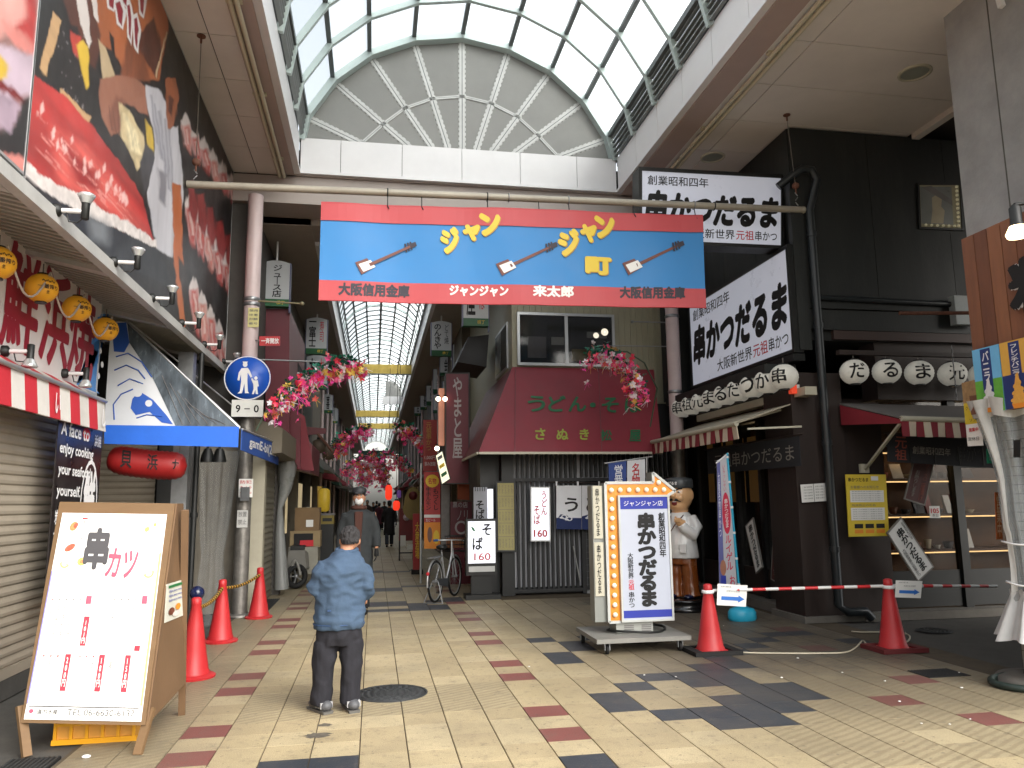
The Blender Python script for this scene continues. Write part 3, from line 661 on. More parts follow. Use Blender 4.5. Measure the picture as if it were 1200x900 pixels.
A(BRN, [(158, 45), (180, 20), (190, 60), (183, 92), (176, 80)], 3, .5, 5); A('#c8b090', [(194.5, 36), (196, 38), (183, 92), (181.5, 89)], .8, .1); A('#1a1b1b', [(196, 36), (262, 190), (278, 228), (245, 205), (205, 150), (186, 100)], 2.5, .4, 1.5)
A(TUNA, [(37, 86), (75, 112), (110, 150), (150, 205), (166, 232), (182, 285), (150, 266), (110, 245), (62, 222), (29, 196)], 1.2, .4, 2.2, (.7, 4), 1, 5)
A('#c8574f', [(60, 150), (100, 170), (140, 225), (170, 272), (130, 250), (70, 215)], 14, .4, 3, (.8, 6), 1, 6); A('#8f2425', [(70, 160), (110, 200), (120, 230), (90, 215)], 10, .2, 3)
for k in range(26): u = rn.random(); x, y = 40+u*112+rn.uniform(-4, 4), 100+u*118+rn.uniform(8, 40); q = rn.uniform(3, 7); A('#ddb2ad', [(x, y), (x+q*.5, y-q*.7), (x+q*.8, y+q*.9), (x+q*.1, y+q*1.6)], 2, .2, 8)
for k in range(40): u = rn.random(); x, y = 40+u*105, 112+u*112+rn.uniform(10, 60); q = rn.uniform(8, 22); A('#d58e86', [(x, y), (x+1, y), (x+q+1, y+q*.95+1.6), (x+q, y+q*.95+1.6)], 1.2, .2, 8)
A(RICE, [(29, 188), (60, 212), (110, 238), (150, 260), (182, 281), (184, 292), (150, 275), (105, 253), (60, 230), (28, 208)], 1, .3, 16, None, 1.6)
A('#25262a', [(29, 206), (60, 230), (105, 253), (150, 275), (184, 292), (206, 340), (120, 300), (40, 240)], 1.5, .4, 2); A('#6f7377', [(100, 250), (126, 262), (126, 286), (108, 280)], 12, .2)
A(SKIN, [(117, 92), (140, 87), (158, 92), (172, 102), (173, 136), (158, 128), (147, 120), (141, 126), (143, 152), (131, 160), (119, 138), (115, 112)], 2.2, .16, 3); A('#7a4c3c', [(136, 112), (146, 118), (142, 152), (132, 158), (126, 135)], 5, .2, 4)
for k in range(3): A('#6d4234', [(126+k*6, 122+k*3), (127+k*6, 122+k*3), (133+k*4, 154+k*2), (131+k*4, 154+k*2)], 1, .1)
A('#c2b088', [(140, 120), (150, 128), (168, 160), (173, 188), (160, 200), (142, 160)], 2, .4, 9); A('#dccfa8', [(145, 134), (158, 150), (166, 182), (152, 176)], 4, .5, 14); A(YEL, [(170, 140), (178, 150), (181, 190), (174, 180)], 2, .3, 8); A('#3a3a40', [(170, 168), (183, 182), (180, 207), (168, 224), (164, 190)], 2, .4, 6)
A(COATC, [(171, 100), (186, 104), (194, 122), (197, 152), (208, 148), (216, 225), (202, 302), (184, 292), (172, 225), (182, 186), (180, 150), (173, 130)], 1.8, .22, 2.5, (2.5, .6), 1, 7)
for k in range(5): A('#8c8c96', [(176+k*5, 112+k*9), (178+k*5, 112+k*9), (186+k*5, 170+k*18), (183+k*5, 168+k*18)], 2.5, .1)
A('#7d7c84', [(186, 198), (196, 204), (194, 242), (186, 232)], 4, .2); A('#9a5a3c', [(194, 92), (205, 90), (209, 116), (203, 150), (196, 152), (193, 120)], 2, .3, 5); A(BRN, [(197, 112), (204, 116), (201, 136), (197, 130)], 2, .3)
A('#b06035', [(203, 214), (212, 216), (214, 300), (220, 380), (212, 384), (203, 300)], 1.5, .2, 3); A('#2a2220', [(208, 300), (216, 312), (226, 382), (238, 412), (218, 392)], 2, .4)
for c0, px, py, nn, w, h in ((0, 212, 134, 6, 10, 50), (1, 216, 230, 6, 10, 64), (2, 222, 326, 6, 9, 72)):
    for k in range(nn):
        x = px+k*w*1.08; y = py+k*(14 if c0 == 0 else 17); hh = h*(1-k*.04)
        A('#d3c9c6', [(x, y+8), (x+w*.5, y-3), (x+w*1.05, y+9), (x+w*1.5, y+hh*.55), (x+w*1.2, y+hh*.9), (x+w*.5, y+hh*.7)], 2, .15, 6); A('#b84a45' if (k+c0) % 3 else '#c87a70', [(x+w*.2, y+14), (x+w*.95, y+13), (x+w*1.4, y+hh*.6), (x+w*1.15, y+hh*.96), (x+w*.7, y+hh*.82), (x+w*.3, y+hh*.45)], 4.5, .3, 8, (1, 4), 1, k+1); A('#dfc6c0', [(x+w*.55, y+18), (x+w*.75, y+18), (x+w*1.05, y+hh*.7), (x+w*.85, y+hh*.7)], 2.5, .2)
for k in range(5): A('#8a2a2a', [(220+k*11, 212+k*16), (227+k*11, 211+k*16), (232+k*11, 245+k*14), (228+k*11, 264+k*14), (221+k*11, 246+k*14)], 2.5, .3, 6)
A('#121212', [(222, 120), (230, 130), (231, 158), (224, 152)], 1.5, .2)
for (x, y, w, h) in ((124, -12, 12, 26), (133, 0, 14, 36), (147, 2, 9, 52), (161, -12, 10, 34), (155, 18, 9, 46), (140, -24, 12, 34)): A('#d8d8d8', [(x, y), (x+w*.6, y-4), (x+w+1, y+h*.35), (x+w*.75, y+h), (x+w*.2, y+h*.8)], .8, .03, 3, None, .6)
for (x, y, w, h) in ((126, -10, 8, 21), (135.5, 3, 9, 29), (149, 6, 5, 42), (163, -10, 6, 27), (157, 22, 5, 36), (142, -22, 8, 29)): A('#8c2433', [(x, y), (x+w*.6, y-2), (x+w, y+h*.35), (x+w*.75, y+h), (x+w*.3, y+h*.8)], .8, .05, 3, None, .6)
for f_ in ((100, 172), (214, 0)): pass
t = thing('photo_billboard', 'long photo billboard of tuna, a sushi chef and rows of sushi under the left ceiling', 'billboard', (XP, 9, 3.72)); f = part(t, 'board', b2.back(.05), pdark); part(t, 'frame', b2.frame(.02, .004, .054), alu); p2.build(f, 'print')
# canopy under the billboards
corr = mat('canopy_metal', '#98958c', rough=.6, var=.1, dirt=.35, dcol=(.15, .14, .12)); whitegrey = mat('greyed_white', '#a9a9a6', rough=.5, var=.08, dirt=.3)
t = thing('shop_canopy', 'long sloping corrugated metal canopy under the left photo billboard', 'canopy', (-2.6, 7, 3.7))
part(t, 'edge_trim', M().box(XP-.05, XP+.03, 1.4, 12.35, 3.62, 3.718), whitegrey)
part(t, 'deck', M().hexa([(XP-.05, 1.4, 3.70), (XP-.05, 12.3, 3.70), (-3.9, 12.3, 4.05), (-3.9, 1.4, 4.05), (XP-.05, 1.4, 3.715), (XP-.05, 12.3, 3.715), (-3.9, 12.3, 4.07), (-3.9, 1.4, 4.07)]), corr)
rb = M(); y = 1.5; k = 0
while y < 12.2:
    rb.bar((XP-.06, y, 3.685), (-3.05, y, 3.84), .05, .03); y += .11; k += 1
part(t, 'ribs', rb, corr, kind='stuff')
for y in (5.2, 7.1, 9.2, 11.4): part(t, 'cross_beam', M().bar((XP-.06, y, 3.655), (-3.1, y, 3.82), .14, .05), whitegrey)
# white signboard with red brush characters
sg = Panel((-3.0, 1.4, 4.0), (-3.0, 8.95, 4.0), (-3.0, 8.95, 2.82), (-3.0, 1.4, 2.82))
signwhite = mat('sign_white_vinyl', '#d2ccca', rough=.45, var=.06); darkred = mat('dark_red_brush', '#8e1f30', rough=.5, var=.08); seab = mat('sea_blue_print', '#3f7fc0', rough=.5, var=.2, scale=8)
def uvbox(P, f, x0, y0, x1, y1): a = f(P, x0, y0); b = f(P, x1, y1); return a[0], a[1], b[0], b[1]
for ch, x0, x1 in (('鮮', 2, 44), ('浜', 49, 82), ('焼', 84, 112)):
    u0 = uvx(sg, x0, 350)[0]; u1 = uvx(sg, x1, 380)[0]; sg.text(ch, u0, .14, u1, .93, darkred, bold=.035, lay=.004)
sg.text('海', uvx(sg, -70, 300)[0], .1, uvx(sg, -8, 300)[0], .93, darkred, bold=.03, lay=.004)
u0 = uvx(sg, 112, 400)[0]
sg.shape([(u0, .3), (u0+.045, .2), (.998, .25), (.998, .96), (u0+.03, .99), (u0-.06, .99), (u0+.02, .7)], seab, .002)
for k in range(5): sg.disc(u0+.02+.012*(k % 2), .35+k*.12, .006, .03, white, .0035)
t = thing('shop_signboard', 'white shop signboard with dark red brush characters above the striped awning', 'sign', (-3, 5, 2.9)); sg.finish(t, .06, signwhite, 'board', alu, .02, .006)
# yellow round lanterns
lan_y = mat('yellow_lantern_paper', '#c98e1c', rough=.5, var=.1, emit=.04)
def round_lantern(c, r, body, txt, label, group, tm, name='paper_lantern', face=(1, -1, 0), bold=.02, ring=True, sz=1.0, emit=None):
    t = thing(name, label, 'lantern', (c[0], c[1], c[2]-r*sz), group)
    prof = []; n = 22
    for i in range(n+1):
        a = math.pi*(.09+.82*i/n); prof.append((r*math.sin(a)*(1+.012*(-1)**i), -r*sz*math.cos(a)))
    part(t, 'paper_shade', M().lathe(prof, c, 24), body)
    for z, s in ((r*sz*.97, 1), (-r*sz*.97, -1)):
        part(t, 'rim', M().lathe([(r*.36, -r*.06), (r*.36, r*.06), (r*.2, r*.06)], (c[0], c[1], c[2]+z), 18), black)
    part(t, 'hook', M().tube([(c[0], c[1], c[2]+r*sz), (c[0], c[1], c[2]+r*sz+.09)], .006, 6), wire)
    if txt:
        f = V3(face).normalized(); U = V3((0, 0, 1)).cross(f).normalized(); b = M()
        lines = txt if isinstance(txt, list) else [(txt, -.52, -.54, .52, .54)]
        for s_, u0, v0, u1, v1 in lines:
            vs, fs = glyphs(s_, bold); pts = []
            for x, y, q in vs:
                uu = (u0+(u1-u0)*x)*r*1.0; vv = -(v0+(v1-v0)*y)*r
                d2 = 1-(uu/r)**2-(vv/(r*sz))**2; w = r*math.sqrt(max(.02, d2))*1.02+.004+q
                pts.append(V3(c)+U*uu+V3((0, 0, vv))+f*w)
            b.add(pts, fs, tm)
        part(t, 'lettering', b, tm)
    return t
LY = []
for n, (px, py) in enumerate([(-3, 308), (49, 338), (90, 362), (123.5, 386)]):
    c = PX(px, py, -2.78); LY.append(c)
    lab = ['yellow lantern cut off by the left edge, nearest of the row', 'second yellow lantern from the left edge, over the red brush sign', 'third yellow lantern from the left edge, over the red brush sign', 'farthest and smallest yellow lantern, beside the blue wave sheet'][n]
    round_lantern(tuple(c), .125, lan_y, [('一番搾り', -.62, -.12, .62, .2), ('〜〜〜', -.4, -.45, .4, -.25), ('生', -.1, .3, .1, .5)], lab, 'yellow round lanterns over the left shop', ink)
cb = M(); cable_w = mat('pale_cable', '#a89c90', rough=.6)
for a, b in zip(LY[:-1], LY[1:]):
    pts = [a.lerp(b, k/10)+V3((.06, 0, .14-.30*math.sin(math.pi*k/10))) for k in range(11)]; cb.tube(pts, .009, 6)
solo('lantern_cable', 'pale looping cable strung between the yellow lanterns', 'cable', cb, cable_w)
# spotlights
bulbglass = mat('reflector_glass', '#b9bcbc', rough=.15, metal=.5)
def spotlight(c, up, label, group, side=1):
    t = thing('wall_spotlight', label, 'spotlight', c, group); c = V3(c); s = 1 if up else -1; K_ = .62
    def sc_(b): b.v = [(c.x+(x-c.x)*K_, c.y+(y-c.y)*K_, c.z+(z-c.z)*K_) for x, y, z in b.v]; return b
    part(t, 'base', sc_(M().lathe([(.075, 0), (.075, .06), (.03, .09)], (c.x-.34, c.y, c.z), 14, axis='x')), black)
    part(t, 'arm', sc_(M().tube([c+V3((-.27, 0, 0)), c+V3((-.03, 0, 0))], .03, 8)), mat('arm_white', '#cfcfcf', rough=.4))
    part(t, 'socket', sc_(M().lathe([(.03, -.1*s), (.045, -.09*s), (.045, .08*s), (.05, .1*s)], c, 12)), black)
    part(t, 'reflector_bulb', sc_(M().lathe([(.05, .1*s), (.085, .17*s), (.1, .2*s), (.085, .215*s), (.03, .225*s), (.001, .225*s)], c, 18)), bulbglass)
    part(t, 'wire_loop', sc_(M().tube([c+V3((-.2, 0, -.02)), c+V3((-.17, .0, -.13)), c+V3((-.08, 0, -.14)), c+V3((-.02, 0, -.08))], .009, 5)), black)
for n, (px, py) in enumerate([(98, 248), (159, 308), (199.5, 350), (231, 379), (255, 404), (275.5, 424)]):
    c = PX(px+2, py, XP+.21)
    spotlight(c, True, ['nearest', 'second nearest', 'third nearest', 'fourth nearest', 'second farthest', 'farthest'][n]+' upright spotlight along the bottom edge of the photo billboard', 'spotlights under the photo billboard')
for n, (px, py) in enumerate([(36, 412), (101, 438)]):
    spotlight(PX(px, py, -2.79), False, ['left', 'right'][n]+' downward spotlight in front of the dark red brush characters', 'downward spotlights over the striped awning')
# striped awning
red_can = mat('red_canvas', '#b42430', rough=.7, var=.1, bump=.2, bscale=30); white_can = mat('white_canvas', '#c9c5bf', rough=.75, var=.08, bump=.2, bscale=30, dirt=.2)
aw = thing('striped_awning', 'red and white striped awning over the beige roller shutter', 'awning', (-2.8, 5, 2.4))
y = 1.2; k = 0
yend = PX(122, 480, -2.75).y
while y < yend:
    y2 = min(y+.235, yend); m = red_can if k % 2 else white_can
    part(aw, 'stripe', M().hexa([(-2.72, y, 2.36), (-2.72, y2, 2.36), (-2.75, y2, 2.36), (-2.75, y, 2.36), (-2.75, y, 2.66), (-2.75, y2, 2.66), (-2.78, y2, 2.66), (-2.78, y, 2.66)]).hexa([(-2.75, y, 2.66), (-2.75, y2, 2.66), (-3.02, y2, 2.83), (-3.02, y, 2.83), (-2.75, y, 2.67), (-2.75, y2, 2.67), (-3.02, y2, 2.84), (-3.02, y, 2.84)]), m)
    y = y2; k += 1
part(aw, 'front_rail', M().tube([(-2.74, 1.2, 2.675), (-2.74, yend, 2.675)], .022, 8), alu)
pn = Panel((-2.713, yend-1.9, 2.6), (-2.713, yend, 2.6), (-2.713, yend, 2.38), (-2.713, yend-1.9, 2.38))
pn.text('い', .3, .1, .36, .9, white, bold=.03); pn.text('し', .92, .1, .97, .9, white, bold=.03); part(aw, 'lettering', pn.p)
# roller shutter
shut = mat('beige_shutter', '#a09686', rough=.5, var=.08, metal=.15, dirt=.25)
def shutter(name, label, x, y0, y1, z0, z1, m, pitch=.075, sgn=1, axis='y', cat='shutter'):
    """slats joined pairwise; axis y: plane of constant x"""
    t = thing(name, label, cat, (x, (y0+y1)/2, z0) if axis == 'y' else ((y0+y1)/2, x, z0))
    z = z0+.09; me = None; n = 0
    while z < z1-.01:
        b = M(); prof = [(0, 0), (.012, .015), (.014, .04), (.004, .068), (0, pitch)]
        vs = []
        for d, h in prof:
            for yy in (y0, y1): vs.append((x+sgn*d, yy, z+h) if axis == 'y' else (yy, x+sgn*d, z+h))
        b.add(vs, [(2*i, 2*i+1, 2*i+3, 2*i+2) for i in range(len(prof)-1)], None)
        o = part(t, 'slat', b, m)
        if me is None: me = o.data
        else: o.data = me
        z += pitch; n += 1
    f = M().box(x-.02, x+.02, y0, y1, z0, z0+.09) if axis == 'y' else M().box(y0, y1, x-.02, x+.02, z0, z0+.09)
    part(t, 'bottom_bar', f, m)
    return t
shutter('roller_shutter', 'wide beige roller shutter behind the menu board, at the left edge', -3.06, 1.3, PX(66, 600, -3.06).y, .17, 2.75, shut, .085)
part(bl, 'plinth', M().box(-3.4, -3.04, 1.0, PX(66, 600, -3.06).y+.1, 0, .165), asphalt)
part(bl, 'door_jamb', M().box(-3.5, -3.03, PX(66, 600, -3.06).y+.01, PX(66, 600, -3.06).y+.1, .166, 2.8), darkwall)
part(bl, 'door_jamb', M().box(-4.0, -3.8, 9.41, 9.62, 0, 3), darkwall)
# black seafood banner
bn = Panel(PX(70, 482, -2.8), PX(121, 500, -2.8), PX(121, 500, -2.8)-V3((0, 0, 1.75)), PX(70, 482, -2.8)-V3((0, 0, 1.75)))
for s_, v, w in (('A face to', .04, .62), ('enjoy cooking', .15, .74), ('your seafood', .26, .7), ('yourself.', .37, .5), ('炭火焼き-浜焼', .50, .55), ('-海鮮酒場', .57, .42)):
    bn.text(s_, .05, v, .05+w, v+.075, white, bold=.03)
bn.disc(.6, .075, .09, .035, red_ink, .002); bn.text('浜焼', .8, .06, .96, .13, pcoat, bold=.02)
bn.ring(.76, .45, .2, .24, .9, white, .003); bn.text('鮮', .62, .27, .9, .62, white, bold=.05); bn.disc(.84, .56, .05, .05, red_ink, .0045)
bn.text('いただき', .55, .7, .92, .76, white, bold=.02)
bn.shape([(.05, .68), (.2, .62), (.34, .68), (.36, .78), (.1, .8)], rice, .002); bn.disc(.2, .72, .09, .05, white, .003); bn.shape([(.5, .8), (.7, .78), (.95, .85), (.9, .99), (.4, .99)], plilac, .003); bn.disc(.25, .9, .15, .06, porange, .004); bn.disc(.75, .9, .1, .05, white, .0045)
t = thing('vertical_banner', 'black vertical banner with white English words hanging beside the shutter', 'banner', (-2.8, 7.2, 0.5))
bn.finish(t, .012, pdark, 'cloth', None); part(t, 'top_rod', M().tube([bn.c[0]+V3((0, -.05, .02)), bn.c[1]+V3((0, .05, .02))], .012, 6), alu)
# second shop: blue awning with wave print
bluecan = mat('blue_canvas', '#1d5fc4', rough=.6, var=.08, bump=.15, bscale=20); wavew = mat('wave_white', '#cfd2d6', rough=.5, var=.05); waveb = mat('wave_blue', '#2b58b0', rough=.5, var=.08)
YA = 9.4
aw2 = thing('blue_awning', 'blue shop awning with a white and blue wave print on its sheet', 'awning', (-2.5, YA, 2.4))
cc = [PY(x, y, YA) for x, y in ((122, 498), (280, 500), (279, 524), (122, 520))]
part(aw2, 'front_valance', M().slab([cc[3], cc[2], cc[1], cc[0]], .012, None, (0, -1, 0)), bluecan)
xa = cc[1].x; za = cc[1].z; e0 = PX(284, 503, xa); e1 = PX(327, 520, xa); e2 = PX(327, 542, xa); e3 = PX(284, 525, xa)
sv = Panel(e0, e1, V3((xa, e1.y, e0.z-.25)), V3((xa, e0.y, e0.z-.25)))
sv.text('gamE-bi(2Eu-', .15, .22, .95, .8, white, bold=.03); part(aw2, 'side_valance', sv.back(.012), mat('navy_canvas', '#234a92', rough=.6, bump=.2)); part(aw2, 'lettering', sv.p)
wv = Panel(*[PY(x, y, YA+.25) for x, y in ((128, 376), (282, 376), (282, 499), (122, 498))])
def s3(m, lay, *pts): wv.shape([uvof(wv, PY(x, y, YA+.25)) for x, y in pts], m, lay)
vinyl = mat('dark_shiny_vinyl', '#5c666e', rough=.25, var=.7, scale=4, metal=.2, stretch=(2, 1, .6))
sheet = M().slab([PY(x, y, YA+.25) for x, y in ((122, 498), (282, 500), (149, 377), (130, 377))], .02, None, (0, -1, 0)); part(aw2, 'wave_sheet', sheet, wavew)
s3(waveb, .003, (131, 379), (148, 378), (152, 402), (146, 413), (134, 412)); s3(waveb, .003, (156, 467), (164, 458), (180, 468), (196, 486), (203, 496), (190, 494), (176, 482), (160, 486), (154, 478))
s3(vinyl, .004, (149, 377), (282, 500), (206, 498), (178, 440), (152, 402))
for pts in ([(136, 418), (150, 414), (166, 424), (178, 442)], [(134, 434), (148, 428), (162, 434), (170, 444)], [(134, 492), (133, 474), (142, 462), (156, 456)], [(160, 490), (172, 486), (190, 488)], [(138, 452), (152, 444), (168, 450)]):
    q = [PY(x, y, YA+.25)-V3((0, .004, 0)) for x, y in pts]; wv.p.tube(q, .008, 4, waveb)
for (x, y, rr) in ((162, 460, 5), (175, 472, 4), (169, 452, 6)):
    u, v = uvof(wv, PY(x, y, YA+.25)); wv.disc(u, v, rr/150, rr/125, wavew, .006)
for k in range(6):
    a = PY(190+k*9, 440+k*9, YA+.25); q = PY(214+k*10, 497, YA+.25); wv.p.tube([a-V3((0, .01, 0)), q-V3((0, .01, 0))], .004, 4, pgrey)
part(aw2, 'wave_picture', wv.p)
for a, b in (((148, 376), (281, 503)), ((152, 378), (327, 520))):
    q = PX(*b, xa); part(aw2, 'stay_rod', M().tube([PY(*a, YA+.15), q+V3((0, 0, .01))], .012, 6), alu)
part(aw2, 'frame_bar', M().tube([V3((xa, e0.y, e0.z)), V3((xa, e1.y, e1.z))], .014, 6), alu)
# long red lantern
redpaper = mat('red_lantern_paper', '#8e1a1a', rough=.5, var=.12)
a, b = PY(126, 536, YA+.35), PY(219, 546, YA+.35); ax = (b-a); n = 30; pts = []; rs = []
for k in range(n+1):
    s = k/n; pts.append(a+ax*s+V3((0, 0, -.03*math.sin(math.pi*s)))); rs.append(.165*(1-abs(2*s-1)**7)**.5*(1+.03*(-1)**k)+.004)
t = thing('long_red_lantern', 'long horizontal red paper lantern hanging under the blue awning', 'lantern', a.lerp(b, .5)-V3((0, 0, .17)))
part(t, 'paper_shade', M().tube(pts, rs, 16), redpaper)
lt = Panel(a+V3((0, -.17, .1)), b+V3((0, -.17, .1)), b+V3((0, -.17, -.1)), a+V3((0, -.17, -.1)))
lt.text('貝', .22, .0, .36, 1, ink, bold=.02); lt.text('浜', .55, .05, .68, .95, ink, bold=.02); lt.text('ナ', .86, .2, .94, .8, ink, bold=.02); part(t, 'lettering', lt.p)
for s in (.1, .9): part(t, 'hook', M().tube([a.lerp(b, s)+V3((0, 0, .15)), a.lerp(b, s)+V3((0, 0, .34))], .006, 5), wire)
# recess behind: shutter, pipes, hanging clear sheet
shutter('roller_shutter', 'narrow beige roller shutter in the dark recess under the red lantern', 11.3, -4.0, -2.95, .05, 2.6, shut, .085, -1, 'x')
part(bl, 'side_panel', M().box(-2.94, -2.5, 11.35, 11.5, 0, 3.6), mat('panel_grey', '#4e4e4e', rough=.6))
sp = thing('metal_post', 'square silver post between the dark recess and the round pole', 'post', (-2.45, 10.6, 0))
part(sp, 'shaft', M().box(-2.55, -2.36, 10.5, 10.68, 0, 3.6), steel); part(sp, 'base_plate', M().box(-2.62, -2.3, 10.42, 10.75, 0, .02), steel)
solo('drain_pipe', 'thin black pipe running down beside the silver square post', 'pipe', M().tube([(-2.28, 10.6, 0), (-2.28, 10.6, 3.6)], .035, 8).lathe([(.05, 0), (.05, .06)], (-2.28, 10.6, 1.45), 8), black)
for n, px in enumerate((243, 257)):
    c = PY(px, 537, 10.2); t = thing('floodlight', ['left', 'right'][n]+' of two small floodlights under the blue awning', 'spotlight', c)
    part(t, 'housing', M().lathe([(.04, .12), (.06, .08), (.085, -.02), (.085, -.05)], c, 14), black); part(t, 'lens', M().lathe([(.08, -.051), (.001, -.056)], c, 14), bulbglass); part(t, 'bracket', M().bar(c+V3((0, 0, .12)), c+V3((0, 0, .22)), .03, .03), black)
clear = glass_mat('clear_plastic', '#8a8f92', .22, .12)
sh = M(); vs = []; K = 16; R_ = 10
for j in range(R_+1):
    for k in range(K+1):
        z = 2.3*(1-j/R_); w = .62*(.35+.65*abs(j/R_-.62)**.7+.1); vs.append((-2.1-.25*0+(k/K-.5)*w, 11.0+.05*math.sin(k*2.1+j*.4)+.03*math.sin(k*5), z+.03))
sh.add(vs, [(j*(K+1)+k, j*(K+1)+k+1, (j+1)*(K+1)+k+1, (j+1)*(K+1)+k) for j in range(R_) for k in range(K)], None, True)
solo('plastic_sheet', 'gathered clear plastic sheet tied up in front of the round street pole', 'plastic sheet', sh, clear)
# round pole with signs
polem = mat('pinkish_pole_paint', '#c5b3b2', rough=.45, var=.06, dirt=.25, dcol=(.3, .25, .22)); polelow = mat('worn_pole_metal', '#77746f', rough=.45, metal=.5, var=.3, scale=9, bump=.4, bscale=30)
PXp, PYp = -1.90, 12.05
t = thing('street_pole', 'round pale pink pole at the street corner carrying a blue walking sign', 'pole', (PXp, PYp, 0))
part(t, 'upper_shaft', M().tube([(PXp, PYp, 3.2), (PXp, PYp, 6.42)], .115, 20), polem); part(t, 'lower_shaft', M().tube([(PXp, PYp, 0), (PXp, PYp, 3.2)], .11, 20), polelow)
for z in (3.62, 4.62, 4.7): part(t, 'clamp', M().lathe([(.12, 0), (.125, .01), (.125, .05), (.12, .06)], (PXp, PYp, z), 20), steel)
part(t, 'foot_flange', M().lathe([(.17, 0), (.17, .03), (.12, .05)], (PXp, PYp, 0), 20), polelow)
def pole_note(px, py, w, h, base, txt, tm, lab):
    c = PY(px, py, PYp-.125); P = Panel(c+V3((-w/2, 0, h/2)), c+V3((w/2, 0, h/2)), c+V3((w/2, 0, -h/2)), c+V3((-w/2, 0, -h/2)))
    for i, s_ in enumerate(txt): P.text(s_, .1, .08+i*.9/len(txt), .9, .02+(i+.8)*.9/len(txt), tm, bold=.01)
    t = thing('notice', lab, 'notice', c-V3((0, 0, h/2))); P.finish(t, .004, base, 'sheet')
pole_note(297, 372, .16, .3, mat('pale_yellow_paper', '#cfc98c', rough=.8), ['使用', '注意', 'お願', '番号'], grey_ink, 'pale yellow sticker high on the pink pole')
pole_note(288, 572, .2, .27, paper, ['防犯', 'カメラ', '作動中'], red_ink, 'red and white notice on the metal part of the street pole')
pole_note(284, 608, .15, .25, mat('grey_notice', '#b3b3b0', rough=.8), ['放置', '禁止'], grey_ink, 'plain pale notice low on the street pole')
solo('meter_box', 'small dark grey meter box strapped to the street pole', 'box', M().box(PXp-.02, PXp+.1, PYp-.2, PYp-.115, 1.66, 1.86).box(PXp+.0, PXp+.08, PYp-.21, PYp-.2, 1.7, 1.82), mat('meter_grey', '#56585a', rough=.4))
signblue = mat('traffic_blue', '#1c52b4', rough=.35, var=.03)
c = PY(290, 443, 11.78); R0 = .335; t = thing('walking_sign', 'round blue sign with white adult and child walking, on the pole', 'traffic sign', c-V3((0, 0, R0)))
part(t, 'disc', M().lathe([(.001, -.0), (R0, -.0), (R0, .012), (.001, .012)], (c.x, c.y, c.z), 40, axis='y'), signblue)
P = Panel(c+V3((-R0, -.001, R0)), c+V3((R0, -.001, R0)), c+V3((R0, -.001, -R0)), c+V3((-R0, -.001, -R0)))
P.ring(.5, .5, .495, .495, .955, white, .003, 40)
P.disc(.44, .2, .05, .055, white, n=14); P.shape([(.38, .13), (.5, .13), (.47, .17), (.4, .17)], white, .003)
P.shape([(.37, .28), (.5, .27), (.54, .33), (.6, .47), (.57, .49), (.5, .38), (.5, .55), (.52, .8), (.55, .84), (.46, .84), (.44, .62), (.4, .84), (.3, .85), (.35, .8), (.37, .58), (.36, .42), (.33, .56), (.29, .55), (.31, .38)], white, .002)
P.disc(.68, .5, .035, .04, white); P.shape([(.64, .55), (.72, .55), (.75, .68), (.72, .69), (.72, .75), (.74, .86), (.69, .86), (.68, .76), (.65, .86), (.61, .86), (.64, .74), (.63, .64), (.58, .52), (.6, .5)], white, .002)
part(t, 'pictogram', P.p); part(t, 'bracket', M().box(c.x-.12, c.x+.12, c.y+.013, PYp-.08, c.z-.02, c.z+.03), steel)
c = PY(290, 478.5, 11.78); t = thing('time_plate', 'white plate reading 9-0 below the round blue walking sign', 'traffic sign', c-V3((0, 0, .13)))
P = Panel(c+V3((-.225, 0, .125)), c+V3((.225, 0, .125)), c+V3((.225, 0, -.125)), c+V3((-.225, 0, -.125))); P.text('9', .13, .3, .28, .75, ink, bold=.03); P.text('-', .4, .5, .58, .56, ink, bold=.03); P.text('0', .7, .3, .86, .75, ink, bold=.03)
P.finish(t, .01, mat('plate_white', '#cfd0cb', rough=.4), 'plate'); part(t, 'bracket', M().box(c.x-.08, c.x+.08, c.y+.011, PYp-.08, c.z-.02, c.z+.03), steel)
c = PY(326, 399, 11.9); t = thing('small_red_sign', 'small red sign with white characters jutting from the pink pole', 'sign', c-V3((0, 0, .12)))
P = Panel(*[PY(x, y, 11.9) for x, y in ((304, 394), (328, 394), (328, 405), (304, 405))]); P.text('一斉開放', .08, .2, .95, .8, white, bold=.03); P.finish(t, .02, mat('sign_red', '#b3262c', rough=.4), 'board'); part(t, 'bracket', M().bar(PY(298, 399, 12), PY(305, 399, 11.93), .02, .02), steel)
# cross bars from pole
solo('stay_bar', 'thin steel bar with a ball end reaching out from the pink pole', 'bar', M().tube([PY(293, 352, 12), PY(354, 356, 12)], .014, 6).ball(tuple(PY(354, 356, 12)), .035, 8), mat('brass_grey', '#8c8468', metal=.5, rough=.4))
solo('stay_bar', 'thin steel bar crossing behind the blue sign towards the flowers', 'bar', M().tube([PY(296, 421, 12), PY(375, 424, 12.4)], .012, 6), steel)
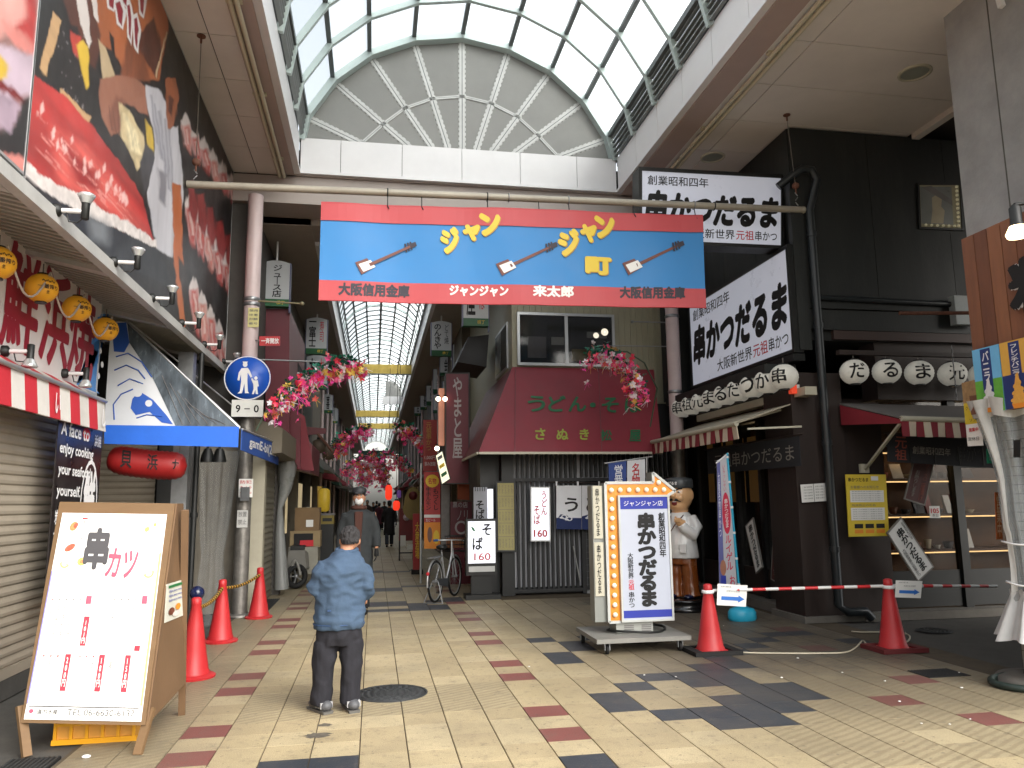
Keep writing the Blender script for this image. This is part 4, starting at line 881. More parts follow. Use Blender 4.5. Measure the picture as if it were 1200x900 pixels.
# ================================================================ right: black skewer restaurant
wall_k = mat('black_cladding', '#1b1e1d', rough=.6, var=.25, scale=2.5, dirt=.4, dcol=(.045, .045, .042), stretch=(2.5, 2.5, .5), bump=.15, bscale=25); wood_d = mat('dark_brown_wood', '#271b16', rough=.6, var=.2, stretch=(6, 6, .7), bump=.15)
pipe_k = mat('dark_slate_pipe', '#1c2124', rough=.4, var=.15); conc = mat('kerb_concrete', '#66625b', rough=.85, var=.2, bump=.4, dirt=.4)
XS, YFr = 5.78, 9.5
bd = thing('black_restaurant', 'two storey black restaurant building on the right corner of the street', 'building', (7.5, 11.5, 0))
part(bd, 'upper_wall', M().box(XS+.02, 12, YFr+.02, 15, 3.76, HC-.02), wall_k)
# cladding boards on the front and side
x = XS+.03
for w in (1.2, 1.25, 1.2, 1.2, 1.2):
    part(bd, 'cladding_panel', M().box(x+.004, x+w-.004, YFr-.004, YFr+.018, 4.3, HC-.025), wall_k); x += w
y = YFr+.03
for w in (1.1, 1.1, 1.1, 1.1): part(bd, 'cladding_panel', M().box(XS-.004, XS+.018, y+.004, y+w-.004, 3.77, HC-.025), wall_k); y += w
part(bd, 'ledge', M().box(XS-.02, 12, YFr-.07, YFr-.005, 4.2, 4.29), wall_k); part(bd, 'ledge', M().box(XS-.02, 12, YFr-.06, YFr+.01, 3.9, 3.96), wall_k)
part(bd, 'band', M().box(XS, 12, YFr-.03, YFr+.015, 3.96, 4.19), wall_k); part(bd, 'wood_band', M().box(XS+.45, 12, YFr-.05, YFr+.015, 3.77, 3.895), mat('brown_band_wood', '#3a2a26', rough=.6))
part(bd, 'corner_column', M().box(5.55, 6.3, YFr, YFr+.75, 0.08, 3.3), wood_d)
part(bd, 'column_base', M().box(5.5, 6.35, YFr-.06, YFr+.8, 0, .079), conc)
part(bd, 'side_kerb', M().box(5.62, 5.98, YFr+.81, 14.2, 0, .12), conc); part(bd, 'front_sill', M().box(6.351, 10.5, YFr-.1, YFr+.3, -.005, .1), conc)
part(bd, 'inner_pillar', M().box(6.31, 6.9, YFr+.05, YFr+.5, .101, 2.9), wood_d)
part(bd, 'lintel', M().box(6.901, 11, YFr+.05, YFr+.4, 2.95, 3.76), wood_d)
part(bd, 'side_lintel', M().box(5.8, 6.0, YFr+.751, 14.4, 2.8, 3.4), wood_d)
# interior
warm = mat('warm_interior_wall', '#5a3d22', rough=.7, var=.35); shelf_m = mat('shelf_wood', '#5d4028', rough=.6, var=.2)
part(bd, 'shelf_back', M().box(6.95, 11, 11.36, 11.4, .1, 2.9), warm); part(bd, 'interior_back', M().box(6.9, 11.5, 13.2, 13.3, .1, 2.95), warm)
part(bd, 'interior_floor', M().box(6.0, 11.5, YFr+.41, 13.2, .02, .06), shelf_m)
part(bd, 'interior_ceiling', M().box(6.0, 11.5, YFr+.41, 13.2, 2.95, 3.0), wood_d)
for z in (.75, 1.3, 1.85, 2.3):
    part(bd, 'shelf', M().box(7.0, 11, 10.9, 11.35, z, z+.04), shelf_m)
    part(bd, 'added_shelf_glow', M().box(7.05, 10.9, 10.92, 10.94, z-.02, z-.002), mat('added_warm_strip', '#ffcf8a', emit=1.4))  # glowing strips added under the shelves to warm the interior
dish_c = [mat('dish_white', '#b9b3a6', rough=.3), mat('dish_brown', '#7d4a2a', rough=.4), mat('dish_dark', '#2b2320', rough=.4), mat('card_cream', '#b9a98a', rough=.6), mat('card_red', '#8c3228', rough=.5)]
rs = random.Random(5)
for z in (.79, 1.34, 1.89):
    x = 7.1; nit = 0
    while x < 9.4:
        w = rs.uniform(.1, .22); h = rs.uniform(.08, .3); m = rs.choice(dish_c); b = M()
        if rs.random() < .5: b.lathe([(w*.3, 0), (w*.5, h*.5), (w*.46, h*.5), (.001, h*.2)], (x+w/2, 11.05, z), 12)
        else: b.hexa([(x, 11.0, z), (x+w, 11.0, z), (x+w, 11.05, z), (x, 11.05, z), (x, 11.08, z+h), (x+w, 11.08, z+h), (x+w, 11.12, z+h), (x, 11.12, z+h)])
        nit += 1; dd = len(b.v) > 30
        solo('display_dish' if dd else 'menu_card', ('food dish' if dd else 'small menu card')+' standing %s from the left on the %s shelf inside the restaurant window' % (['first', 'second', 'third', 'fourth', 'fifth', 'sixth', 'seventh', 'eighth', 'ninth', 'tenth', 'eleventh', 'twelfth', 'thirteenth', 'fourteenth', 'fifteenth', 'sixteenth', 'seventeenth', 'eighteenth', 'nineteenth', 'twentieth'][min(19, nit-1)], {.79: 'bottom', 1.34: 'middle', 1.89: 'top'}[z]), 'display item', b, m, 'items on the shelves behind the restaurant window'); x += w+rs.uniform(.02, .07)
lampm = mat('warm_bulb', '#ffd9a0', emit=25)
for n_, (x, y, z) in enumerate(((7.3, 10.6, 2.15), (8.3, 11.0, 2.3), (9.2, 10.8, 2.3), (6.4, 12.2, 2.6))):
    t = thing('ceiling_bulb', ['leftmost small warm lamp behind the front window of the restaurant', 'middle small warm lamp behind the front window of the restaurant', 'rightmost small warm lamp behind the front window of the restaurant', 'small warm lamp deep behind the side doors of the restaurant'][n_], 'lamp', (x, y, z), 'warm lamps inside the restaurant')
    part(t, 'bulb', M().ball((x, y, z), .035, 8), lampm); part(t, 'cord', M().tube([(x, y, z+.03), (x, y, 2.94)], .006, 5), black)
part(bd, 'rear_wall', M().box(5.8, 12, 14.42, 14.6, 0, 3.76), darkwall); part(bd, 'end_wall', M().box(11.51, 11.7, YFr+.4, 14.42, 0, 3.76), darkwall)
# front glazing
shopglass = glass_mat('shop_glass', '#0b0c0d', .3, .03, .8)
for (x0, x1) in ((6.93, 8.02), (8.14, 9.3), (9.42, 11)):
    f = part(bd, 'window', M().box(x0, x1, YFr+.14, YFr+.2, .12, .6), black)
    part(f, 'pane', M().box(x0+.01, x1-.01, YFr+.165, YFr+.171, .6, 2.94), shopglass)
    part(f, 'mullion', M().box(x1, x1+.12, YFr+.1, YFr+.22, .101, 2.949), black)
    part(f, 'rail', M().box(x0, x1, YFr+.12, YFr+.21, 2.0, 2.06) if x0 > 7 else M().box(x0, x1, YFr+.12, YFr+.21, 2.3, 2.36), black)
# side glazing: sliding doors along the street
for k in range(5):
    y0 = YFr+.8+k*.78; y1 = y0+.68
    f = part(bd, 'door', M().box(5.86, 5.92, y0, y1, .13, .55), wood_d); part(f, 'pane', M().box(5.885, 5.891, y0, y1, .55, 2.79), shopglass); part(f, 'stile', M().box(5.83, 5.95, y1, y1+.1, .121, 2.795), black)
    if k < 4: part(f, 'curtain', M().box(6.02, 6.03, y0+.02, y1-.02, 1.55, 2.6), mat('ochre_cloth', '#b98a4c', rough=.8, var=.1, emit=.05))
# drain pipes
b = M().tube([PY(912, 219, 9.5), PY(930, 204, 9.4), PY(940, 198, 9.37), PY(951, 199, 9.37), PY(957, 212, 9.37), (5.95, 9.37, 5.6), (5.95, 9.37, 3.0), (5.95, 9.37, .22), (6.05, 9.33, .14), (6.3, 9.33, .14), (6.38, 9.33, .05)], .058, 12)
for z in (.9, 2.3, 3.9, 5.2): b.lathe([(.068, 0), (.068, .07)], (5.95, 9.37, z), 12)
solo('drain_pipe', 'dark slate drain pipe bending at top and running down the corner column', 'drain pipe', b, pipe_k)
solo('drain_pipe', 'thin horizontal dark pipe along the ledge of the black wall', 'drain pipe', M().tube([(6.0, 9.4, 4.34), (8.9, 9.4, 4.3)], .04, 10), pipe_k)
solo('conduit_box', 'pale grey electric box half hidden behind the wooden sign', 'box', M().box(8.05, 8.4, 9.3, 9.42, 4.0, 4.42), mat('pale_grey_box', '#8f9696', rough=.5))
# black square duct beside pipe
part(bd, 'corner_duct', M().box(5.68, 5.86, YFr-.1, YFr-.008, 3.6, 5.9), wall_k)
# small bulb framed window (its poster face left plain)
wc = [PY(x, y, YFr-.02) for x, y in ((1077, 217), (1124, 217), (1127, 268), (1079, 266))]
wp = Panel(*wc); wp.rect(.02, .04, .8, .92, mat('window_grey', '#777b78', rough=.3), .002); wp.shape([(.3, .3), (.42, .22), (.55, .3), (.52, .5), (.6, .6), (.55, .9), (.25, .9), (.3, .6)], mat('poster_cream', '#a79d84', rough=.5), .003); wp.shape([(.05, .05), (.3, .02), (.8, .35), (.8, .48)], pgrey, .004)
t = thing('bulb_framed_poster', 'small poster window with a bulb border high on the black wall', 'poster', wc[3]); wp.finish(t, .02, mat('olive_cream', '#9a957a', rough=.4), 'backing', black, .03, .012, 'picture')
blb = mat('frosted_bulb', '#cfc8a6', rough=.3, emit=.1)
for k in range(10): part(t, 'bulb', M().ball(tuple(wp.at(.9, .05+k*.1, .025)), .022, 6), blb)
for k in range(6): part(t, 'bulb', M().ball(tuple(wp.at(.1+k*.14, .96, .025)), .02, 6), blb)
# illuminated shop signs
signface = mat('backlit_white', '#c3c7d4', rough=.3, var=.02, emit=.22)
def shop_sign(P, label, big, loc, th):
    P.text('創業昭和四年', .04, .06, .47, .2, ink, bold=.012)
    P.text('串かつだるま', .03, .27, .98, .77, ink, bold=.07, shear=.03)
    P.text('大阪新世界', .3, .8, .66, .94, ink, bold=.012); P.text('元祖', .67, .8, .8, .94, red_ink, bold=.012); P.text('串かつ', .81, .8, .97, .94, ink, bold=.012)
    t = thing('shop_sign', label, 'shop sign', loc); P.finish(t, th, signface, 'light_panel', black, .05, .02); return t
Y1 = 9.72
P = Panel(*[PY(x, y, Y1) for x, y in ((752, 200), (915, 209), (915, 288), (752, 281))])
t = shop_sign(P, 'upper black framed white shop sign facing the plaza, behind the pole', 1, PY(752, 285, Y1), .25)
X1 = 5.62; p0 = PX(808, 358, X1); p1 = PX(922, 296, X1); zt = (p0.z+p1.z)/2; zb = (PX(808, 457, X1).z+PX(925, 407, X1).z)/2
P = Panel((X1, p0.y, zt), (X1, p1.y, zt), (X1, p1.y, zb), (X1, p0.y, zb))
t = shop_sign(P, 'lower white shop sign running along the side wall over the round lanterns', 1, (X1, 11.5, zb), .12)
part(t, 'bottom_box', M().box(X1-.02, XS-.005, p1.y-.02, p0.y+.05, zb-.16, zb-.06), black)
part(bd, 'sign_support', M().box(3.98, XS, Y1+.26, Y1+.34, 5.6, 5.7), black); part(bd, 'side_beam', M().box(5.3, XS-.005, 9.7, 13.4, zb-.3, zb-.17), wall_k)
part(bd, 'dark_gable', M().box(5.3, XS-.006, 13.3, 13.5, 3.4, 6.3), wall_k)
# white lanterns
lan_w = mat('white_lantern_paper', '#c9c7bd', rough=.5, var=.1, scale=9, emit=.11)
chars = 'いろはにほへとちり'
Lp0 = V3((5.42, 9.42, 3.22)); Lp1 = V3((5.42, 12.95, 3.22))
for k in range(9):
    c = Lp0.lerp(Lp1, k/8)
    round_lantern(tuple(c), .19, lan_w, '串かつだるま元祖串'[k], ['nearest', 'second nearest', 'third nearest', 'fourth nearest', 'middle', 'fourth farthest', 'third farthest', 'second farthest', 'farthest'][k]+' white lantern in the row under the side wall sign', 'white lanterns along the side wall', ink, face=(-1, -.75, 0), bold=.02, sz=.92)
for k, (px, py) in enumerate([(1001, 436), (1039, 435.5), (1077, 437), (1116, 438.5), (1152, 440)]):
    c = PY(px, py, 9.2)
    round_lantern(tuple(c), .185, lan_w, 'だるま元祖'[k], ['first white lantern right of the drain pipe', 'second white lantern right of the drain pipe', 'third white lantern right of the drain pipe', 'white lantern directly behind the hanging chain', 'white lantern mostly hidden behind the ice cream poster'][k]+', over the front awning', 'white lanterns over the front awning', ink, face=(-.35, -1, 0), bold=.02, sz=.92)
solo('lantern_rail', 'long wooden rail carrying the front row of white lanterns', 'rail', M().box(6.1, 9.5, 9.16, 9.24, 3.5, 3.56), wood_d)
# awnings
red_st = mat('dark_red_canvas', '#7c1f2b', rough=.7, var=.1); cream_st = mat('cream_canvas', '#c9bda8', rough=.7, var=.08, dirt=.2); grey_can = mat('grey_awning_top', '#6b6764', rough=.7, var=.1, dirt=.2)
def awning(name, label, A, B, C, D, vh, n, loc, top, side=True, axis=None):
    """A,B front edge; C,D wall edge (C behind B)"""
    t = thing(name, label, 'awning', loc); A, B, C, D = map(V3, (A, B, C, D))
    part(t, 'fabric_top', M().hexa([A, B, C, D, A+V3((0, 0, .015)), B+V3((0, 0, .015)), C+V3((0, 0, .015)), D+V3((0, 0, .015))]), top)
    part(t, 'front_bar', M().tube([A, B], .035, 10), cream)
    for k in range(n):
        a, b = A.lerp(B, k/n), A.lerp(B, (k+1)/n); m = red_st if k % 2 == 0 else cream_st
        dn = V3((0, 0, -vh)); q = (B-A).cross(dn).normalized()*.006
        w = V3(((C-B).normalized()*.02*math.sin(k*1.7)))
        part(t, 'stripe', M().hexa([a-V3((0, 0, .03))-q, b-V3((0, 0, .03))-q, b-V3((0, 0, .03))+q, a-V3((0, 0, .03))+q, a+dn-q+w, b+dn-q+w, b+dn+q+w, a+dn+q+w]), m)
    return t
xa_ = 4.75; pA = PX(764, 520, xa_); pB = PX(863, 494, xa_); z_ = (pA.z+pB.z)/2
aw3 = awning('retractable_awning', 'red and white striped retractable awning on the side wall of the black restaurant', (xa_, pA.y, z_), (xa_, pB.y, z_), (5.77, pB.y, z_+.33), (5.77, pA.y, z_+.33), .21, 24, (5.2, 11, 2.5), mat('pale_awning_top', '#a19a88', rough=.6, dirt=.3))
part(aw3, 'cassette', M().box(5.6, 5.77, pB.y-.3, pA.y, z_+.36, z_+.47), cream)
for yy in (pB.y+.3, pA.y-.3): part(aw3, 'folding_arm', M().bar((5.7, yy, z_+.26), (xa_+.03, yy-.2, z_+.02), .04, .03), cream)
part(aw3, 'crank_arm', M().bar((xa_+.1, pB.y-.1, z_-.1+.02), (5.6, pB.y-.15, z_-.25+.2), .025, .025), cream)
pA = PY(1056, 492, 8.45); pD = PY(984, 474, YFr-.06)
aw4 = awning('front_awning', 'grey topped awning with red and white striped valance on the restaurant front', (pA.x, 8.45, 2.56), (9.6, 8.45, 2.5), (9.6, YFr-.06, pD.z-.03), (pD.x, YFr-.06, pD.z), .22, 32, (7.5, 9, 2.4), grey_can)
part(aw4, 'side_cheek', M().slab([(pA.x, 8.46, 2.55), (pD.x, YFr-.06, pD.z-.01), (pD.x, YFr-.06, pD.z-.28), (pA.x, 8.46, 2.50)], .012), red_st)
part(aw4, 'support_arm', M().bar((pD.x+.3, YFr-.07, 1.98), (pA.x+.02, 8.5, 2.5), .035, .03), cream)
part(aw4, 'arm_bracket', M().box(pD.x+.24, pD.x+.36, YFr-.07, YFr-.02, 1.93, 2.05), cream)
# noren curtains
noren_k = mat('black_noren_cloth', '#26272b', rough=.85, var=.1, bump=.2, bscale=15)
P = Panel(*[PY(x, y, 9.0) for x, y in ((1040, 508), (1170, 518), (1170, 549), (1040, 541))])
for i, ch in enumerate(('元', '祖')): P.text(ch, .065, .08+i*.45, .17, .5+i*.42, mat('rust_ink', '#8c4436', rough=.7), bold=.02)
P.text('創業昭和四年', .22, .38, .56, .66, mat('pale_ink', '#8f8c84', rough=.7), bold=.01); P.text('串かつだ', .62, .18, .99, .85, mat('pale_ink', '#8f8c84'), bold=.0)
P.text('串かつだ', .62, .18, .99, .85, ink, bold=-.012, lay=.006)
t = thing('black_noren', 'black cloth curtain with pale outlined characters under the front awning', 'curtain', PY(1100, 545, 9.0)); P.finish(t, .008, noren_k, 'cloth'); part(t, 'rod', M().tube([P.c[0]+V3((-.05, 0, .01)), P.c[1]+V3((.1, 0, .01))], .014, 6), wood_d)
for k in range(5): part(t, 'flap_seam', M().box(P.c[0].x+.3+k*.36, P.c[0].x+.31+k*.36, 8.99, 8.996, P.at(.5, 1).z, P.at(.5, .3).z), black)
xs_ = 5.5; q0, q1 = PX(828, 524, xs_), PX(936, 508, xs_)
P = Panel((xs_, q0.y, 2.42), (xs_, q1.y, 2.42), (xs_, q1.y, 2.02), (xs_, q0.y, 2.02)); P.text('元祖串かつだるま', .1, .25, .95, .8, mat('pale_ink', '#8f8c84'), bold=.005)
t = thing('black_noren', 'black cloth curtain with outlined characters along the side wall doors', 'curtain', (xs_, 11, 2)); P.finish(t, .008, noren_k, 'cloth'); part(t, 'rod', M().tube([P.c[0]+V3((0, .1, .01)), P.c[1]+V3((0, -.1, .01))], .014, 6), wood_d)
# hanging and leaning boards
maroon = mat('maroon_board', '#4a2320', rough=.6, var=.1); yelp = mat('yellow_poster', '#d3b936', rough=.5, var=.03)
def board(name, label, cat, P, face, th=.015, rim=None, pre=None, rw=.015):
    t = thing(name, label, cat, P.at(.5, 1)); P.finish(t, th, face, 'board', rim, rw, .004); return t
P = Panel(*[PY(x, y, 9.3) for x, y in ((991, 556), (1038, 556), (1042, 628), (995, 629))])
P.text('串かつだるま', .05, .05, .55, .12, ink, bold=.02); P.rect(.62, .03, .8, .1, paper)
for (v0, v1) in ((.26, .45), (.54, .74)): P.rect(.08, v0, .92, v1, paper)
for k in range(5): P.text('新型感染症対策のお願い', .12, .27+k*.035, .88, .285+k*.035, grey_ink, lay=.005); P.text('当店では換気と消毒を実施', .12, .56+k*.036, .86, .575+k*.036, grey_ink, lay=.005)
P.text('お客様へのお知らせ', .1, .18, .8, .23, grey_ink); P.text('飛沫防止のため', .1, .48, .7, .52, grey_ink)
for k in range(3): P.rect(.15+k*.27, .8, .36+k*.27, .87, ink); P.rect(.15+k*.27, .89, .36+k*.27, .95, orange_ink)
board('yellow_notice', 'yellow poster of notices hanging on the dark wooden pillar', 'poster', P, yelp)
P = Panel(*[PY(x, y, 9.45) for x, y in ((938, 568), (968, 566), (969, 587), (940, 589))]); P.rect(.49, 0, .51, 1, grey_ink)
for k in range(5): P.text('ご案内 営業時間', .08, .12+k*.16, .44, .2+k*.16, grey_ink); P.text('禁煙 お願い', .56, .12+k*.16, .92, .2+k*.16, grey_ink)
board('notice', 'pair of white paper notices pinned on the brown corner column', 'notice', P, paper, .004)
P = Panel(*[PY(x, y, 9.25) for x, y in ((1054, 608), (1093, 666), (1078, 680), (1041, 629))])
P.text('串かつだるま', .5, .04, .85, .96, ink, bold=.04, vert=True); P.text('大阪新世界元祖串かつ', .15, .3, .32, .96, ink, vert=True); P.text('創業昭和四年', .68, .04, .8, .4, ink, vert=True)
# a tilted panel: u across, v along
P2 = Panel(PY(1041, 625, 9.22), PY(1056, 608, 9.22), PY(1093, 664, 9.22), PY(1076, 680, 9.22)); P2.text('串かつだるま', .36, .08, .8, .94, ink, bold=.04, vert=True); P2.text('大阪新世界元祖串かつ', .1, .4, .28, .96, ink, vert=True); P2.text('創業昭和四年', .84, .04, .97, .4, ink, vert=True)
board('tilted_sign', 'white sign with black characters leaning at an angle by the yellow poster', 'sign', P2, paper, .02, mat('grey_rim', '#7d7a74', rough=.5))
P = Panel(*[PY(x, y, 9.3) for x, y in ((1071, 543), (1094, 540), (1083, 591), (1061, 584))]); P.text('ソース二度漬け', .62, .05, .86, .95, mat('rust_ink', '#8c4436'), vert=True); P.text('お断りします', .2, .2, .42, .9, mat('pale_ink', '#8f8c84'), vert=True)
board('maroon_board', 'tilted maroon board hanging below the black curtain', 'sign', P, maroon, .015, mat('grey_rim', '#7d7a74'))
P = Panel(*[PY(x, y, 9.55) for x, y in ((1089, 593), (1101, 593), (1102, 607), (1090, 607))]); P.text('105', .1, .2, .9, .6, red_ink, bold=.03); P.text('本日', .2, .65, .8, .9, ink)
board('small_sticker', 'small white sticker with a red number on the restaurant window', 'sticker', P, paper, .003)
P = Panel(*[PX(x, y, 5.7) for x, y in ((874, 617), (882, 608), (893, 664), (886, 671))]); P.text('串かつだるま', .3, .05, .8, .95, ink, bold=.03, vert=True)
board('tilted_sign', 'narrow white sign leaning in the side doors behind the nobori flag', 'sign', P, paper, .015, mat('grey_rim', '#7d7a74'))
P = Panel(*[PX(x, y, 5.7) for x, y in ((907, 618), (919, 622), (917, 686), (904, 678))]); P.text('ソース二度漬け', .58, .05, .84, .95, mat('rust_ink', '#8c4436'), vert=True); P.text('お断りします', .16, .2, .42, .9, mat('pale_ink', '#8f8c84'), vert=True)
board('maroon_board', 'maroon board with a pale border standing in the side doors', 'sign', P, maroon, .015, mat('grey_rim', '#7d7a74'))
P = Panel(*[PX(x, y, 5.97) for x, y in ((928, 568), (937, 568), (937, 616), (930, 616))]); P.text('禁止中', .1, .05, .9, .95, ink, bold=.02, vert=True)
board('paper_sign', 'ochre paper sign with black characters just left of the corner column', 'sign', P, mat('ochre_cloth', '#b98a4c'), .004)
solo('alarm_lamp', 'small red and white alarm lamp on the corner column', 'lamp', M().box(5.52, 5.6, 9.42, 9.5, 3.0, 3.12, mat('lamp_red', '#d8452a', emit=.3)).box(5.601, 5.64, 9.42, 9.5, 3.0, 3.12, white))
# chain and rust bar
solo('support_bar', 'thin rusty brown bar reaching out from behind the wooden sign', 'bar', M().tube([(6.85, 8.9, 4.02), (8.2, 8.7, 4.02)], .025, 8), rust)
ch = M(); c0 = PY(1115, 405, 8.6)
for k in range(15):
    z = c0.z-k*.048; s = .012 if k % 2 else 0
    ch.tube([(c0.x-.012*(k % 2), c0.y-s, z), (c0.x+.012*(k % 2), c0.y+s, z-.045)], .008, 5)
solo('hanging_chain', 'short pale chain dangling in front of a white lantern', 'chain', ch, steel)
# ================================================================ far right: concrete wall, wooden sign, ice cream posters, covered pillar
cm = mat('raw_concrete', '#9b9c9b', rough=.75, var=.2, scale=1.6, bump=.3, bscale=40, dirt=.3, dcol=(.13, .13, .125))
cw = thing('concrete_building', 'grey concrete wall rising at the right edge', 'building', (7.5, 5, 2.4))
part(cw, 'wall', M().box(6.2, 10, 3.6, 6.9, 4.0, HC+.24), cm)
for y in (4.3, 5.5, 6.3): part(cw, 'joint', M().box(6.195, 6.2, y, y+.012, 4.0, HC), mat('concrete_joint', '#55544f', rough=.8))
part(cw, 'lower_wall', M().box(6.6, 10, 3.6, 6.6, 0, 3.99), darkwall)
solo('ceiling_fixture', 'end of a slim white light fitting at the top right corner', 'light', M().box(6.3, 6.38, 6.0, 6.5, 6.2, 6.28) if False else M().bar(PX(1166, -20, 6.1), PX(1174, 8, 6.1), .05, .05), white)
plank = [mat('plank_brown', '#7a4f38', rough=.6, var=.2, stretch=(5, 5, .6), bump=.2), mat('plank_dark_brown', '#6a4330', rough=.6, var=.2, stretch=(5, 5, .6), bump=.2), mat('plank_light_brown', '#85583e', rough=.6, var=.2, stretch=(5, 5, .6), bump=.2)]
XW = 5.35; w0 = PX(1126, 281, XW); w1 = PX(1140, 500, XW)
t = thing('wooden_signboard', 'brown plank signboard with a large black brush character at the right edge', 'sign', (XW, 5, 2.5))
y = w0.y; k = 0
while y > 3.4:
    dz = (w0.z-0.0); part(t, 'plank', M().box(XW, XW+.04+.004*(k % 2), y-.145, y-.004, 2.62, w0.z+.0), plank[k % 3]); y -= .15; k += 1
part(t, 'backing', M().box(XW+.05, XW+.2, 3.4, w0.y-.01, 2.6, w0.z-.02), wood_d)
kp = Panel(PX(1178, 309, XW-.03), V3((XW-.03, PX(1178, 309, XW-.03).y-.85, PX(1178, 309, XW).z)), V3((XW-.03, PX(1178, 309, XW-.03).y-.85, PX(1178, 370, XW).z-.06)), V3((XW-.03, PX(1178, 309, XW-.03).y, PX(1178, 370, XW).z-.06)))
kp.text('粉', 0, 0, 1, 1, white, bold=.075, lay=-.004); kp.text('粉', 0, 0, 1, 1, ink, bold=.05, lay=.006); part(t, 'lettering', kp.p)
lower = M()
y = w0.y
part(t, 'lower_rail', M().box(XW-.03, XW+.05, 3.4, PX(1142, 490, XW).y, 2.33, 2.5), plank[1])
spb = PX(1192, 268, XW-.35)
st_ = thing('spotlight', 'black clip spotlight lit warm white over the wooden signboard', 'spotlight', spb)
part(st_, 'socket', M().lathe([(.02, .2), (.045, .17), (.045, .05), (.06, .02)], spb, 12), black); part(st_, 'bulb', M().lathe([(.05, .03), (.085, -.04), (.075, -.07), (.001, -.08)], spb, 14), mat('lit_warm_bulb', '#ffe2b0', emit=4)); part(st_, 'arm', M().tube([spb+V3((0, 0, .2)), spb+V3((.35, 0, .26))], .015, 6), black)
pl_b = mat('poster_navy', '#24366f', rough=.5); pl_s = mat('poster_sky', '#6db2dd', rough=.5); pl_g = mat('poster_green', '#63a83e', rough=.5, var=.2, scale=12); choc = mat('poster_choc', '#3b1a16', rough=.5)
IX = XW-.06; a0 = PX(1139, 411, IX); a1 = PX(1141, 486, IX)
def ice_poster(y0, y1, label, title, base, m1, m2, cr, bandm):
    P = Panel((IX, y0, a0.z), (IX, y1, a0.z), (IX, y1, a1.z), (IX, y0, a1.z))
    P.rect(0, 0, 1, .5, m1, .002); P.rect(0, .5, 1, 1, m2, .002); P.rect(.3, .02, .68, .7, bandm, .003)
    P.text(title, .36, .06, .62, .52, white, bold=.03, vert=True)
    for k in range(7): P.disc(.5+.03*(-1)**k, .93-k*.05, .3*(1-k*.11), .045, cr, .0045+.0005*k); 
    P.shape([(.48, .5), (.56, .48), (.6, .66), (.4, .66)], cr, .009); P.shape([(.25, .93), (.75, .93), (.7, 1), (.3, 1)], orange_ink, .01)
    board('ice_cream_poster', label, 'poster', P, base, .006)
yq = a0.y
icew = mat('ice_white', '#d8d8d8', rough=.5, var=.12, scale=30); icey = mat('ice_custard', '#e0a64a', rough=.5, var=.12, scale=30); icec = mat('ice_swirl', '#a85a52', rough=.5, var=.5, scale=22)
ice_poster(yq, yq-.3, 'vanilla soft cream poster, leftmost on the wooden board', 'バニラ', pl_s, pl_s, pl_g, icew, pl_b)
ice_poster(yq-.31, yq-.61, 'French vanilla soft cream poster between the vanilla and chocolate posters', 'フレンチバニラ', mat('poster_amber', '#d9a84a'), mat('poster_amber', '#d9a84a'), pl_b, icey, pl_b)
ice_poster(yq-.62, yq-.98, 'chocolate swirl soft cream poster cut off by the right edge', 'バニラ&チョコレート', choc, choc, mat('poster_wine', '#6d2433'), icec, choc)
P = Panel(*[PX(x, y, 5.5) for x, y in ((1127, 449), (1146, 444), (1152, 522), (1134, 523))]); P.rect(0, 0, 1, .33, mat('poster_tan', '#a08058', var=.3, scale=20)); P.rect(0, .33, 1, .66, yelp); P.text('クレープ', .1, .38, .9, .44, ink); P.text('ソフト', .3, .58, .9, .63, ink); P.text('営業中', .2, .72, .8, .78, red_ink, bold=.03); P.text('定休日', .1, .86, .8, .92, ink)
board('narrow_poster', 'narrow tan, yellow and white poster left of the ice cream posters', 'poster', P, paper, .006)
# tiled pillar and clear plastic cover
tilew = mat('small_white_tile', '#8e8d87', rough=.4, var=.2, scale=9, dirt=.4)
XT, YT = 5.62, 6.15
pt = thing('tiled_pillar', 'pillar faced with small square tiles wrapped in clear plastic', 'pillar', (5.9, 6.0, 0))
part(pt, 'core', M().box(XT+.01, 6.6, 5.61, YT-.0, 0, 2.5), mat('grout', '#4a4945', rough=.9))
for r in range(31):
    for k in range(2):
        part(pt, 'tile', M().box(XT, XT+.012, YT-.012-(k+1)*.155, YT-.02-k*.155, .02+r*.08, .093+r*.08), tilew)
    for k in range(4):
        part(pt, 'tile', M().box(XT+.016+k*.155, XT+.165+k*.155, YT-.0, YT+.008, .02+r*.08, .093+r*.08) if False else M().box(XT+.016+k*.155, XT+.165+k*.155, 5.6, 5.612, .02+r*.08, .093+r*.08), tilew)
cover = glass_mat('cloudy_plastic', '#8f9496', .5, .16); wplastic = mat('white_plastic_edge', '#b4b4b2', rough=.4, bump=.3, bscale=12)
cx, cy = 5.58, 5.86
def drape(rf, z0, z1, n, K, ph, a0=0, a1=2*math.pi, cxo=0):
    vs = []; b = M()
    for j in range(n+1):
        z = z0+(z1-z0)*j/n
        for k in range(K+1):
            a = a0+(a1-a0)*k/K; r = rf(z)*(1+.13*math.sin(9*a+ph)+.06*math.sin(17*a+1.3+z*2)); vs.append((cx+cxo+r*math.cos(a), cy+r*math.sin(a)*.8, z+.015*math.sin(6*a)))
    b.add(vs, [(j*(K+1)+k, j*(K+1)+k+1, (j+1)*(K+1)+k+1, (j+1)*(K+1)+k) for j in range(n) for k in range(K)], None, True); return b
rf = lambda z: .20+.14*max(0, (z-1.75)/.7)**1.2 if z > 1.3 else (.17+.05*abs(z-1.0) if z > .75 else .18+.42*(.75-z))
t = thing('plastic_cover', 'gathered clear plastic cover with white hem hanging at the right edge', 'plastic sheet', (cx, cy, .42))
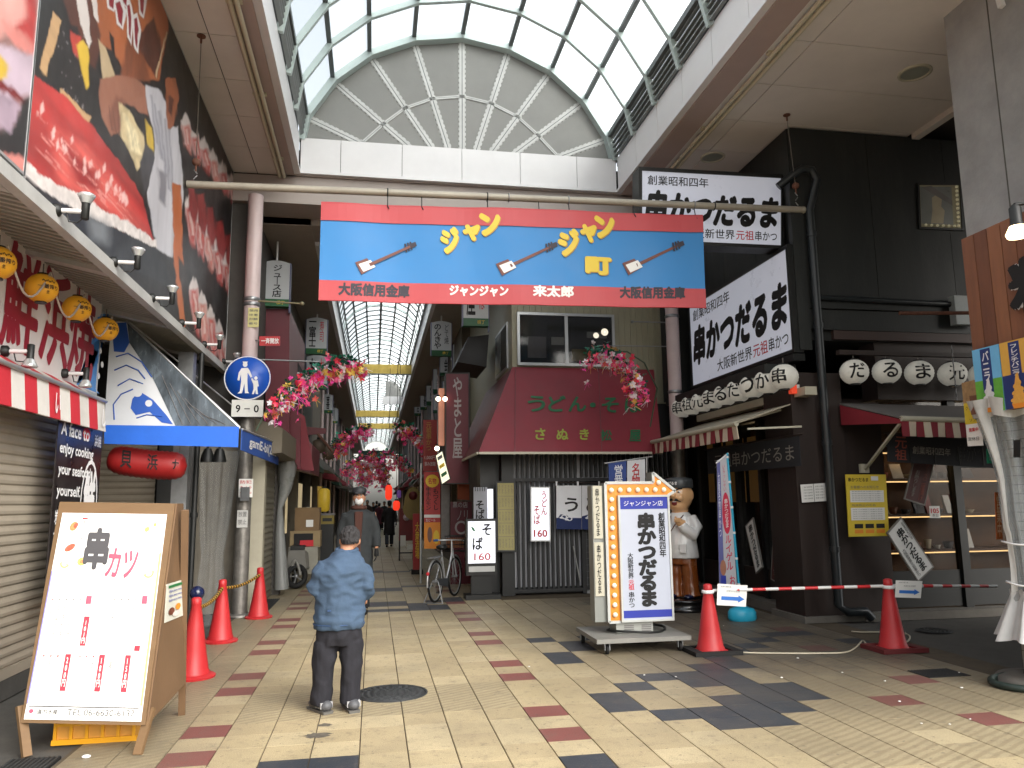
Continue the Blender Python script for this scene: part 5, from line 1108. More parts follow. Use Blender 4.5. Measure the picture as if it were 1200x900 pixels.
part(t, 'clear_sheet', drape(rf, 2.38, .72, 26, 90, 0), cover); part(t, 'white_hem', drape(lambda z: rf(z)+.012, .80, .40, 8, 90, .6), wplastic)
part(t, 'white_edge', drape(lambda z: rf(z)+.012, 2.36, .8, 20, 6, 0, 2.95, 3.2), wplastic); part(t, 'top_hem', drape(lambda z: rf(z)+.02, 2.44, 2.28, 4, 60, .3), wplastic)
for z in (1.2, .86): part(t, 'tie_string', M().tube([(cx+(rf(z)+.05)*math.cos(a), cy+(rf(z)+.05)*math.sin(a)*.85, z+.01*math.sin(3*a)) for a in [2*math.pi*k/24 for k in range(25)]], .008, 5), white)
solo('tape_patch', 'black tape patch on the clear plastic cover', 'tape', M().slab([PX(1188, 516, cx-.3), PX(1196, 515, cx-.3), PX(1196, 536, cx-.3), PX(1188, 536, cx-.3)], .004), black)
P = Panel(*[PY(x, y, 6.35) for x, y in ((1166, 577), (1173, 577), (1175, 632), (1168, 632))]); P.text('営業中', .1, .05, .9, .95, mat('pale_card', '#d0b090'), bold=.02, vert=True)
board('orange_card', 'orange vertical card with pale characters behind the plastic cover', 'sign', P, mat('orange_card', '#a85a28'), .006)
P = Panel(*[PY(x, y, 6.35) for x, y in ((1156, 526), (1163, 526), (1164, 543), (1157, 543))]); P.text('口', .3, .5, .7, .8, white)
board('green_sticker', 'small green sticker on the tiled pillar', 'sticker', P, mat('sticker_green', '#2f9a78'), .004)
P = M().tube([(5.62+.42*math.cos(a), 5.95+.3*math.sin(a), .03) for a in [2*math.pi*k/30 for k in range(31)]], .03, 8)
solo('rubber_hose', 'dark green hose coiled round the foot of the tiled pillar', 'hose', P, mat('hose_green', '#26332e', rough=.5))
part(pt, 'foot', M().lathe([(.42, 0), (.4, .05), (.3, .06)], (5.75, 6.0, 0), 24), conc)
# broken ceiling end with timber
struct('ceiling_edge_beam', M().bar((7.8, 3, HC-.03), (7.8, 9.45, HC-.03), .12, .1), soffit)
solo('roof_timbers', 'brown timbers showing in the gap beside the concrete wall', 'timber', M().bar((7.9, 8.2, 7.1), (9.4, 8.9, 6.9), .1, .12).bar((7.9, 7.2, 7.15), (9.6, 8.2, 6.9), .1, .12).bar((8.1, 6.9, 7.2), (8.3, 9.3, 7.2), .08, .1), plank[0])
# ================================================================ noodle shop in the middle
siding = mat('beige_metal_siding', '#94907a', rough=.5, var=.07, dirt=.25, dcol=(.2, .18, .14), stretch=(3, 3, .5)); maroon_can = mat('maroon_canvas', '#7d2430', rough=.55, var=.1, scale=2, dirt=.15, dcol=(.2, .09, .09)); maroon_side = mat('faded_maroon_canvas', '#6f3a3e', rough=.55, var=.1)
lou = mat('black_lattice_wood', '#17181a', rough=.55, var=.15); pale_wall = mat('pale_render', '#bab9bd', rough=.7, var=.1)
YU = 13.4
nb_ = thing('noodle_shop', 'noodle shop building with a maroon hipped awning and black slat front in the centre', 'building', (3.9, 14, 0))
XU = PY(600, 400, 13.7).x
part(nb_, 'upper_wall', M().box(XU, 5.77, 13.72, 20, 3.4, ZS+.3), siding)
rb = M(); x = XU
while x < 5.6: rb.box(x, x+.03, 13.695, 13.721, 3.9, ZS+.1); x += .115
part(nb_, 'siding_ribs', rb, siding, kind='stuff')
part(nb_, 'ground_wall', M().box(2.25, 5.77, 13.62, 20, 0, 3.39), lou)
wz0, wz1 = PY(609, 425, 13.68).z, PY(609, 369, 13.68).z; wx0, wx1 = PY(609, 400, 13.68).x, PY(717, 400, 13.68).x; xm = (wx0+wx1)/2
f = part(nb_, 'window', M().box(wx0, wx1, 13.64, 13.694, wz0-.05, wz0).box(wx0, wx1, 13.64, 13.694, wz1, wz1+.05).box(wx0-.05, wx0, 13.64, 13.694, wz0-.05, wz1+.05).box(wx1, wx1+.05, 13.64, 13.694, wz0-.05, wz1+.05).box(xm-.03, xm+.03, 13.65, 13.69, wz0, wz1), alu)
room = mat('dim_room', '#2f3029', rough=.7, var=.3, scale=3)
part(f, 'room_back', M().box(wx0, wx1, 13.69, 13.693, wz0, wz1), room)
ob = M(); ob.box(wx0+.6, wx0+.85, 13.676, 13.684, wz0+.35, wz0+.5, mat('room_white', '#8e8f88')).box(wx0+.15, wx0+.5, 13.676, 13.684, wz0+.1, wz0+.5, pgrey).box(xm+.1, xm+.42, 13.676, 13.684, wz0+.05, wz0+.28, mat('room_ochre', '#7c6d45')).box(xm+.4, wx1-.1, 13.677, 13.683, wz0+.5, wz0+.62, mat('room_white', '#8e8f88')).box(wx0+.52, wx0+.55, 13.675, 13.685, wz0+.05, wz1-.2, black)
part(f, 'room_contents', ob)
lb = M(); lb.ball((xm+.58, 13.674, wz0+.55), .055, 8, sy=.15); lb.ball((xm+.75, 13.674, wz0+.62), .07, 8, sy=.15); part(f, 'lamp', lb, mat('lamp_reflection_glow', '#fff4dc', emit=1.2))  # glowing spots put in for lamps reflected in the window glass
for x0, x1 in ((wx0, xm-.03), (xm+.03, wx1)): part(f, 'pane', M().box(x0, x1, 13.66, 13.664, wz0, wz1), shopglass)
# side windows facing the street
f = part(nb_, 'side_window', M().box(XU-.03, XU-.001, 14.1, 15.5, 4.1, 5.0), alu); part(f, 'pane', M().box(XU-.036, XU-.031, 14.15, 14.8, 4.15, 4.95), room); part(f, 'pane', M().box(XU-.036, XU-.031, 14.85, 15.45, 4.15, 4.95), mat('pale_pane', '#7f878a', rough=.2))
# maroon awning
A = PY(561, 529, 12.75); B = PY(776, 530, 12.75); zb_ = (A.z+B.z)/2; zt_ = PY(650, 430, 13.6).z; tl = V3((XU, 13.69, zt_)); tr = V3((5.2, 13.69, zt_)); A.z = B.z = zb_
Cb = V3((A.x, 17.0, zb_)); Ct = V3((XU-.01, 17.0, zt_))
t = thing('maroon_awning', 'large maroon hipped awning with green and yellow characters over the noodle shop', 'awning', (3.3, 13, zb_))
part(t, 'front_slope', M().slab([A, B, tr, tl], .02), maroon_can)
part(t, 'side_slope', M().slab([Cb, A, tl, Ct], .02), maroon_side)
part(t, 'right_slope', M().slab([B, V3((B.x+.02, 13.69, zb_)), V3((B.x, 13.69, zb_+.1)), tr], .015), maroon_can)
part(t, 'edge_trim', M().bar(A-V3((0, .02, .02)), B-V3((0, .02, .02)), .03, .04).bar(A-V3((.02, 0, .02)), Cb-V3((.02, 0, .02)), .03, .04), cream)
part(t, 'seam', M().bar(A.lerp(B, .19)+V3((0, -.012, .0)), tl.lerp(tr, .02)+V3((0, -.012, 0)), .012, .012).bar(A.lerp(B, .66)+V3((0, -.012, 0)), tl.lerp(tr, .6)+V3((0, -.012, 0)), .012, .012), maroon_side)
gr = mat('dark_green_lettering', '#1f5f3c', rough=.6, var=.1); gy_ = mat('yellow_green_lettering', '#8f9a3a', rough=.6, var=.1)
def slope(px, py):
    n_ = (B-A).cross(tl-A).normalized(); v = ray(px, py); return CAM+v*((A-CAM).dot(n_)/v.dot(n_))
def on_slope(txt, x0, y0, x1, y1, m, bold=.02):
    P = Panel(slope(x0, y0), slope(x1, y0), slope(x1, y1), slope(x0, y1)); P.text(txt, 0, 0, 1, 1, m, bold=bold, lay=.012); return P.p
b = M()
for ch, x0, x1, y0, y1, m in (('う', 618, 639, 464, 483, gr), ('ど', 642, 663, 464, 483, gr), ('ん', 666, 687, 465, 483, gr), ('・', 691, 698, 472, 478, gr), ('そ', 705, 725, 466, 484, gr), ('ば', 732, 752, 466, 484, gr),
                       ('さ', 627, 639, 502, 516, gy_), ('ぬ', 652, 666, 503, 516, gy_), ('き', 679, 690, 503, 516, gy_), ('松', 703, 717, 504, 517, gr), ('屋', 737, 751, 504, 518, gr)):
    q = on_slope(ch, x0, y0, x1, y1, m, .035); b.add(q.v, q.f, m)
part(t, 'lettering', b)
# lattice front
lt_ = part(nb_, 'lattice_backing', M().box(2.3, 5.5, 13.56, 13.61, .12, 2.5), pale_wall)
x = PY(607, 620, YU).x; me = None
while x < 3.62:
    o = part(nb_, 'slat', M().box(x, x+.045, YU+.06, YU+.12, .1, 2.5), lou); x += .088
x = 3.66
while x < 5.5:
    part(nb_, 'slat', M().box(x, x+.045, YU+.06, YU+.12, 2.02, 2.5), lou); x += .088
part(nb_, 'lattice_rail', M().box(2.3, 5.5, YU+.02, YU+.055, 1.95, 2.01), lou); part(nb_, 'lattice_rail', M().box(2.3, 3.64, YU+.02, YU+.15, .04, .099), lou)
part(nb_, 'door_post', M().box(3.63, 3.7, YU, YU+.1, 0, 1.95), lou); part(nb_, 'door_post', M().box(2.2, 2.42, YU-.02, YU+.15, 0, 2.5), black); part(nb_, 'dark_frame', M().box(1.85, 2.19, YU+.2, YU+.6, 0, 2.5), black)
fm = M()
for k in range(14): fm.box(3.72+k*.12, 3.725+k*.12, YU+.03, YU+.036, .12, 1.2)
for k in range(10): fm.box(3.7, 5.4, YU+.03, YU+.036, .15+k*.11, .155+k*.11)
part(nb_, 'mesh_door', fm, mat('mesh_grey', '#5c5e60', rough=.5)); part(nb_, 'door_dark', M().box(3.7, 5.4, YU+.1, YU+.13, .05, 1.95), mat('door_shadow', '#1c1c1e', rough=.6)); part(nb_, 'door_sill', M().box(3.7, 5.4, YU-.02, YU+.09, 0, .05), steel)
part(nb_, 'leaning_stick', M().tube([PY(672, 640, YU-.05), PY(680, 682, YU-.05)], .012, 5), alu)
# noren with waves
noren_w = mat('white_noren', '#e2e4e8', rough=.8, var=.06, bump=.2, bscale=12); navy = mat('navy_dye', '#1d2d5c', rough=.8, var=.1)
P = Panel(*[PY(x, y, YU-.12) for x, y in ((652, 569), (712, 569), (712, 621), (652, 620))])
P.rect(0, .74, 1, 1, navy); P.shape([(0, .8), (.08, .66), (.2, .68), (.3, .78), (.45, .8), (.5, .7), (.62, .66), (.75, .76), (1, .8), (1, .9), (0, .9)], navy, .0025)
for q in ((.1, .74), (.2, .78), (.6, .74), (.7, .78)): P.disc(q[0], q[1], .04, .02, noren_w, .004); P.ring(q[0]+.05, q[1]-.02, .06, .05, .6, noren_w, .0045)
P.text('う', .16, .28, .42, .6, ink, bold=.03); P.text('ど', .58, .26, .84, .6, ink, bold=.03); P.disc(.8, .83, .06, .07, red_ink, .005); P.rect(.485, 0, .495, 1, pgrey, .003)
t = thing('white_noren', 'white and navy shop curtain with black characters beside the arrow sign', 'curtain', PY(680, 620, YU-.12)); P.finish(t, .008, noren_w, 'cloth'); part(t, 'rod', M().tube([PY(640, 565, YU-.1), PY(715, 566, YU-.1)], .014, 6), wood_d)
for px in (652, 677, 702): part(t, 'tab', M().box(PY(px, 567, YU-.12).x-.015, PY(px, 567, YU-.12).x+.015, YU-.13, YU-.115, PY(px, 569, YU-.12).z, PY(px, 564, YU-.12).z), noren_w)
lit = mat('lit_white_panel', '#d6d8e0', rough=.3, var=.02, emit=.7)
P = Panel(*[PY(x, y, YU-.1) for x, y in ((623, 572), (643, 572), (644, 633), (623, 633))]); P.text('うどん', .55, .06, .9, .52, red_ink, bold=.02, vert=True); P.text('そば', .12, .34, .48, .7, red_ink, bold=.02, vert=True); P.text('160', .12, .8, .88, .94, red_ink, bold=.03)
t = thing('lit_noodle_sign', 'small lit white sign with red characters and 160 hanging on the slat front', 'sign', P.at(.5, 1)); P.finish(t, .08, lit, 'light_panel', alu, .02, .01)
P = Panel(*[PY(x, y, YU-.08) for x, y in ((583, 566), (602, 566), (603, 645), (584, 645))])
for k in range(5):
    P.rect(0, .2*k+.195, 1, .2*k+.2, pgrey)
    for c_ in range(5): P.text(random.choice(['天ぷらそば', 'きつねうどん', '肉うどん二百円', 'かけそば', 'おにぎり']), .06+c_*.19, .2*k+.03, .17+c_*.19, .2*k+.16, grey_ink, vert=True)
t = thing('menu_strip', 'tall cream menu strip in five sheets beside the lit soba stand', 'menu', P.at(.5, 1)); P.finish(t, .01, mat('cream_paper', '#a9a06e', rough=.8), 'sheet', black, .03, .006)
P = Panel(*[PY(x, y, YU-.05) for x, y in ((555, 571), (571, 571), (571, 610), (555, 610))]); P.text('そば', .15, .4, .8, .95, ink, bold=.03, vert=True)
for k in range(5): P.rect(.1+k*.17, 0, .15+k*.17, .12, ink)
t = thing('white_cloth_sign', 'small white cloth sign with black strokes above the lit soba stand', 'sign', P.at(.5, 1)); P.finish(t, .01, mat('grey_cloth', '#8f9197', rough=.8), 'cloth')
solo('lit_strip', 'narrow glowing white strip sign beside the white cloth sign', 'sign', M().box(PY(571.5, 600, YU-.1).x, PY(578, 600, YU-.1).x, YU-.1, YU-.04, PY(575, 609, YU-.1).z, PY(575, 573, YU-.1).z), lit)
t = thing('hanging_flags', 'pair of small blue and white banners showing above the arrow sign', 'banner', PY(733, 560, 12.2))
P = Panel(*[PY(x, y, 12.2) for x, y in ((713, 543), (734, 540), (734, 575), (714, 575))]); P.text('営業', .3, .1, .8, .9, noren_w, vert=True, bold=.02); P.finish(t, .006, mat('faded_blue_cloth', '#3a4f8e', rough=.8), 'cloth')
P = Panel(*[PY(x, y, 12.2) for x, y in ((735, 540), (756, 538), (756, 575), (735, 575))]); P.text('名物', .25, .1, .7, .9, red_ink, vert=True, bold=.02); P.finish(t, .006, noren_w, 'cloth'); part(t, 'rod', M().tube([PY(708, 543, 12.2), PY(765, 535, 12.2)], .012, 6).tube([PY(758, 535, 12.2), V3((PY(758, 700, 12.2).x, 12.2, .3))], .012, 6), alu)
# second pink pole
t = thing('street_pole', 'round pale pole between the noodle shop and the black restaurant', 'pole', (5.35, 13.05, 0))
part(t, 'upper_shaft', M().tube([(5.35, 13.05, 2.6), (5.35, 13.05, 6.42)], .12, 20), polem); part(t, 'lower_shaft', M().tube([(5.35, 13.05, 0), (5.35, 13.05, 2.6)], .115, 20), polelow)
for z in (3.5, 4.9): part(t, 'clamp', M().lathe([(.122, 0), (.13, .01), (.13, .05), (.122, .06)], (5.35, 13.05, z), 20), steel)
solo('stay_bar', 'thin bar with a ring end fixed between the siding and the pale pole', 'bar', M().tube([PY(742, 377, 13.3), PY(785, 378, 13.2)], .012, 6).ball(tuple(PY(741, 377, 13.3)), .03, 8), steel)
solo('stay_bar', 'lower thin bar crossing the beige siding to the pale pole', 'bar', M().tube([PY(700, 405, 13.5), PY(785, 406, 13.2)], .01, 6), steel)
# ================================================================ covered street: buildings on both sides
rs = random.Random(11)
sw_m = [mat('street_wall_grey', '#4b4845', rough=.8, var=.2, dirt=.3), mat('street_wall_brown', '#43382f', rough=.8, var=.2, dirt=.3), mat('street_wall_dark', '#2c2a29', rough=.8, var=.2), mat('street_wall_beige', '#6b655a', rough=.8, var=.2, dirt=.3)]
aw_m = [maroon_can, mat('street_awning_grey', '#6a6966', rough=.7, var=.1), mat('street_awning_green', '#2f4a3a', rough=.7, var=.1), mat('street_awning_brown', '#4a3426', rough=.7, var=.1)]
glowm = mat('shop_glow', '#d8c49a', rough=.5, var=.3, scale=4, emit=.35); greysh = mat('grey_shutter', '#67645e', rough=.5, var=.1, metal=.2, dirt=.3)
def shop_front(side, y0, y1, k):
    s = -1 if side == 'left' else 1; xw = -1.92 if s < 0 else 2.25; lab = ['nearest', 'second', 'third', 'fourth', 'fifth', 'sixth', 'seventh', 'eighth', 'ninth', 'tenth', 'eleventh', 'twelfth', 'thirteenth', 'fourteenth', 'fifteenth', 'sixteenth', 'seventeenth', 'eighteenth', 'nineteenth'][k]+' narrow shop down the '+side+' side of the covered street, counted from the plaza'
    t = thing('narrow_shop', lab, 'shop', (xw, (y0+y1)/2, 0), 'shop fronts on the '+side+' of the covered street'); w = sw_m[rs.randrange(4)]
    X = lambda d0, d1: (xw-d1, xw-d0) if s < 0 else (xw+d0, xw+d1)
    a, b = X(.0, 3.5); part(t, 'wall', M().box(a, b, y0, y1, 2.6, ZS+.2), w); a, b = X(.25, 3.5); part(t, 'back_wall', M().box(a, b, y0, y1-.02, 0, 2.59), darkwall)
    a, b = X(.0, .24); part(t, 'pier', M().box(a, b, y1-.25, y1, 0, 2.59), w)
    kind = rs.randrange(3)
    if kind == 0:
        a, b = X(.14, .2); part(t, 'shutter', M().box(a, b, y0+.1, y1-.26, 0, 2.3), greysh)
        q = M()
        for r in range(20): a2 = a-.004 if s > 0 else b; q.box(a2, a2+.006, y0+.1, y1-.26, .1+r*.11, .11+r*.11)
        part(t, 'shutter_ribs', q, darkwall)
    elif kind == 1:
        a, b = X(.2, .22); part(t, 'lit_window', M().box(a, b, y0+.3, y1-.5, .9, 2.2), glowm)
    a, b = X(-.12, .0); q = M()
    if k % 2: part(t, 'upper_window', M().box(*X(-.02, .0), y0+.6, y1-.8, 3.6, 4.6), room)
    m = aw_m[rs.randrange(4)]; d = .35+.3*rs.random(); z = 2.4+.4*rs.random()
    a0_ = xw; a1_ = xw+(-s)*d
    part(t, 'awning', M().hexa([(a1_, y0+.15, z-.1), (a0_, y0+.15, z+.0), (a0_, y1-.15, z+.0), (a1_, y1-.15, z-.1), (a1_, y0+.15, z+.05), (a0_, y0+.15, z+.5), (a0_, y1-.15, z+.5), (a1_, y1-.15, z+.05)]), m)
    if rs.random() < .6: part(t, 'drain_pipe', M().tube([(xw-s*.06, y1-.1, 0), (xw-s*.06, y1-.1, ZS)], .05, 8), polem)
y = 17.2; k = 0
while y < 72: w = rs.uniform(2.8, 4.2); shop_front('left', y, min(y+w, 75), k); y += w; k += 1
y = 20.0; k = 0
while y < 72: w = rs.uniform(2.8, 4.2); shop_front('right', y, min(y+w, 75), k); y += w; k += 1
# first left building of the street: shutter, canopy and maroon boxes
t = thing('street_corner_shop', 'beige shutter shop with a boxed canopy just behind the pink pole', 'shop', (-2.2, 13.8, 0))
part(t, 'upper_wall', M().box(-5.5, -1.95, 12.4, 17.18, 2.9, ZS+.2), sw_m[0]); part(t, 'lower_wall', M().box(-5.5, -1.86, 12.4, 17.18, 0, 2.89), sw_m[3])
part(t, 'door_frame', M().box(-1.86, -1.66, 12.42, 12.62, 0, 2.5), mat('ivory_frame', '#9f9a88', rough=.5)); part(t, 'pier', M().box(-1.86, -1.66, 14.72, 15.0, 0, 2.5), sw_m[0])
q0, q1 = PX(318, 535, -1.4), PX(358, 573, -1.4)
part(t, 'canopy_box', M().hexa([(-1.86, 12.4, 2.35), (-1.42, 12.4, 2.4), (-1.42, 15.1, 2.4), (-1.86, 15.1, 2.35), (-1.86, 12.4, 2.95), (-1.42, 12.4, 2.78), (-1.42, 15.1, 2.78), (-1.86, 15.1, 2.95)]), mat('canopy_beige', '#6f6757', rough=.6, var=.1, dirt=.3))
shutter('roller_shutter', 'beige slatted shutter beside the third red cone at the street mouth', -1.8, 12.62, 14.72, .02, 2.36, mat('street_shutter', '#7c7768', rough=.5, var=.08, dirt=.3, metal=.2), .1)
dk = mat('deep_maroon_panel', '#5c1724', rough=.5, var=.08); pinkp = mat('dusty_pink_panel', '#7d5a5c', rough=.6, var=.1)
t = thing('maroon_sign_box', 'tall dark red sign box above the street shutter behind the pink pole', 'sign', (-1.7, 14, 3.2))
part(t, 'front_panel', M().slab([PY(x, y, 13.95) for x, y in ((311, 520), (339, 520), (339, 362), (311, 362))], .06, None, (0, -1, 0)), dk)
part(t, 'side_panel', M().box(PY(339, 400, 13.95).x-.05, PY(339, 400, 13.95).x-.005, 13.96, 17.0, 3.3, 5.05), pinkp)
part(t, 'side_window', M().box(PY(339, 400, 13.95).x-.004, PY(339, 400, 13.95).x+.004, 15.6, 16.6, 3.4, 4.4), darkwall)
t = thing('maroon_street_awning', 'sloping maroon awning beyond the dark red sign box on the left', 'awning', (-1.3, 16, 2.3))
part(t, 'slope', M().slab([PY(x, y, 14.6) for x, y in ((318, 492), (352, 552), (352, 490), (338, 470))], .05, None, (0, -1, 0)), dk)
part(t, 'front_panel', M().slab([PY(x, y, 15.4) for x, y in ((340, 548), (368, 552), (357, 488), (330, 470))], .05, None, (0, -1, 0)), maroon_can)
part(t, 'side_awning', M().hexa([(-1.95, 15.45, 2.4), (-1.2, 15.45, 2.2), (-1.2, 17.6, 2.2), (-1.95, 17.6, 2.4), (-1.95, 15.45, 3.5), (-1.2, 15.45, 2.75), (-1.2, 17.6, 2.75), (-1.95, 17.6, 3.5)]), maroon_side)
t = thing('hanging_street_boards', 'dark red board on a rusty bracket over the left shops', 'sign', (-1.2, 17.8, 3)); part(t, 'board', M().slab([PY(x, y, 17.8) for x, y in ((357, 510), (382, 508), (382, 502), (357, 500))], .05, None, (0, -1, 0)), maroon_side); part(t, 'arm', M().tube([PY(372, 508, 17.8), PY(384, 522, 17.8), PY(390, 530, 17.8)], .03, 6), rust)
lan_g = mat('old_brown_paper', '#55493c', rough=.7, var=.2)
for n, (px, py, Y) in enumerate(((374, 523, 18), (385, 531, 19))):
    t = thing('old_lantern', ['left', 'right'][n]+' one of two dusty brown barrel lanterns under the rusty bracket', 'lantern', PY(px, py, Y)); c = PY(px, py, Y); part(t, 'shade', M().lathe([(.05, -.16), (.14, -.12), (.16, 0), (.14, .12), (.05, .16)], c, 14), lan_g); part(t, 'cap', M().lathe([(.05, .16), (.06, .2), (.001, .2)], c, 10), black)
t = thing('yellow_lantern', 'tall yellow paper lantern hanging above the cardboard box', 'lantern', PY(380, 596, 18)); c = PY(380, 586, 18)
part(t, 'shade', M().lathe([(.06, -.26), (.12, -.22), (.13, 0), (.12, .22), (.06, .26)], c, 14), mat('yellow_paper_lit', '#b99a2e', rough=.5, emit=.15)); part(t, 'cap', M().lathe([(.06, .26), (.06, .3)], c, 10), black)
solo('yellow_shop_sign', 'narrow yellow panel beside the tall yellow lantern', 'sign', M().slab([PY(x, y, 18.2) for x, y in ((372, 596), (378, 596), (378, 570), (372, 570))], .05, None, (0, -1, 0)), mat('yellow_panel', '#b99a3a', rough=.5))
# vertical hanging signs with green bases
vs_face = mat('hanging_sign_white', '#a8abad', rough=.4, var=.03, emit=.05); vs_green = mat('hanging_sign_green', '#1e5a34', rough=.5); vs_purple = mat('hanging_sign_rim', '#4b4a6a', rough=.5)
def street_sign(x0, x1, y0, y1, Y, txt, label, col=ink, extra=None, top=True, group=None):
    cs = [PY(x, y, Y) for x, y in ((x0, y0), (x1, y0), (x1, y1), (x0, y1))]; W = cs[1].x-cs[0].x; x_0, x_1 = cs[0].x, cs[1].x; z1 = (cs[0].z+cs[1].z)/2; z0 = (cs[2].z+cs[3].z)/2; H = z1-z0
    t = thing('hanging_sign', label, 'hanging sign', (x_0+W/2, Y, z0), group)
    pts = [(x_0, z0+H*.16), (x_1, z0+H*.16), (x_1, z1-H*.06)]+[(x_0+W*(1-k/6), z1-H*.06+H*.06*math.sin(math.pi*k/6)) for k in range(1, 6)]+[(x_0, z1-H*.06)]
    part(t, 'face', M().slab([(x, Y, z) for x, z in pts], .14, None, (0, -1, 0)), vs_face); part(t, 'green_base', M().box(x_0, x_1, Y-.01, Y+.15, z0, z0+H*.155), vs_green)
    part(t, 'rim', M().box(x_0-.02, x_0-.001, Y, Y+.14, z0, z1-H*.05).box(x_1+.001, x_1+.02, Y, Y+.14, z0-.1, z1-H*.05), vs_purple)
    part(t, 'hanger', M().tube([(x_0+W/2, Y+.07, z1-.01), (x_0+W/2, Y+.07, ZS)], .018, 6), white)
    P = Panel((x_0, Y, z1), (x_1, Y, z1), (x_1, Y, z0), (x_0, Y, z0)); P.text('横丁', .55, .88, .85, .96, yellow_ink, lay=.014)
    if txt: P.text(txt, .38 if not extra else .12, .1, .72 if not extra else .48, .8, col, bold=.025, vert=True)
    if extra: P.text(extra, .64, .1, .86, .66, red_ink if len(extra) < 3 else ink, vert=True)
    part(t, 'lettering', P.p); return t
street_sign(308, 340, 305, 359, 13.8, 'ジュース店', 'nearest left hanging sign with a juice shop name in black characters')
street_sign(359.5, 383.5, 372, 415, 19.2, '一富士', 'second left hanging sign with three black characters and red ones', extra='寿司')
street_sign(359.5, 384, 416, 456, 21.5, 'あ', 'third left hanging sign, mostly behind the pink flowers', extra='お')
street_sign(543, 572, 325, 382, 14.7, '屋', 'nearest right hanging sign, cut off by the banner edge', extra='そば')
street_sign(506, 529, 376, 417, 19, 'のんきや', 'right hanging sign with four black kana beside red ones', extra='どて焼')
G2 = 'small hanging signs further down the covered street'
for (x0, x1, y0, y1, Y, tx, lb) in ((531, 541, 402, 440, 22, 'うまい', 'tall narrow white hanging sign half behind the dark canopy on the right'), (516, 528, 418, 440, 24, '会', 'white hanging sign right of the kana sign, nearest of the small right row'), (519, 528, 446, 470, 25, '焼', 'white hanging sign just above the orange lit strip'), (508, 518, 430, 461, 27, 'ほんだ', 'tall white hanging sign with three kana, third of the small right row'), (508, 517, 462, 484, 28, '元', 'white hanging sign left of the orange lit strip'),
    (500, 510, 445, 475, 31, '酒', 'white hanging sign fifth of the small right row'), (493, 502, 460, 480, 34, '碁', 'white hanging sign second farthest of the small right row'), (486, 493, 469, 487, 38, '店', 'white hanging sign farthest of the small right row'), (378, 390, 462, 484, 30, '喜', 'white hanging sign nearer of the two small ones on the left'), (386, 396, 478, 496, 36, '八', 'white hanging sign farther of the two small ones on the left')):
    street_sign(x0, x1, y0, y1, Y, tx, lb, group=G2)
# right side of the street up to Y 20
t = thing('street_side_wall', 'dark recessed shop side with posters on the right of the street mouth', 'shop', (2.4, 17, 0))
part(t, 'wall', M().box(2.26, 2.44, 13.63, 19.98, 2.5, 3.39), sw_m[2]); part(t, 'dark_canopy', M().slab([PY(x, y, 15.2) for x, y in ((536, 424), (549, 395), (573, 392), (570, 430))], 1.5, None, (0, -1, 0)), mat('dark_canopy', '#1b1a1b', rough=.6))
brush_grey = mat('pale_brush', '#a29c9c', rough=.6)
P = Panel(*[PY(x, y, 15.0) for x, y in ((523, 438), (549, 438), (549, 566), (523, 566))]); P.text('やまと屋', .28, .03, .72, .78, brush_grey, bold=.02, vert=True)
t = thing('maroon_vertical_sign', 'tall dark red vertical sign with pale brush kana beside the orange lit strip', 'sign', P.at(.5, 1)); P.finish(t, .2, dk, 'board', black, .02, .01)
solo('orange_lit_strip', 'vertical orange lit strip sign at the edge of the tall maroon sign', 'sign', M().box(PY(514, 500, 15.2).x, PY(521, 500, 15.2).x, 15.2, 15.35, PY(518, 522, 15.2).z, PY(518, 455, 15.2).z, mat('lit_orange', '#c98a72', emit=.15)), None)
for n, (px, py) in enumerate(((513.5, 467.5), (521.5, 467.5), (512, 525.5))):
    c = PY(px, py, 14.9); t = thing('globe_lamp', ['left of the two small glowing globe lamps high beside the maroon sign', 'right of the two small glowing globe lamps high beside the maroon sign', 'single glowing globe lamp just above the tilted lit menu'][n], 'lamp', c); part(t, 'globe', M().ball(tuple(c), .045, 8), mat('globe_glow', '#ffe9c8', emit=6)); part(t, 'cap', M().lathe([(.03, .04), (.03, .08), (.001, .08)], c, 8), black)
P = Panel(*[PY(x, y, 14.8) for x, y in ((511, 534), (518, 529), (527, 561), (518, 567))])
for k in range(3): P.rect(.12, .08+k*.3, .85, .2+k*.3, (grey_ink, yellow_ink, green_ink)[k])
t = thing('tilted_lit_menu', 'tilted glowing menu panel jutting out over the right shops', 'sign', P.at(.5, 1)); P.finish(t, .05, mat('lit_cream', '#d9d5b8', emit=.8), 'light_panel', black, .015, .008)
P = Panel(*[PY(x, y, 17) for x, y in ((496, 492), (512, 492), (512, 552), (496, 552))]); P.text('元祖串かつ', .2, .05, .6, .6, mat('dull_gold', '#a8843a'), vert=True, bold=.02); P.text('1,000円', .1, .7, .9, .78, paper); P.text('飲み放題', .1, .82, .9, .9, paper)
t = thing('tall_red_sign', 'tall red vertical sign hanging above the red and yellow poster', 'sign', P.at(.5, 1)); P.finish(t, .08, mat('red_panel', '#8c2620', rough=.5, emit=.03), 'board')
P = Panel(*[PY(x, y, 16) for x, y in ((497, 553), (516, 553), (516, 643), (497, 643))])
P.disc(.5, .12, .42, .085, yellow_ink); P.text('名物', .25, .08, .75, .16, red_ink, bold=.02, lay=.005); P.text('牛ホルモン', .1, .2, .42, .5, ink, vert=True, bold=.02); P.text('もつくし', .55, .22, .88, .5, ink, vert=True, bold=.02)
P.rect(0, .56, 1, .6, paper); P.rect(0, .66, 1, 1, orange_ink); P.disc(.35, .82, .15, .1, pbrown, .004); P.disc(.75, .85, .18, .09, yellow_ink, .004); P.text('生ビール', .1, .61, .7, .65, paper)
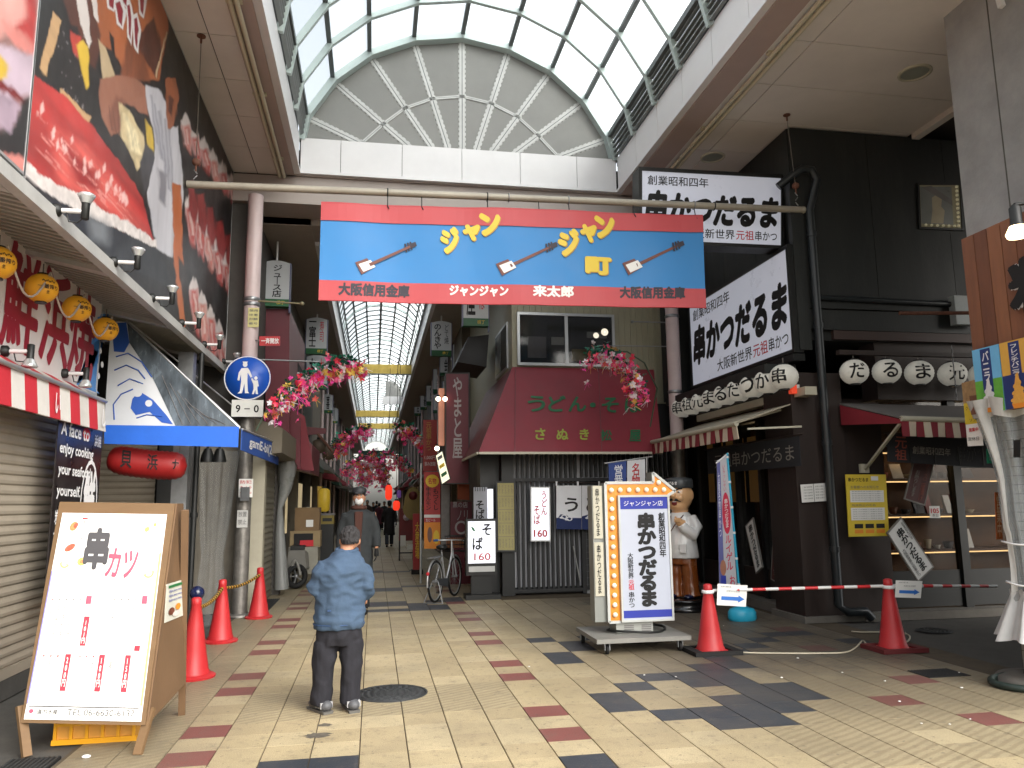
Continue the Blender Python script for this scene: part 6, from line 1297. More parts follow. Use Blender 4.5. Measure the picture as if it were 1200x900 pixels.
t = thing('red_yellow_poster', 'red poster board with a yellow starburst beside the parked bicycle', 'poster', P.at(.5, 1)); P.finish(t, .03, mat('poster_red', '#a82626', rough=.5), 'board')
part(t, 'post', M().tube([PY(495, 640, 16)+V3((-.03, 0, -.9)), PY(495, 560, 16)+V3((-.03, 0, .3))], .025, 6), alu)
P = Panel(*[PY(x, y, 15.6) for x, y in ((528, 588), (553, 588), (553, 690), (528, 690))]); P.text('黒の店', .1, .0, .8, .07, brush_grey, bold=.02); P.ring(.5, .3, .3, .08, .7, brush_grey); P.text('ノリ', .3, .1, .8, .22, brush_grey)
t = thing('maroon_door_board', 'dark maroon door panel with pale marks behind the bicycle', 'panel', P.at(.5, 1)); P.finish(t, .05, dk, 'board')
solo('orange_curtain', 'small rust orange curtain above the dark maroon door panel', 'curtain', M().slab([PY(x, y, 15.4) for x, y in ((536, 585), (550, 586), (550, 559), (536, 562))], .02, None, (0, -1, 0)), mat('rust_cloth', '#8e4a30', rough=.8, var=.15))
solo('pale_standing_board', 'pale narrow panel standing between the red poster and the maroon door', 'panel', M().slab([PY(x, y, 15.9) for x, y in ((517, 640), (527, 640), (527, 568), (517, 568))], .05, None, (0, -1, 0)), mat('dull_white_panel', '#75726f', rough=.5, var=.2, scale=8))
P = Panel(*[PY(x, y, 18) for x, y in ((484, 602), (494, 602), (494, 668), (484, 668))]); P.text('大衆酒場', .25, .15, .75, .8, yellow_ink, vert=True, bold=.02)
t = thing('small_red_stand', 'slim red standing sign with yellow characters further down the right side', 'sign', G(489, 672)); P.finish(t, .12, mat('poster_red', '#a82626'), 'board'); part(t, 'foot', M().box(P.c[3].x-.03, P.c[2].x+.03, 17.95, 18.2, 0, .1), rubber)
t = thing('vending_stall', 'small red stall with white cards on the right side of the street', 'stall', G(476, 655)); g = G(476, 657)
part(t, 'cabinet', M().box(g.x-.2, g.x+.22, g.y, g.y+.4, .55, 1.45), mat('stall_red', '#6f1f22', rough=.5, var=.2)); part(t, 'frame', M().box(g.x-.2, g.x-.17, g.y, g.y+.4, 0, .549).box(g.x+.19, g.x+.22, g.y, g.y+.4, 0, .549).box(g.x-.2, g.x+.22, g.y, g.y+.03, .2, .23), black)
part(t, 'card', M().box(g.x-.17, g.x-.02, g.y-.01, g.y-.002, .4, .7), paper); part(t, 'card', M().box(g.x+.02, g.x+.18, g.y-.01, g.y-.002, .3, .45), paper); part(t, 'disc_picture', M().lathe([(.001, 0), (.1, 0), (.1, .01)], (g.x, g.y-.012, 1.2), 14, axis='y'), plilac)
redglow = mat('red_lantern_glow', '#d8341f', emit=.8); purple = mat('purple_lantern', '#5f3f7a', emit=.3)
for (px, py, h, w, Y, m, lab) in ((455.5, 577, 17, 8, 27, redglow, 'tall glowing red lantern far down the street'), (464.5, 592.5, 11, 8, 24, redglow, 'small round glowing red lantern just below the purple one'), (467.5, 579, 9, 5, 24, purple, 'small purple lantern far down the right side')):
    c = PY(px, py, Y); H_ = h*Y/1800; W_ = w*Y/1800; t = thing('far_lantern', lab, 'lantern', c-V3((0, 0, H_))); part(t, 'shade', M().lathe([(W_*.5, -H_), (W_*.95, -H_*.7), (W_, 0), (W_*.95, H_*.7), (W_*.5, H_)], c, 14), m); part(t, 'cap', M().lathe([(W_*.5, H_), (W_*.5, H_+.05), (.001, H_+.05)], c, 10), black); part(t, 'cord', M().tube([c+V3((0, 0, H_)), V3((c.x, c.y, ZS))], .008, 4), black)
t = thing('gold_statue_board', 'dull gold rounded board with a dark red disc far down the right side', 'sign', PY(484, 610, 20)); b = M(); cc_ = PY(484, 590, 20)
part(t, 'board', M().slab([(cc_.x+.28*math.cos(a)*(1 if math.sin(a) < 0 else .8), 20, cc_.z+.42*math.sin(a)) for a in [2*math.pi*k/20 for k in range(20)]], .1, None, (0, -1, 0)), mat('old_gold', '#6b5a24', rough=.4, metal=.3, var=.2)); part(t, 'disc', M().lathe([(.001, 0), (.11, 0), (.11, .02)], (cc_.x, 19.97, cc_.z+.2), 14, axis='y'), mat('disc_red', '#5c1518'))
# left street goods
cardb = mat('cardboard', '#7d6548', rough=.85, var=.1); crate_w = mat('crate_wood', '#94815f', rough=.8, var=.15)
g = G(352, 668); gy0 = g.y
def cbox(name, x0, x1, y0, y1, Y, label, m, cat, d=.5, det=None):
    cs = [PY(x, y, Y) for x, y in ((x0, y0), (x1, y1))]; t = thing(name, label, cat, ((cs[0].x+cs[1].x)/2, Y+d/2, cs[1].z))
    part(t, 'body', M().box(cs[0].x, cs[1].x, Y, Y+d, cs[1].z, cs[0].z), m); return t, cs
t, cs = cbox('cardboard_box', 346, 374, 595, 622, 16.2, 'large brown cardboard box on top of the crates by the left shops', cardb, 'box'); part(t, 'tape', M().box((cs[0].x+cs[1].x)/2-.03, (cs[0].x+cs[1].x)/2+.03, 16.19, 16.72, cs[0].z, cs[0].z+.004), cream); part(t, 'paper_label', M().box(cs[0].x+.22, cs[0].x+.36, 16.19, 16.199, cs[1].z+.08, cs[1].z+.22), paper)
t, cs = cbox('wooden_crate', 340, 375, 622.5, 641, 16.15, 'pale wooden crate with a red label under the cardboard box', crate_w, 'crate'); part(t, 'hollow', M().box(cs[0].x+.08, cs[1].x-.14, 16.13, 16.149, cs[1].z+.05, cs[0].z-.05), darkwall); part(t, 'red_label', M().box(cs[0].x+.2, cs[0].x+.46, 16.11, 16.129, cs[1].z+.02, cs[1].z+.14), red_ink)
t, cs = cbox('goods_trolley', 338, 372, 641.5, 672, 16.0, 'pale low cabinet trolley carrying the wooden crate', mat('trolley_grey', '#8b887c', rough=.5, dirt=.3), 'trolley', .7); part(t, 'dark_opening', M().box(cs[0].x+.06, cs[1].x-.3, 15.98, 15.999, cs[1].z+.05, cs[0].z-.06), darkwall)
g0 = cs[1].z
for x in (cs[0].x+.1, cs[1].x-.1): part(t, 'leg', M().box(x-.03, x+.03, 16.1, 16.6, 0, g0), black)
t, cs = cbox('yellow_black_box', 376, 391, 604, 614, 18, 'small black and yellow box on dark goods beside the cardboard box', mat('box_yellow', '#8d7b2c', rough=.5), 'box'); part(t, 'black_band', M().box(cs[0].x+.04, cs[1].x-.04, 17.985, 17.999, cs[1].z+.06, cs[0].z-.06), black); part(t, 'dark_stand', M().box(cs[0].x, cs[1].x, 18, 18.45, 0, cs[1].z-.002), black); part(t, 'lid', M().box(cs[0].x-.02, cs[1].x+.02, 17.97, 18.52, cs[0].z+.001, cs[0].z+.04), pgrey)
# parked delivery scooter rear wheel
g = G(346, 691); t = thing('parked_scooter', 'parked delivery scooter with a chunky rear wheel by the left shops', 'scooter', (g.x, g.y, 0))
def torus_x(c, R, r, n=28, k=8, ax=(1, 0, 0)):
    ax = V3(ax).normalized(); up = V3((0, 0, 1)); s_ = ax.cross(up).normalized(); b = M(); vs = []
    for i in range(n):
        a = 2*math.pi*i/n; d = s_*math.cos(a)+up*math.sin(a)
        for j in range(k): q = 2*math.pi*j/k; vs.append(V3(c)+d*(R+r*math.cos(q))+ax*r*math.sin(q))
    b.add(vs, [(i*k+j, i*k+(j+1) % k, ((i+1) % n)*k+(j+1) % k, ((i+1) % n)*k+j) for i in range(n) for j in range(k)], None, True); return b
wc_ = (g.x, g.y+.1, .24); wax = (.5, -.86, 0)
f = part(t, 'wheel', torus_x(wc_, .18, .055, ax=wax), rubber); b = M()
for i in range(5):
    a = 2*math.pi*i/5; d = V3(wax).normalized().cross(V3((0, 0, 1)))*math.cos(a)+V3((0, 0, 1))*math.sin(a); b.bar(V3(wc_)+d*.03, V3(wc_)+d*.15, .03, .02)
part(f, 'rim', b.ball(wc_, .045, 8), steel)
part(t, 'body', M().hexa([(g.x-.2, g.y+.2, .35), (g.x+.18, g.y+.15, .38), (g.x+.3, g.y+1.2, .3), (g.x-.1, g.y+1.2, .3), (g.x-.17, g.y+.22, .72), (g.x+.14, g.y+.17, .72), (g.x+.26, g.y+1.1, .55), (g.x-.08, g.y+1.1, .55)]), mat('scooter_white', '#77756f', rough=.4))
part(t, 'fender', M().tube([(wc_[0]-.12+.02*k, wc_[1]-.05, .24+.27*math.sin(math.pi*k/10)+.02) for k in range(11)], .03, 6), mat('scooter_white', '#77756f')); part(t, 'seat', M().box(g.x-.14, g.x+.12, g.y+.25, g.y+.8, .721, .8), black)
solo('plastic_sheet', 'cloudy plastic curtain tied to the pier beyond the street shutter', 'plastic sheet', M().tube([(-1.58, 14.75, 2.4), (-1.6, 14.7, 1.9), (-1.68, 14.68, 1.55), (-1.66, 14.68, 1.0), (-1.6, 14.66, .1)], [.2, .12, .05, .09, .13], 12), glass_mat('milky_plastic', '#8f918f', .75, .3))
# shop at the very far end closing the row, bright sky beyond
# ================================================================ street furniture
cone_red = mat('cone_red', '#ac2327', rough=.5, var=.1, dirt=.45, dcol=(.25, .05, .05))
def cone(px, py, tx, ty, label, base_m, bsq=.19, tilt=0):
    g = G(px, py); h = PY(tx, ty, g.y).z; t = thing('traffic_cone', label, 'traffic cone', (g.x, g.y, 0), 'red traffic cones')
    part(t, 'body', M().lathe([(.15, .025), (.145, .06), (.135, .075), (.105, h*.35), (.07, h*.68), (.045, h*.9), (.047, h*.905), (.045, h*.985), (.025, h), (.001, h)], (g.x, g.y, 0), 28), cone_red)
    b = M(); s = bsq
    vs = [(g.x-s, g.y-s*.9, 0), (g.x+s, g.y-s*.9, 0), (g.x+s, g.y+s*.9, 0), (g.x-s, g.y+s*.9, 0)]
    b.lathe([(s*1.0, 0), (s*1.02, .02), (s*.9, .032), (.1, .045)], (g.x, g.y, 0), 8 if bsq < .18 else 20, smooth=False); part(t, 'base', b, base_m); return g, h
c1 = cone(226, 794, 224, 700, 'nearest red cone, partly hidden behind the menu board', cone_red, .2)
c2 = cone(258, 752, 258, 679, 'middle red cone of the left row with striped tape', cone_red, .2)
c3 = cone(303, 724, 303, 665, 'farthest red cone of the left row by the street shutter', cone_red, .19)
c4 = cone(833, 765, 832, 684, 'red cone on a black rubber base between arrow sign and blue stand', cone_red)
c5 = cone(1047, 762, 1043, 678, 'red cone in front of the brown wooden pillar on the right', cone_red)
for (g, h), lab in ((c4, 'black square rubber weight under the cone beside the arrow sign'), (c5, 'dark red square weight under the right hand cone')):
    t = thing('cone_weight', lab, 'cone weight', (g.x, g.y, 0)); b = M()
    for (a, e, c_, d) in ((-.25, .27, -.2, -.155), (-.25, .27, .155, .2), (-.25, -.16, -.154, .154), (.18, .27, -.154, .154)): b.box(g.x+a, g.x+e, g.y+c_, g.y+d, .001, .045)
    part(t, 'slab', b, rubber if g.x < 4.5 else mat('dark_red_rubber', '#5c1c1e', rough=.7))
ringw = M()
for g, h in (c4, c5): part(thing('plastic_ring', 'white plastic ring round the neck of the '+('cone by the arrow sign' if g.x < 4.5 else 'right hand cone'), 'ring', (g.x, g.y, h*.85)), 'band', M().lathe([(.058, 0), (.066, .01), (.064, .03), (.056, .035)], (g.x, g.y, h*.86), 16), white)
# striped bars
def striped(name, label, a, b, r, step, m1, m2, sag=0):
    a = V3(a); b = V3(b); L_ = (b-a).length; n = max(2, int(L_/step)); t = thing(name, label, 'barrier', a.lerp(b, .5))
    for k in range(n):
        p, q = a.lerp(b, k/n), a.lerp(b, (k+1)/n); s = lambda f: V3((0, 0, -sag*math.sin(math.pi*f)))
        part(t, 'segment', M().tube([p+s(k/n), q+s((k+1)/n)], r, 8), m2 if k % 2 else m1)
rm_ = mat('bar_red', '#c2262b', rough=.35); wm_ = mat('bar_white', '#d4d4d2', rough=.35)
z4 = c4[1]*.87; z5 = c5[1]*.87
striped('striped_bar', 'red and white striped bar between the two right hand cones', (c4[0].x+.06, c4[0].y, z4+.02), (c5[0].x-.06, c5[0].y, z5+.02), .017, .13, wm_, rm_)
e = PY(1168, 687, 7.9); striped('striped_bar', 'red and white striped bar running right from the last cone', (c5[0].x+.06, c5[0].y, z5+.02), (e.x, 7.9, e.z), .017, .13, wm_, rm_)
yk = mat('tape_yellow', '#b88a2a', rough=.5)
for (p, q, lab) in ((c1, c2, 'yellow and black twisted tape between the two nearer left cones'), (c2, c3, 'yellow and black twisted tape between the middle and far left cones')):
    striped('striped_tape', lab, (p[0].x, p[0].y, p[1]*.86), (q[0].x, q[0].y, q[1]*.86), .02, .06, yk, rubber, .05)
t = thing('blue_barrier_light', 'small dark blue reflector light on the nearest left cone', 'light', (c1[0].x-.0, c1[0].y+.12, c1[1]*.9)); part(t, 'lens', M().ball((c1[0].x-.03, c1[0].y+.15, c1[1]+.02), .07, 10), mat('dark_blue_lens', '#141c3c', rough=.15)); part(t, 'stem', M().tube([(c1[0].x-.03, c1[0].y+.15, c1[1]-.05), (c1[0].x-.03, c1[0].y+.13, 0)], .02, 6), black)
def arrow_note(x0, y0, x1, y1, Y, label, sk=0):
    P = Panel(PY(x0, y0, Y), PY(x1, y0+sk, Y), PY(x1-2, y1+sk, Y), PY(x0-1, y1, Y)); v = .66 if sk > 0 or x0 < 900 else .35
    P.shape([(.14, v-.09), (.72, v-.09), (.72, v-.17), (.93, v), (.72, v+.17), (.72, v+.09), (.14, v+.09)], mat('arrow_blue', '#2f6fc4', rough=.6)); 
    if v > .5: P.text('お持ち帰り用', .1, .08, .45, .16, grey_ink); P.text('お待ちのお客様', .3, .26, .75, .36, grey_ink)
    else: P.text('ご来店のお客様', .12, .62, .55, .7, red_ink); P.text('お並び下さい', .55, .78, .95, .88, grey_ink)
    t = thing('arrow_notice', label, 'notice', P.at(.5, 1)); P.finish(t, .004, paper, 'sheet')
arrow_note(841, 684, 876, 709, c4[0].y-.06, 'white paper with a blue right arrow hung beside the cone by the arrow sign', 2)
arrow_note(1050, 680, 1081, 700, c5[0].y-.06, 'white paper with a blue right arrow hung on the right hand cone', 1)
# white cable on the floor
cw_ = M(); ck = mat('cream_cable', '#b5ad98', rough=.5)
pts = [G(x, y)+V3((0, 0, .012)) for x, y in ((788, 752), (800, 757), (830, 762), (870, 766), (920, 767), (960, 767), (990, 766), (1003, 760), (1011, 752), (1016, 756), (1030, 758), (1055, 757), (1066, 750), (1062, 744), (1040, 742), (1010, 742), (997, 741))]
sm_ = []
for i in range(len(pts)-1):
    p0, p1, p2, p3 = pts[max(0, i-1)], pts[i], pts[i+1], pts[min(len(pts)-1, i+2)]
    for k in range(6):
        s = k/6; sm_.append(.5*((2*p1)+(p2-p0)*s+(2*p0-5*p1+4*p2-p3)*s*s+(3*p1-p0-3*p2+p3)*s**3))
solo('floor_cable', 'cream electric cable winding over the tiles from the arrow sign to the right cone', 'cable', M().tube(sm_, .009, 6), ck)
# menu A board
ply = mat('board_wood', '#6f563a', rough=.6, var=.12, scale=2, stretch=(1, 1, 5), bump=.1); ply_s = mat('plywood_side', '#6b523a', rough=.65, var=.12, scale=3, bump=.1)
fl, fr = G(30, 888), G(160, 886); rr_ = G(213, 838)
dirx = (fr-fl).normalized(); bk = V3((rr_.x-fr.x, rr_.y-fr.y, 0)); 
TLp = PY(70, 588, 6.08); TRp = PY(205, 590, 6.0)
t = thing('menu_board', 'wooden A-frame menu board with a white skewer menu at the lower left', 'signboard', ((fl.x+fr.x)/2, 6.1, 0))
BLp = PY(24, 847, 5.8); BRp = PY(170, 850, 5.71)
P = Panel(TLp, TRp, BRp, BLp); W_ = (TRp-TLp).length
part(t, 'front_board', P.back(.02), ply)
u0, u1, v0, v1 = .045, .945, .055, .985
Q = Panel(P.at(u0, v0, .006), P.at(u1, v0, .006), P.at(u1+.02, v1, .006), P.at(u0-.02, v1, .006))
menu_w = mat('menu_white', '#f4f3ee', rough=.6, var=.01); charc = mat('charcoal_ink', '#4b4a4d', rough=.7); rose = mat('rose_ink', '#d4546a', rough=.7)
Q.text('串', .27, .075, .5, .29, charc, bold=.06, lay=.003); Q.text('カツ', .5, .18, .78, .33, rose, bold=.035, lay=.0035, rot=-.05)
prawn = mat('print_prawn', '#e08a58', rough=.7, var=.35, scale=60); lemon = mat('print_lemon', '#e8cf6a', rough=.7, var=.15, scale=60); tomato = mat('print_tomato', '#d65a45', rough=.7, var=.3, scale=60); pith = mat('print_pith', '#f2e9b8', rough=.7)
def blob(u, v, a, b_, rot, c_, lay=.002): Q.shape([(u+a*math.cos(q)*math.cos(rot)-b_*math.sin(q)*math.sin(rot)*1.4, v+(a*math.cos(q)*math.sin(rot)+b_*math.sin(q)*math.cos(rot)*1.4)*.5) for q in [2*math.pi*k/14 for k in range(14)]], c_, lay)
def wedge(u, v, r, rot): Q.shape([(u, v)]+[(u+r*math.cos(rot+math.pi*k/8), v+.55*r*math.sin(rot+math.pi*k/8)) for k in range(9)], lemon, .002); Q.shape([(u, v)]+[(u+r*.7*math.cos(rot+.25+(math.pi-.5)*k/8), v+.4*r*math.sin(rot+.25+(math.pi-.5)*k/8)) for k in range(9)], pith, .003)
blob(.13, .07, .05, .025, 1.9, prawn); blob(.15, .065, .03, .014, 1.9, tomato, .003); blob(.13, .18, .055, .022, -.7, tomato); wedge(.11, .26, .045, .3); blob(.26, .25, .04, .03, .2, lemon); blob(.262, .25, .02, .015, .2, prawn, .003); blob(.83, .08, .022, .02, .5, lemon); blob(.9, .055, .015, .014, 0, lemon); wedge(.9, .3, .05, -.4)
Q.rect(.2, .025, .25, .032, red_ink); Q.ring(.225, .09, .028, .055, .8, grey_ink, .002, 4)
for k in range(5): Q.disc(.06+k*.062, .44, .007, .005, red_ink if k == 0 else grey_ink, .002, 8); Q.disc(.56+k*.062, .435, .007, .005, grey_ink, .002, 8)
light_ink = mat('faint_ink', '#7d7d7d', rough=.7)
for k, s_ in enumerate(('とんかつ', 'うずら', 'たまねぎ', 'しいたけ', 'ウインナー')): Q.text(s_, .05+k*.06, .47, .08+k*.06, .63, light_ink, vert=True); Q.text(('れんこん', 'なすび', 'じゃがいも', 'アスパラ', 'ちくわ')[k], .55+k*.06, .47, .58+k*.06, .6, light_ink, vert=True)
for (u, v, a_, b_) in ((.36, .42, .46, ''), (.87, .415, .455, ''), (.37, .52, .66, '101円'), (.86, .655, .68, '')): Q.rect(u, v, u+.05, a_, rose if a_ < .5 else mat('price_red', '#cf3546', rough=.6), .002); 
pr = MATS['price_red']
for (u, s_) in ((.26, '200円'), (.56, '180円'), (.79, '150円')):
    Q.rect(u, .70, u+.05, .87, pr, .002); Q.text(s_, u+.01, .715, u+.04, .85, menu_w, vert=True, bold=.02, lay=.0035)
Q.text('101円', .38, .54, .41, .65, menu_w, vert=True, bold=.02, lay=.0035)
for k, s_ in enumerate(('えび', 'まぐろ', 'ほたて')): Q.text(s_, .06+k*.062, .73, .085+k*.062, .79, grey_ink, vert=True); Q.disc(.072+k*.062, .71, .008, .005, red_ink, .002, 8)
for k, s_ in enumerate(('いか', 'たこ', '牛')): Q.text(s_, .38+k*.06, .73, .405+k*.06, .78, light_ink, vert=True); Q.disc(.39+k*.06, .71, .007, .005, red_ink, .002, 8)
for k, s_ in enumerate(('豚', 'とり')): Q.text(s_, .66+k*.06, .73, .685+k*.06, .77, grey_ink, vert=True)
for k in range(2): Q.text('ソースの二度漬けはご遠慮下さいますようお願い致します', .15, .35+k*.02, .6, .36+k*.02, light_ink)
Q.text('There is not deep fried skewers. oishii', .05, .885, .72, .898, grey_ink)
for k in range(3): Q.text('ソースの二度漬けはお断りしております　店主', .06, .905+k*.012, .4, .912+k*.012, light_ink); Q.text('揚げたてをどうぞ', .66, .905+k*.012, .85, .912+k*.012, light_ink)
Q.rect(.02, .938, .97, .943, charc); Q.text('道内水産', .1, .952, .28, .975, charc, bold=.01); Q.text('TEL.06-6630-6137', .36, .95, .94, .978, charc, bold=.0); Q.disc(.05, .963, .02, .01, rose)
Q.rect(-.0, .3, .012, .93, mat('pale_violet', '#8f8fd8'), .0015); Q.rect(.975, .2, .995, .93, mat('pale_lemon', '#ecd87a'), .0015)
f = part(t, 'menu_sheet', Q.back(.004), menu_w); part(f, 'lettering', Q.p)
for p, q in ((BLp, fl), (BRp, fr)):
    part(t, 'leg', M().bar(p+(p-q).normalized()*.1+V3((0, .035, 0)), V3((q.x, q.y+.02, 0)), .055, .03), ply)
back_top = TRp+V3((.02, .03, 0)); dl_ = TLp-TRp
part(t, 'leg', M().bar(TRp+V3((.06, .06, -.05)), V3((rr_.x, rr_.y, 0)), .05, .03), ply_s); part(t, 'leg', M().bar(TLp+V3((.05, .12, -.05)), V3((rr_.x-.72, rr_.y+.06, 0)), .05, .03), ply_s)
sidep = [BRp+V3((.012, .02, 0)), PY(218, 800, 6.5), PY(215, 590, 6.2), TRp+V3((.012, .02, 0))]
part(t, 'side_board', M().slab(sidep, .015), ply_s)
rb_ = [V3((p.x-.72, p.y+.07, p.z)) for p in sidep[1:3]]
part(t, 'back_board', M().slab([sidep[1], rb_[0], rb_[1], sidep[2]], .015), ply_s)
nrm_ = (sidep[1]-sidep[0]).cross(sidep[3]-sidep[0]).normalized(); nrm_ = -nrm_ if nrm_.x < 0 else nrm_
def onside(px, py):
    v = ray(px, py); return CAM+v*((sidep[0]-CAM).dot(nrm_)/v.dot(nrm_))
S = Panel(*[onside(x, y) for x, y in ((195, 685), (215, 679), (215, 721), (193, 730))])
S.rect(.1, .05, .9, .12, green_ink, .006); 
for k in range(3): S.text('Eight-story menu', .15, .18+k*.12, .85, .26+k*.12, blue_ink, bold=.01, lay=.006)
S.disc(.3, .75, .16, .1, pbrown, .006); S.disc(.65, .68, .14, .09, orange_ink, .006); S.disc(.55, .85, .2, .07, rice, .0065)
t2 = thing('pamphlet', 'small pamphlet with food pictures stuck on the side of the menu board', 'poster', S.at(.5, 1)); S.finish(t2, .003, mat('pale_sheet', '#c8c8bc', rough=.6), 'sheet')
for s in (-1, 1): pass
# yellow crate under the board
yc = mat('yellow_plastic', '#d99a1c', rough=.4, var=.06); yi = mat('yellow_plastic_inner', '#c98f3a', rough=.5)
a, b = PY(64, 850, 6.0), PY(158, 876, 6.0); t = thing('yellow_crate', 'yellow plastic crate on the ground beneath the menu board', 'crate', ((a.x+b.x)/2, 6.15, 0))
x0, x1 = a.x, b.x; zt2 = .26
for (bx, nm) in (((x0, x1, 6.0, 6.02), 'front_side'), ((x0, x1, 6.33, 6.35), 'back_side'), ((x0, x0+.02, 6.021, 6.329), 'end_side'), ((x1-.02, x1, 6.021, 6.329), 'end_side')): part(t, nm, M().box(*bx, .02, zt2-.03), yi)
part(t, 'floor', M().box(x0, x1, 6.0, 6.35, 0, .019), yc); part(t, 'rim', M().box(x0-.01, x1+.01, 5.985, 6.0-.001, zt2-.03, zt2).box(x0-.01, x1+.01, 6.351, 6.365, zt2-.03, zt2).box(x0-.01, x1+.01, 5.985, 5.999, 0, .035), yc)
rb = M()
for k in range(6): rb.box(x0+k*(x1-x0-.02)/5, x0+.02+k*(x1-x0-.02)/5, 5.984, 5.999, .036, zt2-.031)
rb.box(x0, x1, 5.986, 5.999, .12, .14); part(t, 'ribs', rb, yc)
# ---------------------------------------------------------------- arrow sign on a trolley
orange = mat('orange_sign_paint', '#d6851f', rough=.4, var=.05); sgrey = mat('sign_side_grey', '#7f827d', rough=.5, var=.06); fr_w = mat('pale_metal_frame', '#b4b7b4', rough=.4)
YS = 8.35
t = thing('arrow_sign', 'orange bulb edged arrow sign with a tall white panel on a wheeled trolley', 'sign', (2.85, 8.4, 0))
g = [PY(x, y, YS) for x, y in ((709, 566), (785, 566), (785, 727), (709, 728))]
x0 = g[0].x; x1 = PY(783, 640, YS).x; z1 = g[0].z; z0 = PY(745, 728, YS).z
D = .22
part(t, 'box', M().box(x0-.0, x1, YS+.012, YS+D, z0, z1), sgrey)
hx = PY(777, 557, YS).x; hz = PY(776, 557, YS).z; tip = PY(791, 575, YS); hx0 = PY(765, 557, YS).x
part(t, 'arrow_head', M().slab([(hx0, YS+.012, z1), (x1+.02, YS+.012, z1), (tip.x, YS+.012, tip.z), (hx0+.0, YS+.012, PY(767, 553, YS).z)], D-.02, None, (0, -1, 0)), sgrey)
of = M(); of.slab([(x0, YS, z0), (x0+.13, YS, z0), (x0+.13, YS, z1-.14), (x1+.02, YS, z1-.14), (tip.x, YS, tip.z), (hx0, YS, PY(767, 554, YS).z), (hx0, YS, z1), (x0, YS, z1)], .011, None, (0, -1, 0)); part(t, 'orange_face', of, orange)
ed = M()
for p, q in (((x0, z0), (x0, z1)), ((x0, z1), (hx0, z1)), ((hx0, z1), (hx0, PY(767, 554, YS).z)), ((hx0, PY(767, 554, YS).z), (tip.x, tip.z)), ((tip.x, tip.z), (x1+.02, z1-.145)), ((x0, z0), (x0+.13, z0))): ed.bar((p[0], YS-.005, p[1]), (q[0], YS-.005, q[1]), .03, .014, None, up=(0, 1, 0))
part(t, 'edge_trim', ed, fr_w)
bulbm = mat('sign_bulb', '#e6ddc8', rough=.2, emit=.15)
for k in range(14):
    z = z1-.08-k*(z1-z0-.16)/13; part(t, 'bulb', M().ball((x0+.065, YS-.02, z), .027, 8), bulbm)
for k in range(1, 7): part(t, 'bulb', M().ball((x0+.065+k*.103, YS-.02, z1-.08), .027, 8), bulbm)
part(t, 'bulb', M().ball((hx0+.06, YS-.02, z1+.0), .027, 8), bulbm)
P = Panel((x0+.155, YS-.03, z1-.16), (x1, YS-.03, z1-.16), (x1, YS-.03, z0+.02), (x0+.155, YS-.03, z0+.02))
P.rect(0, 0, 1, .10, blue_ink); P.text('ジャンジャン店', .08, .03, .9, .075, paper, bold=.0, lay=.004); P.rect(0, .925, 1, .985, blue_ink)
P.text('串かつだるま', .34, .13, .74, .90, ink, bold=.08, vert=True); P.text('創業昭和四年', .79, .13, .93, .5, ink, bold=.03, vert=True)
P.text('大阪新世界', .12, .46, .24, .67, ink, bold=.02, vert=True); P.text('元祖', .12, .68, .24, .76, red_ink, bold=.02, vert=True); P.text('串かつ', .12, .775, .24, .9, ink, bold=.02, vert=True)
f = P.finish(t, .04, mat('arrow_panel_white', '#a9afbd', rough=.35, var=.02, emit=.06), 'light_panel', fr_w, .022, .012)
for k in range(2):
    za = z1-.03-k*.62; W = Panel((x0-.135, YS+.03, za), (x0-.035, YS+.02, za), (x0-.035, YS+.02, za-.58), (x0-.135, YS+.03, za-.58)); W.text('串かつだるま', .25, .05, .7, .95, ink, bold=.02, vert=True)
    part(W and t, 'side_strip', W.back(.01), cream); part(t, 'side_lettering', W.p)
part(t, 'side_box', M().box(x0-.145, x0-.005, YS+.04, YS+D, z0, z1-.03), sgrey)
px0, px1 = PY(726, 740, YS).x, PY(761, 740, YS).x
part(t, 'pedestal', M().box(px0-.03, px1+.05, YS+.02, YS+D+.05, .17, z0-.001), sgrey if False else mat('pedestal_grey', '#9a9c96', rough=.5, var=.06, dirt=.2))
vb = M()
for s in (0, 1):
    for k in range(6): vb.box(px0+.06+s*.2, px0+.17+s*.2, YS+.014, YS+.0199, z0-.05-k*.02, z0-.04-k*.02)
part(t, 'vent_slots', vb, pgrey)
part(t, 'trolley_deck', M().box(x0-.23, x1+.1, YS-.3, YS+.55, .12, .165), mat('deck_grey', '#83827c', rough=.7, var=.15, dirt=.3, bump=.2))
for (wx, wy) in ((x0-.1, YS-.22), (x1-.0, YS-.22), (x0-.18, YS+.45), (x1+.05, YS+.45)):
    w = part(t, 'caster', M().lathe([(.035, -.018), (.05, -.014), (.05, .014), (.035, .018)], (wx, wy, .05), 16, axis='x'), rubber); part(w, 'fork', M().box(wx-.03, wx-.022, wy-.02, wy+.02, .04, .119).box(wx+.022, wx+.03, wy-.02, wy+.02, .04, .119), steel)
solo('cable_coil', 'black cable coiled round the foot of the arrow sign', 'cable', M().tube([(2.9+.34*math.cos(a)+.02*math.sin(3*a), YS+.14+.24*math.sin(a), .178+.012*math.sin(2*a)+.006*(a/6)) for a in [k*.35 for k in range(0, 40)]], .009, 6), black)
